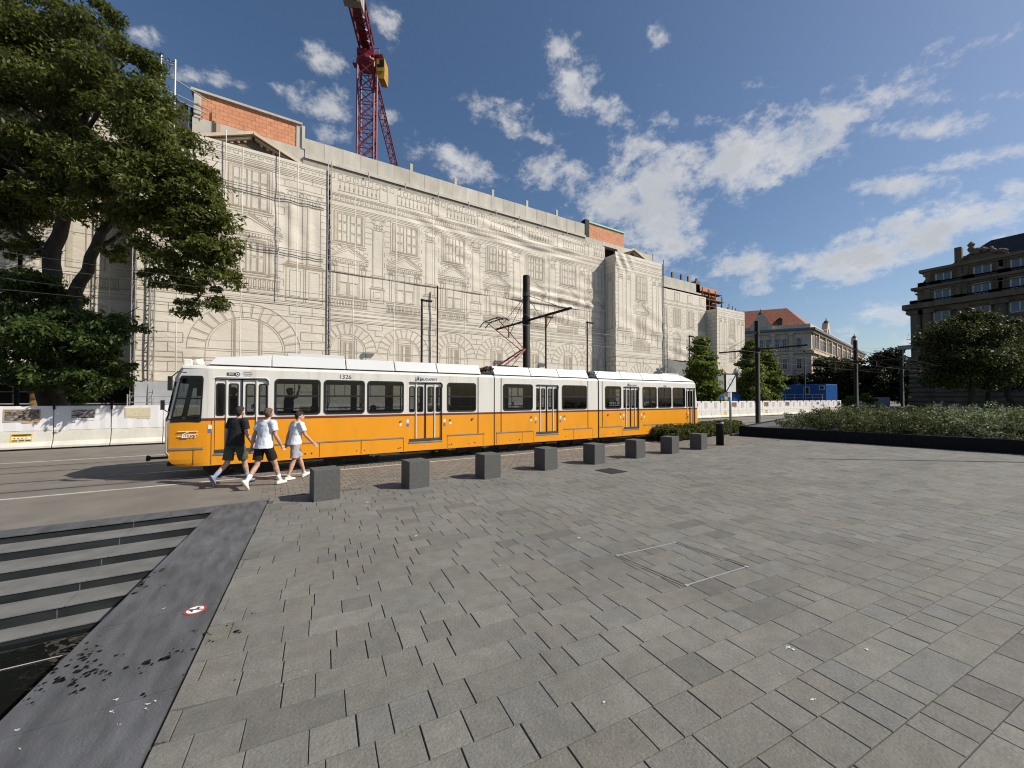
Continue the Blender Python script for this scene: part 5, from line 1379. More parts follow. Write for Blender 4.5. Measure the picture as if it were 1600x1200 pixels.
# ------------------------------------------------------------------ construction barriers with banners
YBAR = 22.6
def photo_mat(name, cols, sc=9):
    m, nt, b = nmat(name); n1 = noise(nt, sc, 8, objvec(nt, (1, 1, 2.2)), .75, .6)
    st = [(.36 + .28*i/(len(cols)-1), c) for i, c in enumerate(cols)]
    nt.links.new(ramp(nt, n1.outputs['Fac'], st).outputs[0], b.inputs['Base Color']); b.inputs['Roughness'].default_value = .6; return m
M['ph1'] = photo_mat('old_photograph', [(.03,.02,.016), (.12,.09,.07), (.5,.45,.4)])
M['ph2'] = photo_mat('grey_photograph', [(.02,.018,.016), (.1,.08,.07), (.6,.57,.54)], 5)
M['ph3'] = photo_mat('faded_drawing', [(.5,.42,.24), (.62,.55,.38), (.68,.62,.46)], 14)
M['ph4'] = photo_mat('pale_sketch', [(.3,.16,.1), (.62,.5,.42), (.74,.7,.66)], 7)
plain('photo_border', (.5, .33, .18), .7)
PIT = 1.645
def make_barrier(root, kind, sticker):
    L = PIT - .03
    prof = [(-.26, .05), (-.26, .13), (-.16, .3), (-.1, .78), (.1, .78), (.16, .3), (.26, .13), (.26, .05)]
    mb = MB(); mb.prism([(-L/2, y, z) for y, z in prof], (L, 0, 0)); blk = mb.build('concrete_block', M['barrier'], root, local=True, bevel=.012)
    for sx in (-.38, .38):
        mb = MB(); mb.box(sx-.13, sx+.13, -.25, .25, 0, .055); mb.build('foot', M['tram_rubber'], root, local=True)
    mb = MB(); n = 10
    rnd = random.Random(kind)
    bv = [(-L/2 + L*i/n, -.115 - .006*math.sin(i*2.1+kind), z) for z in (.73, 1.2, 1.69) for i in range(n+1)]
    mb.add(bv, [(j*(n+1)+i, j*(n+1)+i+1, (j+1)*(n+1)+i+1, (j+1)*(n+1)+i) for j in range(2) for i in range(n)])
    mb.box(-L/2, L/2, -.09, -.07, .78, 1.68)
    bn = mb.build('banner', M['banner'], root, local=True)
    w, h, dz = [(.44, .2, 1.33), (.33, .17, 1.36), (.38, .17, 1.38), (.2, .27, 1.3)][kind]
    mb = MB(); mb.box(-w-.04, w+.03, -.128, -.124, dz-h-.05, dz+h+.04); mb.box(w*.0, w+.0, -.128, -.124, dz-h-.1, dz-h-.05); bo = mb.build('print_border', M[['photo_border', 'banner', 'ph3', 'banner'][kind]], bn, local=True)
    mb = MB(); mb.box(-w, w, -.134, -.129, dz-h, dz+h); ob = mb.build('printed_picture', M[['ph1', 'ph2', 'ph3', 'ph4'][kind]], bn, local=True)
    mb = MB(); mb.box(-L/2-.03, -L/2+.03, -.16, .1, 1.55, 1.72); mb.box(-L/2-.02, -L/2+.02, -.02, .03, .78, 1.7); mb.build('clamp', M['mast_black'], root, local=True)
    if kind == 1: mb = MB(); mb.box(L/2-.06, L/2+.04, 0, .04, 1.6, 1.9); mb.build('clamp', M['mast_black'], root, local=True)
    if sticker:
        mb = MB(); mb.box(-.27, .27, -.245, -.165, .2, .58)
        mb2 = MB(); y0 = lambda z: -.16 + (.3-z)*.59 if z < .3 else -.16 + (z-.3)*.125
        def sq(m_, x0, x1, z0, z1, o, i): m_.add([(x0, y0(z0)-o, z0), (x1, y0(z0)-o, z0), (x1, y0(z1)-o, z1), (x0, y0(z1)-o, z1), (x0, y0(z0)+.01, z0), (x1, y0(z0)+.01, z0), (x1, y0(z1)+.01, z1), (x0, y0(z1)+.01, z1)], [(0,1,2,3),(7,6,5,4),(0,3,7,4),(1,5,6,2),(3,2,6,7),(0,4,5,1)], i)
        sq(mb2, -.28, .28, .31, .62, .008, 0); sq(mb2, -.25, .25, .42, .5, .011, 1); sq(mb2, -.25, .25, .55, .605, .011, 2); sq(mb2, -.2, .15, .535, .545, .012, 2)
        for k in range(3): sq(mb2, -.23+.17*k, -.1+.17*k, .345, .385, .011, 2)
        for k in range(4): sq(mb2, -.2+.1*k, -.15+.1*k, .445, .475, .013, 2)
        mb2.build('warning_sign', [M['sign_yellow'], M['white_paint'], M['ink']], root, local=True)
protos = {}
xb0 = XY(83, YBAR) - PIT/2
names_left = {0: 'concrete barrier with a sepia group photograph and a yellow warning sign, far left', 1: 'concrete barrier with a dark river photograph, second left of the tram cab', 2: 'concrete barrier with a faded yellow drawing, just left of the tram cab'}
nb = int((XY(1318, YBAR) - xb0)/PIT)
rnd = random.Random(21)
for i in range(-2, nb+1):
    x = xb0 + i*PIT
    k = {0: 0, 1: 1, 2: 2}.get(i, 3 if rnd.random() < .7 else rnd.choice((0, 1, 2))) if x < 34 else (3 if rnd.random() < .72 else rnd.choice((0, 1)))
    st = i == 0 or (i > 2 and i % 5 == 4)
    if i in names_left: lb = names_left[i]
    elif i < 0: lb = 'bannered concrete barrier at the left end of the barrier row, under the big tree'
    elif x < T(1093): lb = 'bannered concrete barrier of the row standing behind the tram'
    elif st: lb = 'bannered concrete barrier with a small yellow warning sign, right of the tram'
    else: lb = 'bannered concrete barrier of the long white row right of the tram'
    if (k, st) not in protos:
        r_ = thing('traffic_barrier', lb, 'barrier', (0, 0, 0), 0, 'white bannered concrete barriers along the street'); make_barrier(r_, k, st); protos[(k, st)] = r_
        r_.location = (x, YBAR+.2, 0)
    else: copy_tree(protos[(k, st)], (x, YBAR+.2, 0), 0, lb)

# ------------------------------------------------------------------ tram masts, street lamps, wires, sign
def mast(px, lab, full):
    d, _ = ray(px, HOR); Y = 14.9; x = XY(px, Y)
    r_ = thing('tram_mast', lab, 'pole', (x, Y, 0), 0, 'black tram masts between the tracks')
    mb = MB(); mb.lathe((x, Y, 0), [(.22, 0), (.22, .05), (.165, .06), (.16, 7.62), (.15, 7.64)], 20); mb.build('post', M['mast_black'], r_, True)
    mb = MB(); mb.tube((x, 11.75, 5.52), (x, 17.75, 5.58), .055, 8); mb.lathe((x, Y, 5.4), [(.19, 0), (.19, .3)], 14); mb.build('bracket_arm', M['mast_black'], r_)
    mb = MB(); zc = 6.75
    for y in (12.1, 13.8, 16.2, 17.5): mb.tube((x, Y, zc), (x, y, 5.56), .013, 5)
    mb.lathe((x, Y, zc-.08), [(.18, 0), (.18, .16)], 12); mb.build('stay_wires', M['wire'], r_)
    mb = MB()
    for y in (YC, 16.5): mb.tube((x, y, 5.5), (x, y, 5.02), .03, 6); mb.tube((x, y-.5, 5.5), (x, y, 5.02), .018, 6)
    mb.build('insulator', M['rust'], r_)
    return r_
mast(822.5, 'thick black tram mast with cable arms, rising behind the middle tram car', True)
mast(1184, 'black tram mast standing before the conical trees beside the planter', True)
mast(1338, 'black tram mast right of the blue site cabin', True)
mast(1410, 'farthest black tram mast, close to the corner of the dark building', True)
xs = [XY(p, 14.9) for p in (822.5, 1184, 1338, 1410)]
sp = xs[1]-xs[0]
allx = [xs[0]-3*sp, xs[0]-2*sp, xs[0]-sp] + xs + [xs[3]+sp, xs[3]+2*sp]
for y, lab in ((YC, 'contact wire hanging over the near tram track'), (16.5, 'contact wire hanging over the far tram track')):
    mb = MB(); mb.tube((allx[0], y, 5.0), (allx[-1], y, 5.0), .008, 5); tag(mb.build('contact_wire', M['wire'], None, loc=(0, y, 5)), lab, 'wire')
    mb = MB()
    for a, b in zip(allx[:-1], allx[1:]):
        mb.path([(a+(b-a)*t, y, 5.5 - .3*4*t*(1-t)) for t in [k/8 for k in range(9)]], .006, 4)
    tag(mb.build('carrier_wire', M['wire'], None, loc=(0, y, 5.5)), lab.replace('contact', 'sagging carrier'), 'wire')
def span(lab, p, q, sag=.3, r=.02):
    p, q = Vector(p), Vector(q); mb = MB(); r *= .45; mb.path([p.lerp(q, t) - Vector((0, 0, sag*4*t*(1-t))) for t in [k/10 for k in range(11)]], r, 4)
    tag(mb.build('span_wire', M['wire'], None, loc=p), lab, 'wire')
span('thin dark cable across the trunks of the big tree and the left bay', (-36, 27, 11.4), (3, 28.2, 8.3), .4, .018)
span('lower thin cable across the crown foot of the big tree', (-36, 26, 8.8), (9.5, 27, 7.9), .4, .014)
span('slanting wire running right from the left bay across the drawn arches', (3, 28.2, 7.2), (30, 28.4, 6.6), .4, .014)
span('long cable from the far mast to the dark corner building', PD(1338, 545, 60), PXp(1424, 538, 99.5), .3, .03)
span('wire from the far screen bay to the second tram mast', (54.5, 28.3, 6.3), (xs[1], 14.9, 5.6), .2, .02)
YL = 27.2
def lamp(px, lab, ztop=None):
    x = XY(px, YL); zt_ = 9.0
    r_ = thing('street_lamp', lab, 'street lamp', (x, YL, 0), 0, 'slim black street lamps along the building')
    mb = MB(); mb.lathe((x, YL, 0), [(.12, 0), (.12, 1.2), (.085, 1.25), (.07, zt_)], 12); mb.build('post', M['mast_black'], r_, True)
    mb = MB(); mb.box(x-.06, x+.75, YL-.1, YL+.1, zt_-.02, zt_+.1); mb.tube((x, YL, zt_-.05), (x, YL, zt_+.14), .09, 10); mb.build('lamp_head', M['mast_black'], r_, bevel=.02)
for px, lab in ((658.5, 'slim black street lamp seen above the front tram car, left of the thick mast'), (918, 'slim black street lamp seen above the joint of the middle and rear car'), (1078, 'slim black street lamp beside the first conical tree, over the tram rear'), (1202, 'slim black street lamp between the second conical tree and the blue cabin'), (1258, 'slim black street lamp before the middle of the blue site cabin')):
    lamp(px, lab)
lamp(853, 'slim black street lamp just right of the thick mast')
x_ = 23.8; r_ = thing('street_lamp', 'tall slim lamp post standing in the planter beyond the right edge of the view', 'street lamp', (23.8, -.9, 0))
mb = MB(); mb.lathe((23.8, -.9, 0), [(.1, 0), (.06, 9.6)], 10); mb.build('post', M['mast_black'], r_, True)
lamp(26, 'slim black street lamp under the left part of the big tree')
# end-of-zone sign
sp_ = PY(1141, HOR, 11.7); x, y = sp_.x, 11.7
sg_ = thing('road_sign', 'white end of zone sign with a faint ring and black diagonal on a grey pole', 'sign', (x, y, 0))
mb = MB(); mb.tube((x, y, 0), (x, y, 2.4), .06, 10); mb.build('pole', M['steel'], sg_, True)
nrm = Vector((-.2, -.98, 0)).normalized(); sd_ = Vector((nrm.y, -nrm.x, 0)) * -1
ct = Vector((x, y, PY(1141, 599, 11.7).z)); hw, hh = .36, .47
mb = MB(); mb.obox(ct, sd_*hw, nrm*.05, (0, 0, hh)); mb.build('board', M['mast_black'], sg_)
mb = MB(); mb.obox(ct + nrm*.055, sd_*(hw-.015), nrm*.006, (0, 0, hh-.015)); bd = mb.build('face', M['white_paint'], sg_)
mb = MB(); n = 24
for k in range(n):
    a0, a1 = 2*math.pi*k/n, 2*math.pi*(k+1)/n
    f = lambda a, r: ct + nrm*.064 + sd_*(r*math.cos(a)) + Vector((0, 0, .05 + 1.2*r*math.sin(a)))
    mb.quad(f(a0, .14), f(a1, .14), f(a1, .17), f(a0, .17))
mb.build('ring', M['galv'], bd)
mb = MB(); dv = (sd_*hw*.98 + Vector((0, 0, hh*.98))); mb.obox(ct + nrm*.07, dv, dv.cross(nrm).normalized()*.028, nrm*.004); mb.build('diagonal_bar', M['mast_black'], bd)
mb = MB(); mb.box(x-.3, x+.05, y-.05, y+.05, 2.05, 2.3); mb.build('plate', M['galv'], sg_)

# ------------------------------------------------------------------ blue site cabins
def container(root, x0, x1, y0, y1, z0, z1):
    mb = MB(); mb.box(x0, x1, y0, y1, z0, z1); bx_ = mb.build('shell', M['blue_container'], root, bevel=.04)
    mb = MB()
    n = int((y1-y0)/.3)
    for k in range(n): yy = y0+.2+k*(y1-y0-.3)/n; mb.box(x0-.025, x0, yy, yy+.12, z0+.15, z1-.15)
    n = int((x1-x0)/.3)
    for k in range(n): xx = x0+.2+k*(x1-x0-.3)/n; mb.box(xx, xx+.12, y0-.025, y0, z0+.15, z1-.15)
    mb.build('ribs', M['blue_container'], bx_)
r_ = thing('site_cabin', 'long blue site cabin with railings and two small windows behind the barrier row', 'container', (72.5, 26, 0))
container(r_, 72.5, 76.6, 25.9, 32.4, 1.4, PXp(1291, 600, 72.5).z)
zt_ = PXp(1291, 600, 72.5).z
for yy, zz, w_, h_ in ((PXp(1261, HOR, 72.5).y, zt_-.95, .34, .55), (PXp(1285, HOR, 72.5).y, zt_-.55, .3, .25)):
    mb = MB(); mb.box(72.36, 72.47, yy-w_-.08, yy+w_+.08, zz-h_-.08, zz+h_+.08); fr = mb.build('window', M['window_frame'], r_); mb = MB(); mb.box(72.33, 72.4, yy-w_+.06, yy+w_-.06, zz-h_+.06, zz+h_-.06); mb.build('pane', M['window_dark'], fr)
mb = MB()
for k in range(6): yy = 26+k*1.25; mb.tube((71.4, yy, 0), (71.4, yy, 2.6), .04, 6)
for z in (1.5, 2.05, 2.55): mb.tube((71.4, 25.9, z), (71.4, 32.4, z), .035, 6)
mb.box(71.3, 72.4, 25.9, 32.4, 1.28, 1.36); mb.build('railing', M['galv'], r_)
mb = MB()
for k in range(6): mb.box(72.6, 76, 26.2+k*1.1, 26.4+k*1.1, 0, 1.4)
mb.build('legs', M['mast_black'], r_)
r_ = thing('site_cabin', 'small blue site cabin behind the barriers between the conical trees', 'container', (40, 25.5, 0))
x0, x1 = XY(1124, 25.5), XY(1158, 25.5); zt_ = PY(1140, 617, 25.5).z; container(r_, x0, x1, 25.5, 28, 0, zt_)
mb = MB(); mb.box(x0+.9, x0+1.6, 25.42, 25.49, .6, zt_-.2); mb.build('door', M['window_frame'], r_)
r_ = thing('site_cabin', 'dark low site container left of the small blue cabin, behind the tram end', 'container', (36, 25.7, 0))
x0, x1 = XY(1098, 25.6), XY(1122, 25.6); mb = MB(); mb.box(x0, x1, 25.7, 28, 0, PY(1110, 618, 25.6).z); mb.build('shell', M['mast_black'], r_, bevel=.03)
mb = MB(); mb.box(x0+.4, x0+1.0, 25.62, 25.69, .8, 1.6); mb.build('window', M['window_pale'], r_)

# ------------------------------------------------------------------ far corner building with the red roof
fc = PD(1269, HOR, 90.0)
def face_dir(deg): return Vector((math.cos(R(deg)), math.sin(R(deg)), 0))
dl, dr_ = face_dir(124), face_dir(10)
fb = thing('corner_building', 'pale corner building with red tiled roof and ornate gables beyond the blue cabin', 'building', (fc.x, fc.y, 0))
ZC = PD(1269, 513, 90).z; ZP = PD(1269, 505, 90).z
LL, LR = 38.0, 80.0
nl, nr = Vector((-dl.y, dl.x, 0)), Vector((dr_.y, -dr_.x, 0))
if nl.dot(-fc) < 0: nl = -nl
if nr.dot(-fc) < 0: nr = -nr
p0 = Vector((fc.x, fc.y, 0))
def onf(o, d, n, u, z, off=0): return o + d*u + n*off + Vector((0, 0, z))
foot = [p0, p0 + dr_*LR, p0 + dr_*LR + dl*LL, p0 + dl*LL]
mb = MB(); mb.prism([Vector((v.x, v.y, 0)) for v in foot], (0, 0, ZC)); mb.build('wall', M['far_stone'], fb)
mb = MB(); mb.prism([Vector((v.x, v.y, ZC)) + (p0+dr_*LR/2+dl*LL/2 - v)*.01 for v in foot], (0, 0, ZP-ZC)); mb.build('parapet', M['far_trim'], fb)
cen = p0 + dr_*LR/2 + dl*LL/2
mb = MB(); ZRf = ZP + 5.0
inn = [Vector((v.x, v.y, ZP-.6)) + (Vector((cen.x, cen.y, 0)) - Vector((v.x, v.y, 0)))*.03 for v in foot]
r0, r1 = p0 + dr_*6 + dl*6, p0 + dr_*(LR-9) + dl*9; r2, r3 = p0 + dr_*(LR-9) + dl*(LL-9), p0 + dr_*6 + dl*(LL-9)
top = [Vector((v.x, v.y, ZRf)) for v in (r0, r1, r2, r3)]
mb.add(inn + top, [(0, 1, 5, 4), (1, 2, 6, 5), (2, 3, 7, 6), (3, 0, 4, 7), (4, 5, 6, 7)]); rf = mb.build('roof', M['roof_tile'], fb)
for t in (.25, .6):
    for (o, d, n) in ((p0, dl, nl),):
        c = onf(o, d, n, LL*t*.6, ZP+1.0, -3); mb = MB(); mb.obox(c, d*.5, n*1.2, (0, 0, .7)); mb.prism([c + d*-.6 + Vector((0, 0, .7)) + n*1.3, c + d*.6 + Vector((0, 0, .7)) + n*1.3, c + Vector((0, 0, 1.2)) + n*1.3], n*-2.6); mb.build('dormer', M['slate'], rf)
def band(name, o, d, n, u0, u1, z, h, proud, m):
    mb = MB(); c = onf(o, d, n, (u0+u1)/2, z, proud/2); mb.obox(c, d*((u1-u0)/2), n*(proud/2), (0, 0, h/2)); return mb.build(name, M[m], fb)
for (o, d, n, L) in ((p0, dl, nl, LL), (p0, dr_, nr, LR)):
    band('cornice', o, d, n, -.6, L, ZC-.15, .55, .9, 'zinc'); band('cornice', o, d, n, -.3, L, ZC-.7, .5, .5, 'far_trim')
    band('string_course', o, d, n, -.3, L, ZC-5.5, .45, .55, 'far_trim'); band('string_course', o, d, n, -.2, L, ZC-5.0, .2, .3, 'far_trim')
    band('plinth', o, d, n, -.1, L, 1.2, 2.4, .25, 'far_trim'); band('string_course', o, d, n, -.2, L, ZC-13.6, .35, .35, 'far_trim')
def far_window(o, d, n, u, z0, z1, w_, arched, m='window_pale'):
    mb = MB(); c = onf(o, d, n, u, (z0+z1)/2, .08); mb.obox(c, d*(w_/2+.22), n*.1, (0, 0, (z1-z0)/2+.22))
    if arched:
        mb.prism([onf(o, d, n, u, z1, .18) + d*((w_/2+.22)*math.cos(R(a))) + Vector((0, 0, (w_/2+.3)*math.sin(R(a)))) for a in range(0, 181, 20)], n*-.2)
    mb.obox(onf(o, d, n, u, z0-.3, .2), d*(w_/2+.4), n*.22, (0, 0, .12))
    f = mb.build('window', M['far_trim'], fb)
    mb = MB(); mb.obox(c + n*.1, d*(w_/2), n*.03, (0, 0, (z1-z0)/2))
    if arched: mb.prism([onf(o, d, n, u, z1, .205) + d*((w_/2)*math.cos(R(a))) + Vector((0, 0, (w_/2)*math.sin(R(a)))) for a in range(0, 181, 20)], n*-.1)
    mb.build('pane', M[m], f)
    mb = MB(); mb.obox(c + n*.14, d*.05, n*.02, (0, 0, (z1-z0)/2)); mb.obox(c + n*.14 + Vector((0, 0, (z1-z0)*.15)), d*(w_/2), n*.02, (0, 0, .05)); mb.build('glazing_bar', M['window_frame'], f)
us_l = [2.4, 5.2, 6.6, 8.5, 9.9, 12, 13.4, 15.6, 17, 19, 21]
for i, u in enumerate(us_l):
    far_window(p0, dl, nl, u, ZC-4.5, ZC-2.5, .7, True); far_window(p0, dl, nl, u, ZC-9.2, ZC-7.0, .75, False, 'window_dark'); far_window(p0, dl, nl, u, ZC-13.0, ZC-11.0, .7, True)
for u in (4.0, 7.5, 11.0, 14.5, 18, 22.5):
    mb = MB()
    for z0_, z1_ in ((ZC-4.9, ZC-1), (ZC-13.4, ZC-5.8)): mb.obox(onf(p0, dl, nl, u, (z0_+z1_)/2, .2), dl*.32, nl*.22, (0, 0, (z1_-z0_)/2)); mb.obox(onf(p0, dl, nl, u, z1_-.2, .25), dl*.45, nl*.3, (0, 0, .25))
    mb.build('pilaster', M['far_trim'], fb)
us_r = [2.0, 4.6] + [8+k*2.45 for k in range(28)]
for u in us_r:
    far_window(p0, dr_, nr, u, ZC-4.4, ZC-2.0, .95, 17 < u < 24 or u < 5, 'window_dark'); far_window(p0, dr_, nr, u, ZC-9.0, ZC-6.6, .95, False, 'window_dark')
for k in range(10):
    u = 6.3+k*7.35; mb = MB(); mb.obox(onf(p0, dr_, nr, u, ZC-7, .2), dr_*.3, nr*.22, (0, 0, 6.5)); mb.build('pilaster', M['far_trim'], fb)
def gable(o, d, n, u, w_, h_):
    mb = MB(); z = ZP-1.2
    prof = [(-w_/2, 0), (w_/2, 0), (w_/2, h_*.35), (w_*.36, h_*.42), (w_*.3, h_*.62), (w_*.14, h_*.86), (0, h_*.95), (-w_*.14, h_*.86), (-w_*.3, h_*.62), (-w_*.36, h_*.42), (-w_/2, h_*.35)]
    mb.prism([onf(o, d, n, u+a, z+b, .5) for a, b in prof], n*-1.2)
    mb.obox(onf(o, d, n, u, z+h_*.3, .55), d*(w_*.2), n*.1, (0, 0, h_*.12))
    g = mb.build('gable', M['far_trim'], fb)
    mb = MB(); c = onf(o, d, n, u, z+h_*.95, 0); mb.lathe(c, [(.5, -.3), (.55, .1), (.3, .4), (.1, .6), (.06, 1.2)], 10); mb.build('finial', M['slate'], g)
gable(p0, dl, nl, 9.9, 4.6, 4.4); gable(p0, dr_, nr, 16.5, 4.2, 3.7); gable(p0, dr_, nr, 60, 4.2, 4.4)

# ------------------------------------------------------------------ dark building on the right
XB = 100.0
rb = thing('stone_building', 'tall dark stone building in shade at the right edge, with balconies and mansard roof', 'building', (XB, 10, 0))
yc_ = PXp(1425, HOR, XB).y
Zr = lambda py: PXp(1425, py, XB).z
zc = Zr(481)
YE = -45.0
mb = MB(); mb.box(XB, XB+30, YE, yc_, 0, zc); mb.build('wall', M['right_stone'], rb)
ZA, ZB_ = 22.0, Zr(425)
lv = [(zc, ZA, .8, 0), (ZA, ZB_, 1.7, 0)]
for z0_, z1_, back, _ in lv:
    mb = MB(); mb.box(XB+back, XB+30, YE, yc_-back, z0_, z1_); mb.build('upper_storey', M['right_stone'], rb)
def ledge(z, h, out, back=0, m='right_stone', name='cornice'):
    mb = MB(); mb.box(XB+back-out, XB+back+.4, YE, yc_-back+min(out, .75), z-h/2, z+h/2); mb.box(XB+back-out*.5, XB+back+.3, YE, yc_-back+min(out, .75)*.5, z-h*1.1, z-h/2); return mb.build(name, M[m], rb)
ledge(zc, .9, 1.5); ledge(zc-1.0, .3, .5); ledge(ZA, .45, .7, .8); ledge(ZA-.9, .2, .25, .8); ledge(ZB_, .5, .7, 1.7); ledge(ZB_-.8, .2, .25, 1.7)
ledge(Zr(566), .7, .6); ledge(Zr(574), .4, .35)
k = 0; z = .6
mb = MB()
while z < Zr(578): mb.box(XB-.28, XB+.1, YE, yc_+.28, z, z+.62); z += .85
mb.build('rustication', M['right_stone'], rb)
# mansard roof, hipped at the street corner
zr0 = Zr(425); zr1 = PXp(1555, 374, XB+6.6).z; yh = PXp(1555, HOR, XB+6.6).y
mb = MB()
mb.add([(XB+3.4, yc_-3.4, zr0), (XB+30, yc_-3.4, zr0), (XB+30, YE, zr0), (XB+3.4, YE, zr0), (XB+6.6, yh, zr1), (XB+22, yh, zr1), (XB+22, YE, zr1+.5), (XB+6.6, YE, zr1+.5)], [(3, 0, 4, 7), (0, 1, 5, 4), (4, 5, 6, 7), (1, 2, 6, 5)])
rfr = mb.build('roof', M['slate'], rb)
mb = MB(); y_ = PXp(1492, HOR, XB).y; mb.box(XB+4.4, XB+5.6, y_-.45, y_+.45, zr0, PXp(1492, 387, XB+4.4).z); mb.build('chimney', M['right_stone'], rfr, bevel=.1)
# central attic gable with scrolls and carved heap
yg = PXp(1540, HOR, XB+2).y
mb = MB(); prof = [(u*.4, z*.75) for u, z in [(-7, 0), (7, 0), (7, 2.2), (5.5, 2.6), (4.2, 3.6), (2.2, 4.0), (1.2, 5.0), (0, 5.4), (-1.2, 5.0), (-2.2, 4.0), (-4.2, 3.6), (-5.5, 2.6), (-7, 2.2)]]
mb.prism([(XB+1.8, yg+u, zr0-.6+z*.75) for u, z in prof], (2.2, 0, 0)); ga = mb.build('attic_gable', M['right_stone'], rb, bevel=.08)
mb = MB(); rnd = random.Random(9)
for k in range(16): u = rnd.uniform(-2.4, 2.4); mb.ell((XB+1.7, yg+u, zr0+.8+max(0, 1.6-abs(u)*.6)*rnd.uniform(.5, 1)), (.4, rnd.uniform(.25, .5), rnd.uniform(.25, .45)), 8, 6)
mb.build('carving', M['right_stone'], ga)
mb = MB(); mb.lathe((XB+2.5, PXp(1518, HOR, XB).y, zr0+2), [(.3, 0), (.5, .5), (.3, .9), (.5, 1.3), (.1, 1.8)], 10); mb.build('urn', M['right_stone'], ga)
ycols = [PXp(p, HOR, XB).y for p in (1475, 1537, 1598)]
dyc = ycols[1]-ycols[2]; ycols += [ycols[2]-dyc*k for k in range(1, 5)]
zrows = [(15.6, 17.3, 'window_pale', 0), (19.55, 21.2, 'window_pale', .8), (22.95, 24.4, 'window_pale', 1.7), (Zr(522), Zr(512), 'window_dark', 0), (Zr(545), Zr(530), 'window_dark', 0), (Zr(612), Zr(590), 'window_dark', 0)]
for yy in ycols:
    for z0_, z1_, m_, back in zrows:
        w_ = .92; xf = XB + back
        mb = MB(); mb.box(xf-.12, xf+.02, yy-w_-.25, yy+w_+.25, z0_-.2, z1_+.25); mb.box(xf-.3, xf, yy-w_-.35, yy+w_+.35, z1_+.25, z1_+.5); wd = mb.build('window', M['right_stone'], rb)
        mb = MB(); mb.box(xf-.16, xf-.13, yy-w_, yy+w_, z0_, z1_); mb.build('pane', M[m_], wd)
        mb = MB()
        for q in (-w_, 0, w_): mb.box(xf-.22, xf-.165, yy+q-.09, yy+q+.09, z0_, z1_)
        for q in (z0_, z1_): mb.box(xf-.22, xf-.167, yy-w_, yy+w_, q-.07, q+.07)
        mb.build('frame', M['window_frame'], wd)
for k, yy in enumerate(ycols):       # piers and carved panels between the upper windows
    for dy_ in (-1.9, 1.9):
        for z0_, z1_, back in ((zc+.5, ZA-.5, .8), (ZA+.3, ZB_-.5, 1.7)):
            mb = MB(); mb.box(XB+back-.22, XB+back+.02, yy+dy_-.28, yy+dy_+.28, z0_, z1_); mb.box(XB+back-.32, XB+back+.02, yy+dy_-.36, yy+dy_+.36, z1_-.35, z1_); mb.build('pier', M['right_stone'], rb)
    mb = MB(); mb.box(XB-.2, XB+.02, yy-1.3, yy+1.3, 17.75, 17.95); mb.ell((XB-.05, yy, 14.9), (.35, .7, .35), 10, 6); mb.ell((XB+1.6, yy+2.1, ZA+1.2), (.3, .45, .5), 10, 6); mb.build('carving', M['right_stone'], rb)
# balustrades and pilasters
for z, back in ((zc+.4, .1), (ZA+.2, 1.0)):
    mb = MB(); x_ = XB+back-.35
    yy = yc_-back
    while yy > -12:
        mb.lathe((x_, yy-.5, z), [(.08, 0), (.12, .15), (.06, .35), (.1, .5)], 6); yy -= .42
    mb.box(x_-.18, x_+.18, -12, yc_-back, z+.5, z+.62); mb.box(x_-.22, x_+.3, yc_-back-.9, yc_-back+.05, z-.1, z+.8)
    for q in (1.5, 5.4, 9.2, 13.2): mb.box(x_-.2, x_+.25, yc_-back-q-.8-.5, yc_-back-q, z-.1, z+.72); mb.build('balustrade', M['right_stone'], rb)
for a, b in zip([yc_+.0]+ycols, ycols):
    for q in ((.5,) if a != yc_ else (.2, .55)):
        yy = a + (b-a)*q
        mb = MB(); mb.tube((XB-.1, yy, Zr(564)), (XB-.1, yy, zc-1.4), .75, 14, 0, .62); mb.box(XB-.9, XB+.2, yy-1, yy+1, zc-1.4, zc-.7); mb.box(XB-1, XB+.2, yy-1.05, yy+1.05, Zr(565), Zr(565)+.8); mb.build('column', M['right_stone'], rb)
mb = MB(); mb.box(XB-1.6, XB-.2, yc_-.5, yc_+1.4, Zr(546), Zr(540)); mb.lathe((XB-.9, yc_+.9, Zr(553)), [(.1, 0), (.4, .7), (.5, 1.0)], 10); mb.build('bracket_lantern', M['steel'], rb)
# white parasols under the trees
for i, (px, lab) in enumerate(((1515, 'white cafe parasol left under the trees before the dark building'), (1585, 'white cafe parasol right under the trees before the dark building'))):
    p = PD(px, HOR, 72); r_ = thing('parasol', lab, 'parasol', (p.x, p.y, 0), 0, 'white cafe parasols')
    zt_ = PD(px, 616, 72).z; ze = PD(px, 625, 72).z
    mb = MB(); mb.lathe((p.x, p.y, 0), [(3.2, ze-.35), (3.2, ze), (1.5, ze+.5), (.1, zt_+.15)], 8, cap=False); mb.build('canopy', M['canvas'], r_)
    mb = MB(); mb.tube((p.x, p.y, 0), (p.x, p.y, zt_), .06, 8); mb.build('pole', M['steel'], r_)
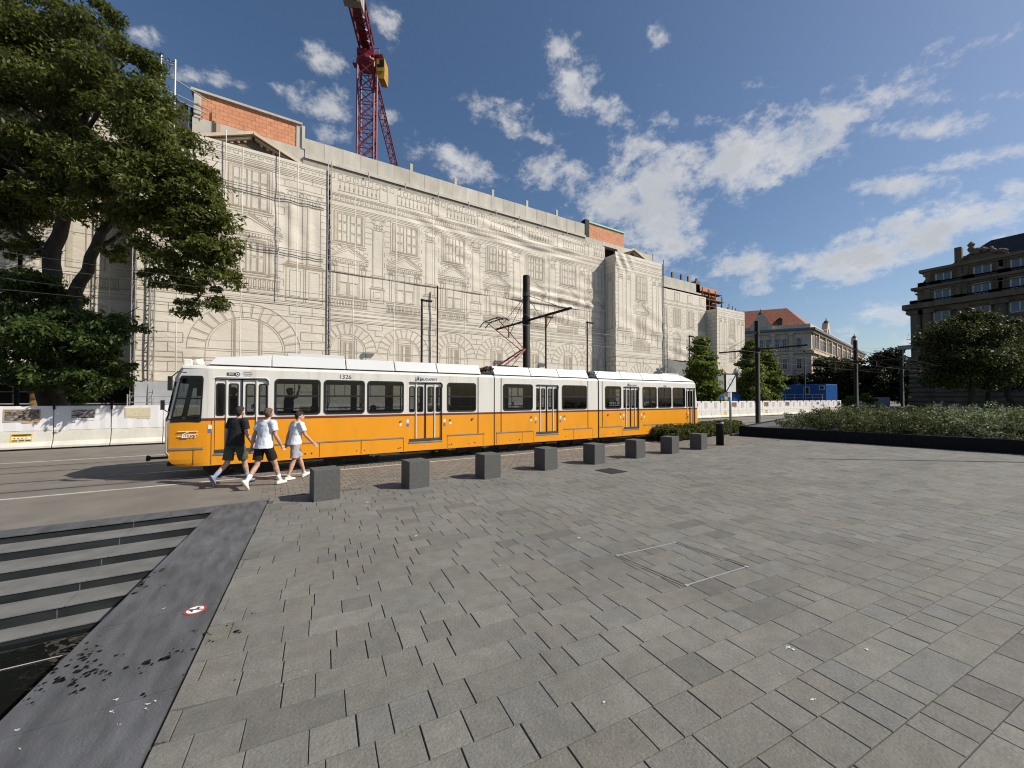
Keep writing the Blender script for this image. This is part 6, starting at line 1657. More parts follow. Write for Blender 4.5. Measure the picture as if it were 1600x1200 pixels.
# ------------------------------------------------------------------ trees and planting
def leaves(name, blobs, n, size, m, parent=None, seed=0, aspect=.42, droop=.35, sub=(7, .42), shell=.55, label=None, cat=None, loc=None, fold=.25, flat=.62, stray=.0):
    """leaf-sized faces gathered in clumps inside ellipsoid blobs (centre, radii)"""
    rg = np.random.default_rng(seed)
    cs = np.array([b[0] for b in blobs], float); rs = np.array([b[1] for b in blobs], float)
    wgt = (rs.prod(axis=1))**.72; wgt /= wgt.sum()
    k = max(1, int(sub[0]))
    cc, cr, cw = [], [], []
    for i in range(len(blobs)):
        for _ in range(k):
            v = rg.normal(size=3); v /= np.linalg.norm(v); rad = shell + (1-shell)*rg.random()
            cc.append(cs[i] + v*rs[i]*rad*.85); cr.append(rs[i]*sub[1]*(.55+.8*rg.random())); cw.append(wgt[i]/k*(.4+1.2*rg.random()))
    cc, cr, cw = np.array(cc), np.array(cr), np.array(cw); cw /= cw.sum()
    idx = rg.choice(len(cc), n, p=cw)
    v = rg.normal(size=(n, 3)); v /= np.linalg.norm(v, axis=1)[:, None]
    rad = .35 + .65*rg.random(n)**.5; out = rg.random(n) < stray; rad[out] *= 1 + .7*rg.random(out.sum()); rad = rad[:, None]
    pos = cc[idx] + v*rad*cr[idx]*np.array([1, 1, flat])
    ax = rg.normal(size=(n, 3)) + v*.8; ax[:, 2] -= droop*2; ax /= np.linalg.norm(ax, axis=1)[:, None]
    up = rg.normal(size=(n, 3))*.7 + np.array([0, 0, 1.0]); sd = np.cross(ax, up); sd /= np.linalg.norm(sd, axis=1)[:, None]
    nn = np.cross(sd, ax)
    L = size*(.6+.8*rg.random(n))[:, None]; W = L*aspect
    a = pos - ax*L*.5; b = pos + sd*W*.5 + nn*W*fold; c = pos + ax*L*.5; d = pos - sd*W*.5 + nn*W*fold
    off = np.array(wloc(parent)) if parent is not None else (np.array(loc) if loc is not None else np.zeros(3))
    V = np.stack([a, b, c, d], axis=1).reshape(-1, 3) - off
    me = bpy.data.meshes.new(name); me.vertices.add(4*n); me.vertices.foreach_set('co', V.ravel())
    me.loops.add(4*n); me.loops.foreach_set('vertex_index', np.arange(4*n, dtype=np.int32))
    me.polygons.add(n); me.polygons.foreach_set('loop_start', np.arange(0, 4*n, 4, dtype=np.int32)); me.polygons.foreach_set('loop_total', np.full(n, 4, dtype=np.int32))
    me.materials.append(m); me.update(); me.validate()
    o = bpy.data.objects.new(name, me); C.objects.link(o)
    if parent is not None: o.parent = parent
    elif loc is not None: o.location = loc
    if label: tag(o, label, cat)
    return o
def limb(mb, pts, r0, r1, n=9, rnd=None):
    P = [Vector(p) for p in pts]; out = [P[0]]
    for a, b in zip(P[:-1], P[1:]):
        for k in range(1, 4):
            q = a.lerp(b, k/3)
            if rnd and k < 3: q += Vector((rnd.uniform(-1, 1), rnd.uniform(-1, 1), rnd.uniform(-1, 1)))*(b-a).length*.05
            out.append(q)
    k = len(out)-1
    for i in range(k):
        mb.tube(out[i], out[i+1], r0+(r1-r0)*i/k, n, 0, r0+(r1-r0)*(i+1)/k, cap=False)
        mb.ell(out[i+1], (r0+(r1-r0)*(i+1)/k,)*3, n, 6)
rnd = random.Random(12)
# the big tree on the left, two trunks leaning apart
DT = 17.6
def tb(px, py, dep, r, k=(1, 1, .8)):
    p = PD(px, py, dep); rr = r*dep/F; return ((p.x, p.y, p.z), (rr*k[0], rr*k[1], rr*k[2]))
foot_ = G(88, 0 + 622 + 2*F/17.6)
bt = thing('deciduous_tree', 'big old leafy tree with two leaning trunks behind the barriers at the left edge', 'tree', (foot_.x, foot_.y, 0))
mb = MB()
A0 = foot_; A1 = PD(84, 560, 17.6); A2 = PD(80, 470, 17.6); A3 = PD(80, 410, 17.6); A4 = PD(100, 340, 17.6); A5 = PD(118, 255, 17.8); A6 = PD(140, 160, 18)
limb(mb, [A0, A1, A2, A3, A4, A5, A6], .48, .1, 12, rnd)
B1 = PD(112, 500, 17.3); B2 = PD(125, 440, 17.1); B3 = PD(150, 385, 17); B4 = PD(190, 320, 16.8); B5 = PD(245, 260, 16.6); B6 = PD(290, 220, 16.4)
limb(mb, [PD(92, 575, 17.5), B1, B2, B3, B4, B5, B6], .3, .06, 10, rnd)
for p, q, r_ in ((A4, (40, 250), .16), (A4, (200, 280), .15), (A5, (30, 160), .13), (A5, (190, 120), .13), (A6, (90, 60), .1), (A6, (210, 90), .08), (B3, (260, 350), .12), (B4, (300, 340), .11), (B5, (320, 290), .08), (B4, (330, 420), .08), (B5, (260, 180), .08), (A3, (-20, 330), .16), (A2, (20, 480), .12), (B1, (180, 520), .1), (A1, (40, 560), .1), (A1, (160, 570), .1), (A4, (-40, 210), .12), (A3, (45, 392), .06)):
    e = PD(q[0], q[1], 17.2 + rnd.uniform(-1.2, 1.2)); m_ = p.lerp(e, .5) + Vector((0, 0, .35)); limb(mb, [p, m_, e], r_, .025, 7, rnd)
    for k in range(3):
        s_ = p.lerp(e, .45+.2*k); limb(mb, [s_, s_ + Vector((rnd.uniform(-1.3, 1.3), rnd.uniform(-1, 1), rnd.uniform(-.2, 1.2)))], r_*.35, .015, 5, rnd)
mb.build('trunk', M['bark'], bt, True)
up_blobs = [tb(*a) for a in ((60,70,18.2,75),(150,60,17.8,55),(5,20,18.5,70),(-60,120,18,110),(110,25,18,45),(150,130,17.5,85),(50,165,17.8,80),(215,100,17.2,42),(215,180,17,70),(120,225,17.3,70),(10,255,18,80),(260,215,16.6,58),(180,280,16.6,60),(290,265,16.3,52),(80,300,17.2,55),(240,320,16.2,60),(315,335,16,48),(-60,290,18.5,90),(30,335,17.8,45),(335,385,15.9,40),(280,395,16,52),(340,430,15.9,36),(150,330,16.6,42),(230,390,16.1,34),(300,440,16,34),(265,270,16.2,52),(205,240,16.6,55),(355,400,15.9,24),(290,480,16,26),(55,385,17.4,26),(180,395,16.6,22),(20,110,18,60),(170,30,18,28),(300,360,16.2,46),(345,345,16,34),(310,300,16.2,45),(330,465,15.9,28),(250,430,16.2,28),(210,350,16.6,45),(120,280,17.3,50),(60,240,17.8,60),(275,320,16.6,50),(365,430,15.9,18),(100,160,17.6,60),(0,320,17.5,60),(20,390,17.4,30))]
leaves('crown', up_blobs, 150000, .205, M['leaf_big'], bt, 31, .36, .3, (13, .36), .35, flat=.74, stray=.26)
lo_blobs = [tb(*a) for a in ((60,470,16.6,48),(100,520,16.3,70),(30,540,16.6,62),(160,540,16.2,46),(100,580,16.2,52),(40,590,16.4,40),(150,590,16,42),(190,510,16.2,30),(125,615,16,22),(0,500,16.8,50),(-50,540,17,70),(70,440,16.8,28),(195,570,16,18),(20,440,16.9,24))]
leaves('low_crown', lo_blobs, 62000, .2, M['leaf_low'], bt, 32, .42, .45, (13, .36), .35, flat=.72, stray=.25)

def cone_tree(name, lab, px, Y, ytop, seed, wpx, px2=None):
    x = XY(px, Y); base = Vector((x, Y, 0)); top = PY(px, ytop, Y).z; dep = x*FW[0]+Y*FW[1]; r = wpx*dep/F
    t = thing(name, lab, 'tree', base); rnd = random.Random(seed); mb = MB()
    limb(mb, [base, base + Vector((0, 0, top*.5)), base + Vector((.1, 0, top*.93))], .16, .03, 8, rnd)
    bl = []
    for k in range(16):
        h = .17 + .78*k/15; rr = r*(1.0*(1-h)**.6 + .25) * (1 if h > .24 else .75)
        for j in range(2): bl.append(((x + rnd.uniform(-.4, .4)*rr, Y + rnd.uniform(-.4, .4)*rr, top*h), (rr*.8, rr*.8, top*.075)))
    for k in range(12):
        h = rnd.uniform(.2, .75); a = rnd.random()*6.28; limb(mb, [base + Vector((0, 0, top*h)), base + Vector((math.cos(a)*r*(1-h), math.sin(a)*r*(1-h), top*(h+.12)))], .05, .015, 5, rnd)
    mb.build('trunk', M['bark'], t, True)
    leaves('crown', bl, 20000, .27, M['leaf_cone'], t, seed, .6, .3, (6, .5), .35, flat=.9, stray=.15)
cone_tree('conical_tree', 'conical green tree just right of the tram end', 1100, 25.2, 527, 41, 32)
cone_tree('conical_tree', 'tall conical tree left of the second black mast', 1174, 25.2, 535, 42, 25)
cone_tree('conical_tree', 'bright conical tree just right of the second black mast', 1198, 26.0, 545, 43, 24)
def round_tree(name, lab, px, dep, blobs, n, size, m, seed, tr=.35, trunk_top=None):
    b = PD(px, HOR, dep); b.z = 0; t = thing(name, lab, 'tree', b); rnd = random.Random(seed); mb = MB()
    bl = [tb(a[0], a[1], dep + (a[3] if len(a) > 3 else 0), a[2], (1, 1, .85)) for a in blobs]
    mid = b + Vector((0, 0, min(c[0][2] for c in bl)*.8)); limb(mb, [b, mid], tr, tr*.75, 10, rnd)
    for c, r_ in bl: limb(mb, [mid, mid.lerp(Vector(c), .6) + Vector((0, 0, .3)), Vector(c)], tr*.4, .04, 6, rnd)
    mb.build('trunk', M['bark'], t, True)
    leaves('crown', bl, n, size, m, t, seed, .5, .3, (10, .44), .35, flat=.75, stray=.15)
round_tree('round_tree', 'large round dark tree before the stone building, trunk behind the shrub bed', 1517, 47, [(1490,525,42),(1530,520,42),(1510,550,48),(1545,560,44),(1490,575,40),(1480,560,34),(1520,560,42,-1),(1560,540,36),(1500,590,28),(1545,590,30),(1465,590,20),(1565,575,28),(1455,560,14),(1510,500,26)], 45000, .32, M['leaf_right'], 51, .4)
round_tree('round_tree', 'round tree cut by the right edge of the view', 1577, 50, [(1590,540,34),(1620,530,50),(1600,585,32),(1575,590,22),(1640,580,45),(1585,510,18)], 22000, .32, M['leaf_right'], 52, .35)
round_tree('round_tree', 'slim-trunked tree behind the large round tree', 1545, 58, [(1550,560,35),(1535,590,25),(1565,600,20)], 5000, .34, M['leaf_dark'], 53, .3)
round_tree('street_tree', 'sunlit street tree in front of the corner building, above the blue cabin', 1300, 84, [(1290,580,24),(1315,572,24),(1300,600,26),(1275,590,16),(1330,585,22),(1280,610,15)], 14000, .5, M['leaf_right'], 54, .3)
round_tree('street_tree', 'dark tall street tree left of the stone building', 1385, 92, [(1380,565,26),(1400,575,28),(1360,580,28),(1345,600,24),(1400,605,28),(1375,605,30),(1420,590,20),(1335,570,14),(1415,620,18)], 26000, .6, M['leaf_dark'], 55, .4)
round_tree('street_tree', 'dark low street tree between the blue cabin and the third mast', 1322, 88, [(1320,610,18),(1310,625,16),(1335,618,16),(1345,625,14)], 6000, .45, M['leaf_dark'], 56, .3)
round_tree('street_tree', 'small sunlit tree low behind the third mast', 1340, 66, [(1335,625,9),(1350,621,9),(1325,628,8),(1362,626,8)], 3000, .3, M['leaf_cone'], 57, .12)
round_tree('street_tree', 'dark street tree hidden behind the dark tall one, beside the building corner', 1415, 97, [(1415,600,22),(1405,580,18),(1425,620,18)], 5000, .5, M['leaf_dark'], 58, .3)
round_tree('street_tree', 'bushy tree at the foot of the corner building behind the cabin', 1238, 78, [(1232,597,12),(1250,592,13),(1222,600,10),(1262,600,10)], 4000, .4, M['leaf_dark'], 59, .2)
# tree row filling the street end
tl = thing('tree_row', 'dark distant trees closing the street beyond the masts', 'trees', PD(1400, HOR, 150) * 1.0)
tl.location.z = 0
leaves('foliage', [tb(x_, 606+rnd.uniform(-5, 10), 150, 24) for x_ in range(1290, 1470, 12)], 9000, .9, M['leaf_dark'], tl, 60, .6)
tl['kind'] = 'stuff'; 
# low clipped hedge by the tram end
h0, h1 = Vector((15.5, 11.15, 0)), Vector((23.0, 12.2, 0))
bl = []
dh = (h1-h0)
for k in range(15):
    for j in (0, 1):
        p = h0 + dh*(k/14); bl.append(((p.x, p.y + .35 + .55*j, .36 + .03*rnd.random()), (.42, .42, .40)))
hg = leaves('box_hedge', bl, 90000, .06, M['leaf_box'], None, 61, .6, .0, (90, .3), .8, 'low clipped olive green hedge between the black post and the tram end', 'hedge', loc=(19, 11.9, 0))
# dark stone planter
w0, w1, w2 = PD(1154, HOR, 20.8), PD(1280, HOR, 18.3), PD(1600, HOR, 13.86)
w0.z = w1.z = w2.z = 0
dw = (w2 - w0).normalized(); w3 = w2 + dw*10; nw = Vector((-dw.y, dw.x, 0))
if nw.x < 0: nw = -nw
pl = thing('stone_planter', 'long low dark stone planter wall holding the shrub bed at the right', 'planter', (w0.x, w0.y, 0))
ZPL = .5
L = (w3-w0).length; n = 6
for k in range(n):
    a, b = w0 + dw*(L*k/n+.004), w0 + dw*(L*(k+1)/n-.004)
    mb = MB(); mb.add([a, b, b+nw*.4, a+nw*.4] + [v + Vector((0, 0, ZPL)) for v in (a, b, b+nw*.4, a+nw*.4)], [(0,3,2,1),(4,5,6,7),(0,1,5,4),(1,2,6,5),(2,3,7,6),(3,0,4,7)]); mb.build('wall_block', M['planter_stone'], pl, bevel=.008)
e_dir = Vector((.97, .24, 0))
mb = MB(); a = w0 + nw*.4; 
far_a = w0 + e_dir*22
mb.add([w0 + nw*.4, w0 + e_dir*.4, far_a, far_a - nw*0 + dw*2.0, w0 + nw*6 + dw*3.2, w0 + nw*.4 + dw*3.2], [(0,1,2,3,4,5)])
mb.v = [(v[0], v[1], ZPL-.004) for v in mb.v]; mb.build('planter_paving', M['granite'], pl)
mb = MB(); mb.add([w0, w0+e_dir*22, w0+e_dir*22+Vector((0, 0, ZPL)), w0+Vector((0, 0, ZPL)), w0+dw*.3+e_dir*22+Vector((0, 0, ZPL)), w0+dw*.3+Vector((0, 0, ZPL))], [(0,1,2,3), (3,2,4,5)]); mb.build('end_wall', M['planter_stone'], pl)
mb = MB(); b0, b1 = w0 + dw*2.6 + nw*.4, w3 + nw*.4
mb.add([b0, b1, b1 + nw*16, b0 + nw*16 ], [(0,1,2,3)]); mb.v = [(v[0], v[1], .36) for v in mb.v]; mb.build('soil', M['bark'], pl)
# shrub bed: dull green at the far end, pale grey-green nearer
bl1, bl2 = [], []
rnd = random.Random(77)
for i in range(34):
    for j in range(11):
        p = w0 + dw*(2.0 + i*.55 + rnd.uniform(-.2, .2)) + nw*(.75 + j*.75 + rnd.uniform(-.25, .25))
        h = 1.22 + .2*math.sin(i*.9+j*1.7) + rnd.uniform(-.12, .18) - (.35 if i < 2 else 0)
        if j == 0: h *= .85
        b_ = ((p.x, p.y, .36 + h*.42), (.5, .5, h*.52)); (bl1 if i + rnd.uniform(-3, 3) < 12 - j*.5 else bl2).append(b_)
sh = thing('shrub_bed', 'wide bed of dense grey-green shrubs growing in the dark planter at the right', 'shrubs', (w0.x+3, w0.y-3, 0))
leaves('green_shrubs', bl1, 58000, .085, M['leaf_shrub'], sh, 71, .5, -.1, (7, .5), .6)
leaves('pale_shrubs', bl2, 96000, .085, M['leaf_pale'], sh, 72, .5, -.1, (7, .5), .6)
spr = [((p[0][0], p[0][1], p[0][2]+.5), (.3, .3, .3)) for p in bl2[::5]]
leaves('young_shoots', spr, 3500, .1, M['leaf_pale'], sh, 73, .3, -.8, (5, .4), .3)
# lawn and people beyond the bed
mb = MB(); q0 = PD(1380, HOR, 52); mb.quad((62, -30, .02), (98, -30, .02), (98, 16, .02), (62, 16, .02)); tag(mb.build('grass', M['grass']), kind='stuff')

# ------------------------------------------------------------------ people
def remesh(name, build, m, parent, vox, smooth=4, disp=0.0):
    mb = MB(); build(mb)
    o = mb.build(name, m, parent, True, local=True)
    r_ = o.modifiers.new('r', 'REMESH'); r_.mode = 'VOXEL'; r_.voxel_size = vox; r_.use_smooth_shade = True
    s_ = o.modifiers.new('s', 'SMOOTH'); s_.iterations = smooth; s_.factor = .5
    if disp:
        tx = bpy.data.textures.get('folds') or bpy.data.textures.new('folds', 'CLOUDS'); tx.noise_scale = .11
        dm = o.modifiers.new('d', 'DISPLACE'); dm.texture = tx; dm.strength = disp; dm.mid_level = .5; dm.texture_coords = 'GLOBAL'
    return bake(o)
def loft(mb, rings, n=16):
    """rings: (centre, rx, ry) closed tube with flat ends"""
    vs = []
    for c, rx, ry in rings:
        for i in range(n): t = 2*math.pi*i/n; vs.append(Vector(c) + Vector((rx*math.cos(t), ry*math.sin(t), 0)))
    fs = []; K = len(rings)
    for k in range(K-1):
        for i in range(n): j = (i+1) % n; fs.append((k*n+i, k*n+j, (k+1)*n+j, (k+1)*n+i))
    fs += [tuple(range(n-1, -1, -1)), tuple(range((K-1)*n, K*n))]
    mb.add(vs, fs)
def person(label, loc, heading, hgt, pose, look, vox=.0075, group=None, extras=True):
    s = hgt/1.8
    root = thing('person', label, 'person', loc, 0, group)
    V = lambda x, y, z: Vector((x, y, z))*s
    J = dict(pelvis=V(0,0,.97), chest=V(.03,0,1.33), neck=V(.05,0,1.5), head=V(.085,0,1.665))
    J.update({k: V(*v) for k, v in pose.items()})
    pel, ch, nk, hd = J['pelvis'], J['chest'], J['neck'], J['head']
    lean = ch - pel; up = lean.normalized()
    yaw = math.radians(look.get('turn', 0)); hf = Vector((math.cos(yaw), math.sin(yaw), 0)); hs = Vector((-math.sin(yaw), math.cos(yaw), 0))
    def body(mb):
        mb.ell(pel, (.12*s, .165*s, .13*s)); mb.ell(pel.lerp(ch, .45), (.11*s, .15*s, .17*s)); mb.ell(ch, (.125*s, .175*s, .2*s)); mb.ell(ch + up*.1*s, (.1*s, .17*s, .1*s))
        mb.capsule(ch + up*.12*s, nk + up*.06*s, .062*s, .055*s)
        mb.ell(hd + Vector((-.012, 0, .02))*s, (.098*s, .078*s, .112*s), 16, 12)
        mb.ell(hd + hf*.035*s + Vector((0, 0, -.045))*s, (.062*s, .058*s, .07*s)); mb.ell(hd + hf*.062*s + Vector((0, 0, -.088))*s, (.03*s, .035*s, .026*s))
        mb.capsule(hd + hf*.09*s + Vector((0, 0, .0))*s, hd + hf*.112*s + Vector((0, 0, -.028))*s, .012*s, .017*s, 8)
        mb.ell(hd + hf*.088*s + Vector((0, 0, -.058))*s, (.014*s, .026*s, .008*s), 8, 6)
        for sd in (-1, 1): mb.ell(hd + hs*(sd*.08*s) + hf*-.008*s + Vector((0, 0, -.01))*s, (.024*s, .012*s, .034*s), 8, 6)
        for sd, L_ in ((1, 'l'), (-1, 'r')):
            sh, el, wr = J[L_+'_sho'], J[L_+'_elb'], J[L_+'_wri']
            mb.ell(sh, (.066*s,)*3); mb.capsule(ch + up*.08*s, sh, .08*s, .06*s); mb.capsule(sh, el, .056*s, .043*s); mb.capsule(el, el.lerp(wr, .3), .043*s, .044*s); mb.capsule(el.lerp(wr, .3), wr, .044*s, .027*s)
            d = (wr - el).normalized(); fwd = (Vector((1, 0, 0)) - d*d.x).normalized(); sdv = d.cross(fwd)
            pc = wr + d*.05*s
            for k in range(3): mb.capsule(wr, wr + d*.085*s + fwd*((k-1)*.024*s), .022*s, .018*s, 8)
            for k, ln in enumerate((.062, .075, .07, .055)):      # four fingers, gently curled
                b_ = wr + d*.088*s + fwd*((1.5-k)*.0195*s); m1 = b_ + d*ln*.55*s + sdv*(-sd*.004*s); m2 = m1 + d*ln*.4*s + sdv*(sd*-.022*s) + fwd*.004*s
                mb.capsule(b_, m1, .0105*s, .0098*s, 8); mb.capsule(m1, m2, .0098*s, .0088*s, 8)
            t0 = wr + d*.03*s + fwd*.026*s; t1 = t0 + d*.035*s + fwd*.026*s; mb.capsule(t0, t1, .014*s, .011*s, 8); mb.capsule(t1, t1 + d*.034*s + fwd*.004*s, .011*s, .0095*s, 8)
            hp, kn, an = J[L_+'_hip'], J[L_+'_kne'], J[L_+'_ank']
            mb.capsule(hp, kn, .085*s, .056*s); mb.ell(kn, (.058*s,)*3); sd_ = (an-kn); mb.capsule(kn, kn + sd_*.3, .052*s, .057*s)
            back = Vector((-.018*s, 0, 0)); mb.capsule(kn + sd_*.25 + back, kn + sd_*.45 + back*.6, .048*s, .045*s); mb.capsule(kn + sd_*.3, an, .055*s, .035*s); mb.ell(an, (.036*s,)*3)
    b_ = remesh('body', body, M['skin'], root, vox*s, 5)
    # hair cap
    def hair(mb):
        mb.ell(hd + Vector((-.022, 0, .035))*s - hf*.006*s, (.1*s, .083*s, .108*s), 18, 12); mb.ell(hd - hf*.062*s + Vector((0, 0, -.02))*s, (.05*s, .068*s, .075*s), 12, 8)
        mb.ell(hd + hf*.03*s + Vector((0, 0, .085))*s, (.075*s, .068*s, .048*s), 12, 8)
    def hair2(mb):
        hair(mb)
    remesh('hair', hair2, M[look['hair']], root, vox*1.2*s, 3, .006)
    for sd in (-1, 1):
        mb = MB(); mb.ell(hd + hf*.086*s + hs*(sd*.03*s) + Vector((0, 0, .012))*s, (.01*s, .013*s, .007*s), 8, 6); mb.build('eye', M['ink'], root, True, local=True)
    if look.get('glasses'):
        mb = MB()
        for sd in (-1, 1):
            e = hd + hf*.104*s + hs*(sd*.034*s) + Vector((0, 0, .012))*s; mb.ell(e, (.012*s, .026*s, .02*s), 10, 6); mb.tube(e + hs*(sd*.024*s), hd + hs*(sd*.084*s) - hf*.01*s + Vector((0, 0, .014))*s, .004*s, 5)
        mb.build('sunglasses', M['tram_rubber'], root, local=True)
    # shirt
    hem = look.get('hem', .9)*s
    def shirt(mb):
        base = pel + Vector((0, 0, hem - pel.z)); b0 = base - up*.0
        loft(mb, [(base, .172*s, .212*s), (base.lerp(ch, .3), .158*s, .2*s), (base.lerp(ch, .6), .143*s, .184*s), (ch, .148*s, .2*s), (ch + up*.1*s, .138*s, .198*s), (ch + up*.17*s, .1*s, .15*s), (ch + up*.205*s, .075*s, .085*s)])
        for L_ in 'lr':
            sh, el = J[L_+'_sho'], J[L_+'_elb']; e = sh.lerp(el, look.get('sleeve', .62))
            mb.capsule(ch + up*.1*s, sh, .1*s, .078*s); mb.ell(sh, (.084*s,)*3)
            d = (e - sh); mb.tube(sh, e, .08*s, 14, 0, .078*s)
    remesh('shirt', shirt, M[look['shirt']], root, vox*1.25*s, 4, .016*s)
    def shorts(mb):
        loft(mb, [(pel + Vector((-.005, 0, -.1))*s, .14*s, .185*s), (pel + Vector((0, 0, .0))*s, .148*s, .19*s), (pel + Vector((0, 0, .06))*s, .13*s, .165*s)])
        for L_ in 'lr':
            hp, kn = J[L_+'_hip'], J[L_+'_kne']; e = hp.lerp(kn, look.get('leg', .8)); mb.tube(hp + Vector((0, 0, .06))*s, e, .102*s, 16, 0, .108*s)
    remesh('shorts', shorts, M[look['shorts']], root, vox*1.25*s, 3, .022*s)
    # socks and shoes
    for L_ in 'lr':
        an, kn = J[L_+'_ank'], J[L_+'_kne']; pitch = pose.get(L_+'_foot', (0,))[0] if False else look.get(L_+'_foot', 0)
        sd = (kn - an).normalized()
        so = MB(); so.tube(an - sd*.03*s, an + sd*look.get('sock', .14)*s, .043*s, 14, 0, .048*s); so.build('sock', M[look['sockm']], root, True, local=True)
        a = math.radians(pitch); f_ = Vector((math.cos(a), 0, -math.sin(a))); u_ = Vector((math.sin(a), 0, math.cos(a)))
        def shoe(mb):
            h0 = an - u_*.038*s
            mb.ell(h0 - f_*.04*s, (.05*s, .042*s, .045*s)); mb.capsule(h0 - f_*.03*s, h0 + f_*.1*s - u_*.008*s, .044*s, .04*s); mb.capsule(h0 + f_*.1*s - u_*.012*s, h0 + f_*.165*s - u_*.02*s, .042*s, .032*s); mb.capsule(an - u_*.01*s, an + sd*.035*s, .048*s, .047*s); mb.capsule(an, h0 + f_*.07*s, .046*s, .04*s)
        so_ = remesh('shoe', shoe, M[look['shoe']], root, .009*s, 4)
        mb = MB(); h0 = an - u_*.073*s
        pts = [(-.095,.03),(-.1,0),(-.095,-.03),(-.04,-.038),(.06,-.042),(.13,-.045),(.18,-.03),(.2,0),(.18,.03),(.13,.045),(.06,.042),(-.04,.038)]
        mb.prism([h0 + f_*x*s + Vector((0, y*s, 0)) for x, y in pts], u_*.026*s); sl = mb.build('sole', M[look['solem']], so_, local=True, bevel=.004)
    root.rotation_euler = (0, 0, heading)
    return root
HD = R(9)
def walk(fr, st=.34, bk=-.36, lift=.12, arms=(.2, -.2), lean=.03):
    """fr = 'r' or 'l': the planted leading leg"""
    o = 'l' if fr == 'r' else 'r'; sy = {'l': 1, 'r': -1}
    p = {fr+'_hip': (.01, sy[fr]*.092, .92), o+'_hip': (-.01, sy[o]*.092, .92)}
    p[fr+'_kne'] = (st*.62, sy[fr]*.09, .505); p[fr+'_ank'] = (st, sy[fr]*.085, .085)
    p[o+'_kne'] = (bk*.26, sy[o]*.09, .5); p[o+'_ank'] = (bk, sy[o]*.085, .085+lift)
    p['chest'] = (.02+lean, 0, 1.33); p['neck'] = (.035+lean*1.4, 0, 1.5); p['head'] = (.06+lean*1.6, 0, 1.672)
    for k, L_ in enumerate('rl'):
        a = arms[k]; sx = .02+lean*1.2
        p[L_+'_sho'] = (sx, sy[L_]*.2, 1.455); p[L_+'_elb'] = (sx+a*.42-.02, sy[L_]*.245, 1.175); p[L_+'_wri'] = (sx+a*1.05+.05, sy[L_]*.25, .94)
    return p
pA = G(366, 757); pB = G(411, 761); pC = G(459, 748)
person('man in black t-shirt and olive shorts walking beside the tram, leftmost of the three', pA, R(44), 1.8, walk('r', .28, -.42, .15, (.1, -.12), .04),
       dict(hair='hair_dark', shirt='shirt_black', shorts='shorts_green', shoe='shoe_blue', solem='sole_dark', sockm='sock_blue', sock=.17, l_foot=62, r_foot=0, turn=18, leg=.84, hem=.9))
person('man in white t-shirt, black shorts and sunglasses walking between the two others', pB, R(40), 1.77, walk('r', .36, -.34, .09, (.12, -.2), .04),
       dict(hair='hair_brown', shirt='shirt_white', shorts='shorts_black', shoe='shoe_white', solem='sole', sockm='sock_white', sock=.17, l_foot=55, r_foot=0, turn=32, glasses=True, leg=.72, hem=.89))
person('shorter man in white t-shirt and light grey shorts striding ahead of the others', pC, R(26), 1.66, walk('l', .34, -.2, .0, (.24, -.2), .05),
       dict(hair='hair_dark', shirt='shirt_white', shorts='shorts_grey', shoe='shoe_white', solem='shoe_white', sockm='skin', sock=.05, l_foot=-18, r_foot=0, turn=-25, leg=.84, hem=.92))
# passengers
def seated(flip=1):
    p = {'pelvis': (0, 0, .52), 'chest': (.02, 0, .88), 'neck': (.03, 0, 1.05), 'head': (.06, 0, 1.215)}
    for L_, sy in (('l', 1), ('r', -1)):
        p[L_+'_hip'] = (.02, sy*.09, .5); p[L_+'_kne'] = (.44, sy*.1, .5); p[L_+'_ank'] = (.46, sy*.1, .09); p[L_+'_sho'] = (.02, sy*.19, 1.0); p[L_+'_elb'] = (.08, sy*.23, .73); p[L_+'_wri'] = (.3, sy*.14, .62)
    return p
ZFL = .7
lk = dict(hair='hair_dark', shirt='cloth_grey', shorts='cloth_blue', shoe='shoe_blue', solem='sole_dark', sockm='sock_blue', turn=10, hem=.47, leg=.9)
near = sorted([q for q in seats if q[1] < YC])
def seat_at(px): return min(near, key=lambda q: abs(q[0] - T(px)))
grp = 'passengers seen through the tram windows'
pw = person('seated passenger in a white top behind the first large tram window', (0, 0, 0), 0, 1.5, seated(), dict(lk, shirt='shirt_white'), .02, grp)
pd_ = person('seated grey-shirted passenger at the left of the second large tram window', (0, 0, 0), 0, 1.5, seated(), lk, .02, grp)
pk = person('seated dark-clad passenger behind the third large tram window', (0, 0, 0), 0, 1.5, seated(), dict(lk, shirt='cloth_blue', hair='hair_brown'), .02, grp)
def sit(o, px, rz, lab=None, cp=False):
    q = seat_at(px); l = (q[0] - .02, q[1] + .22, ZFL - .04)
    if cp: return copy_tree(o, l, rz, lab)
    o.location = l; o.rotation_euler = (0, 0, rz)
for q in [(485,)]: sit(pw, 485, R(180))
sit(pd_, 518, R(180)); sit(pk, 590, R(180))
sit(pk, 738, R(180), 'seated passenger behind the last window of the front tram car', True)
sit(pw, 793, R(180), 'seated passenger in a white top in the first window of the middle car', True)
sit(pk, 905, R(180), 'seated passenger in the second window of the middle car', True)
sit(pw, 1016, R(180), 'seated passenger in the second window of the rear car', True)
sit(pd_, 1040, R(180), 'seated passenger in the third window of the rear car', True)
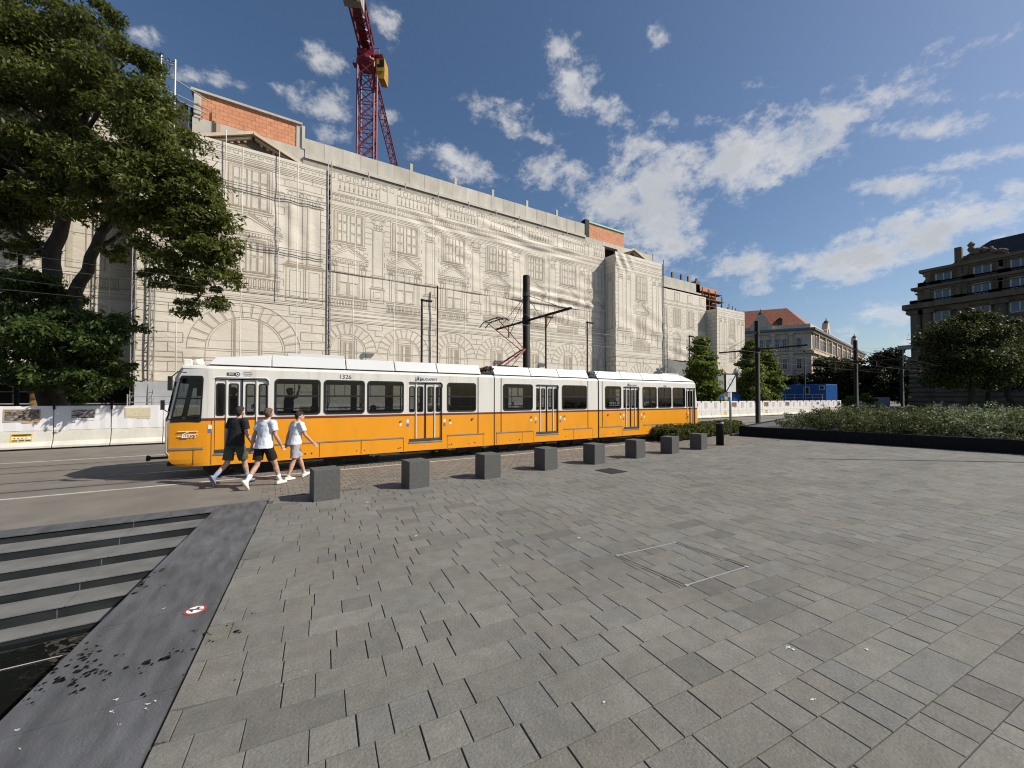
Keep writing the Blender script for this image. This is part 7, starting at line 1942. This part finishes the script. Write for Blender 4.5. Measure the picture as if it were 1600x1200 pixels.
sit(pw, 1060, R(180), 'seated passenger in the last large window of the rear car', True)
std = walk('r', .08, -.06, 0, (0, 0), 0); std['r_elb'] = (.2, -.27, 1.5); std['r_wri'] = (.26, -.22, 1.75)
ps = person('standing passenger holding the rail behind the first large tram window', (T(452), YN+.95, ZFL), R(10), 1.6, std, dict(lk, shirt='cloth_blue'), .02, grp)
copy_tree(ps, (T(362), YN+1.0, ZFL), R(150), 'standing passenger behind the first folding door of the tram')
# passers-by far down the street
stb = walk('r', .22, -.24, .05, (.15, -.15), .02)
fp = person('pedestrian in a light top before the right end of the barrier row', PD(1300, HOR, 60) + Vector((0, 0, -2)), R(-150), 1.72, stb, dict(lk, shirt='cloth_grey', shorts='cloth_blue', leg=.95), .03, 'distant pedestrians beyond the shrubs')
fp.location.z = 0
for px, dp, rz, lab in ((1310, 60, 20, 'pedestrian at the end of the barrier row, right of the first'), (1345, 64, 60, 'pedestrian at the foot of the third tram mast'), (1328, 70, -30, 'pedestrian left of the third tram mast'), (1460, 66, 100, 'pedestrian under the corner of the dark building'), (1471, 66, -60, 'pedestrian right of the one under the dark building corner'), (1352, 75, 10, 'pedestrian far right of the third tram mast')):
    p = PD(px, HOR, dp); copy_tree(fp, (p.x, p.y, 0), R(rz), lab)
# parked van far down the street
p = PD(1372, HOR, 85); vn = thing('delivery_van', 'pale van parked in the shade under the far trees', 'van', (p.x, p.y, 0), R(40))
mb = MB(); prof = [(-2.4, .35), (2.3, .35), (2.45, .9), (2.2, 1.25), (1.5, 2.1), (-2.3, 2.15), (-2.45, 1.2)]
mb.prism([(x, -.95, z) for x, z in prof], (0, 1.9, 0)); mb.build('body', M['cloth_grey'], vn, local=True, bevel=.06)
mb = MB()
for sy in (-.965, .945): mb.box(-2.1, 1.5, sy, sy+.02, 1.3, 1.9)
mb.build('window', M['window_dark'], vn, local=True)
for x in (-1.5, 1.5):
    for y in (-.95, .75): mb = MB(); mb.tube((x, y, .33), (x, y+.2, .33), .33, 14); mb.build('wheel', M['tram_rubber'], vn, local=True)
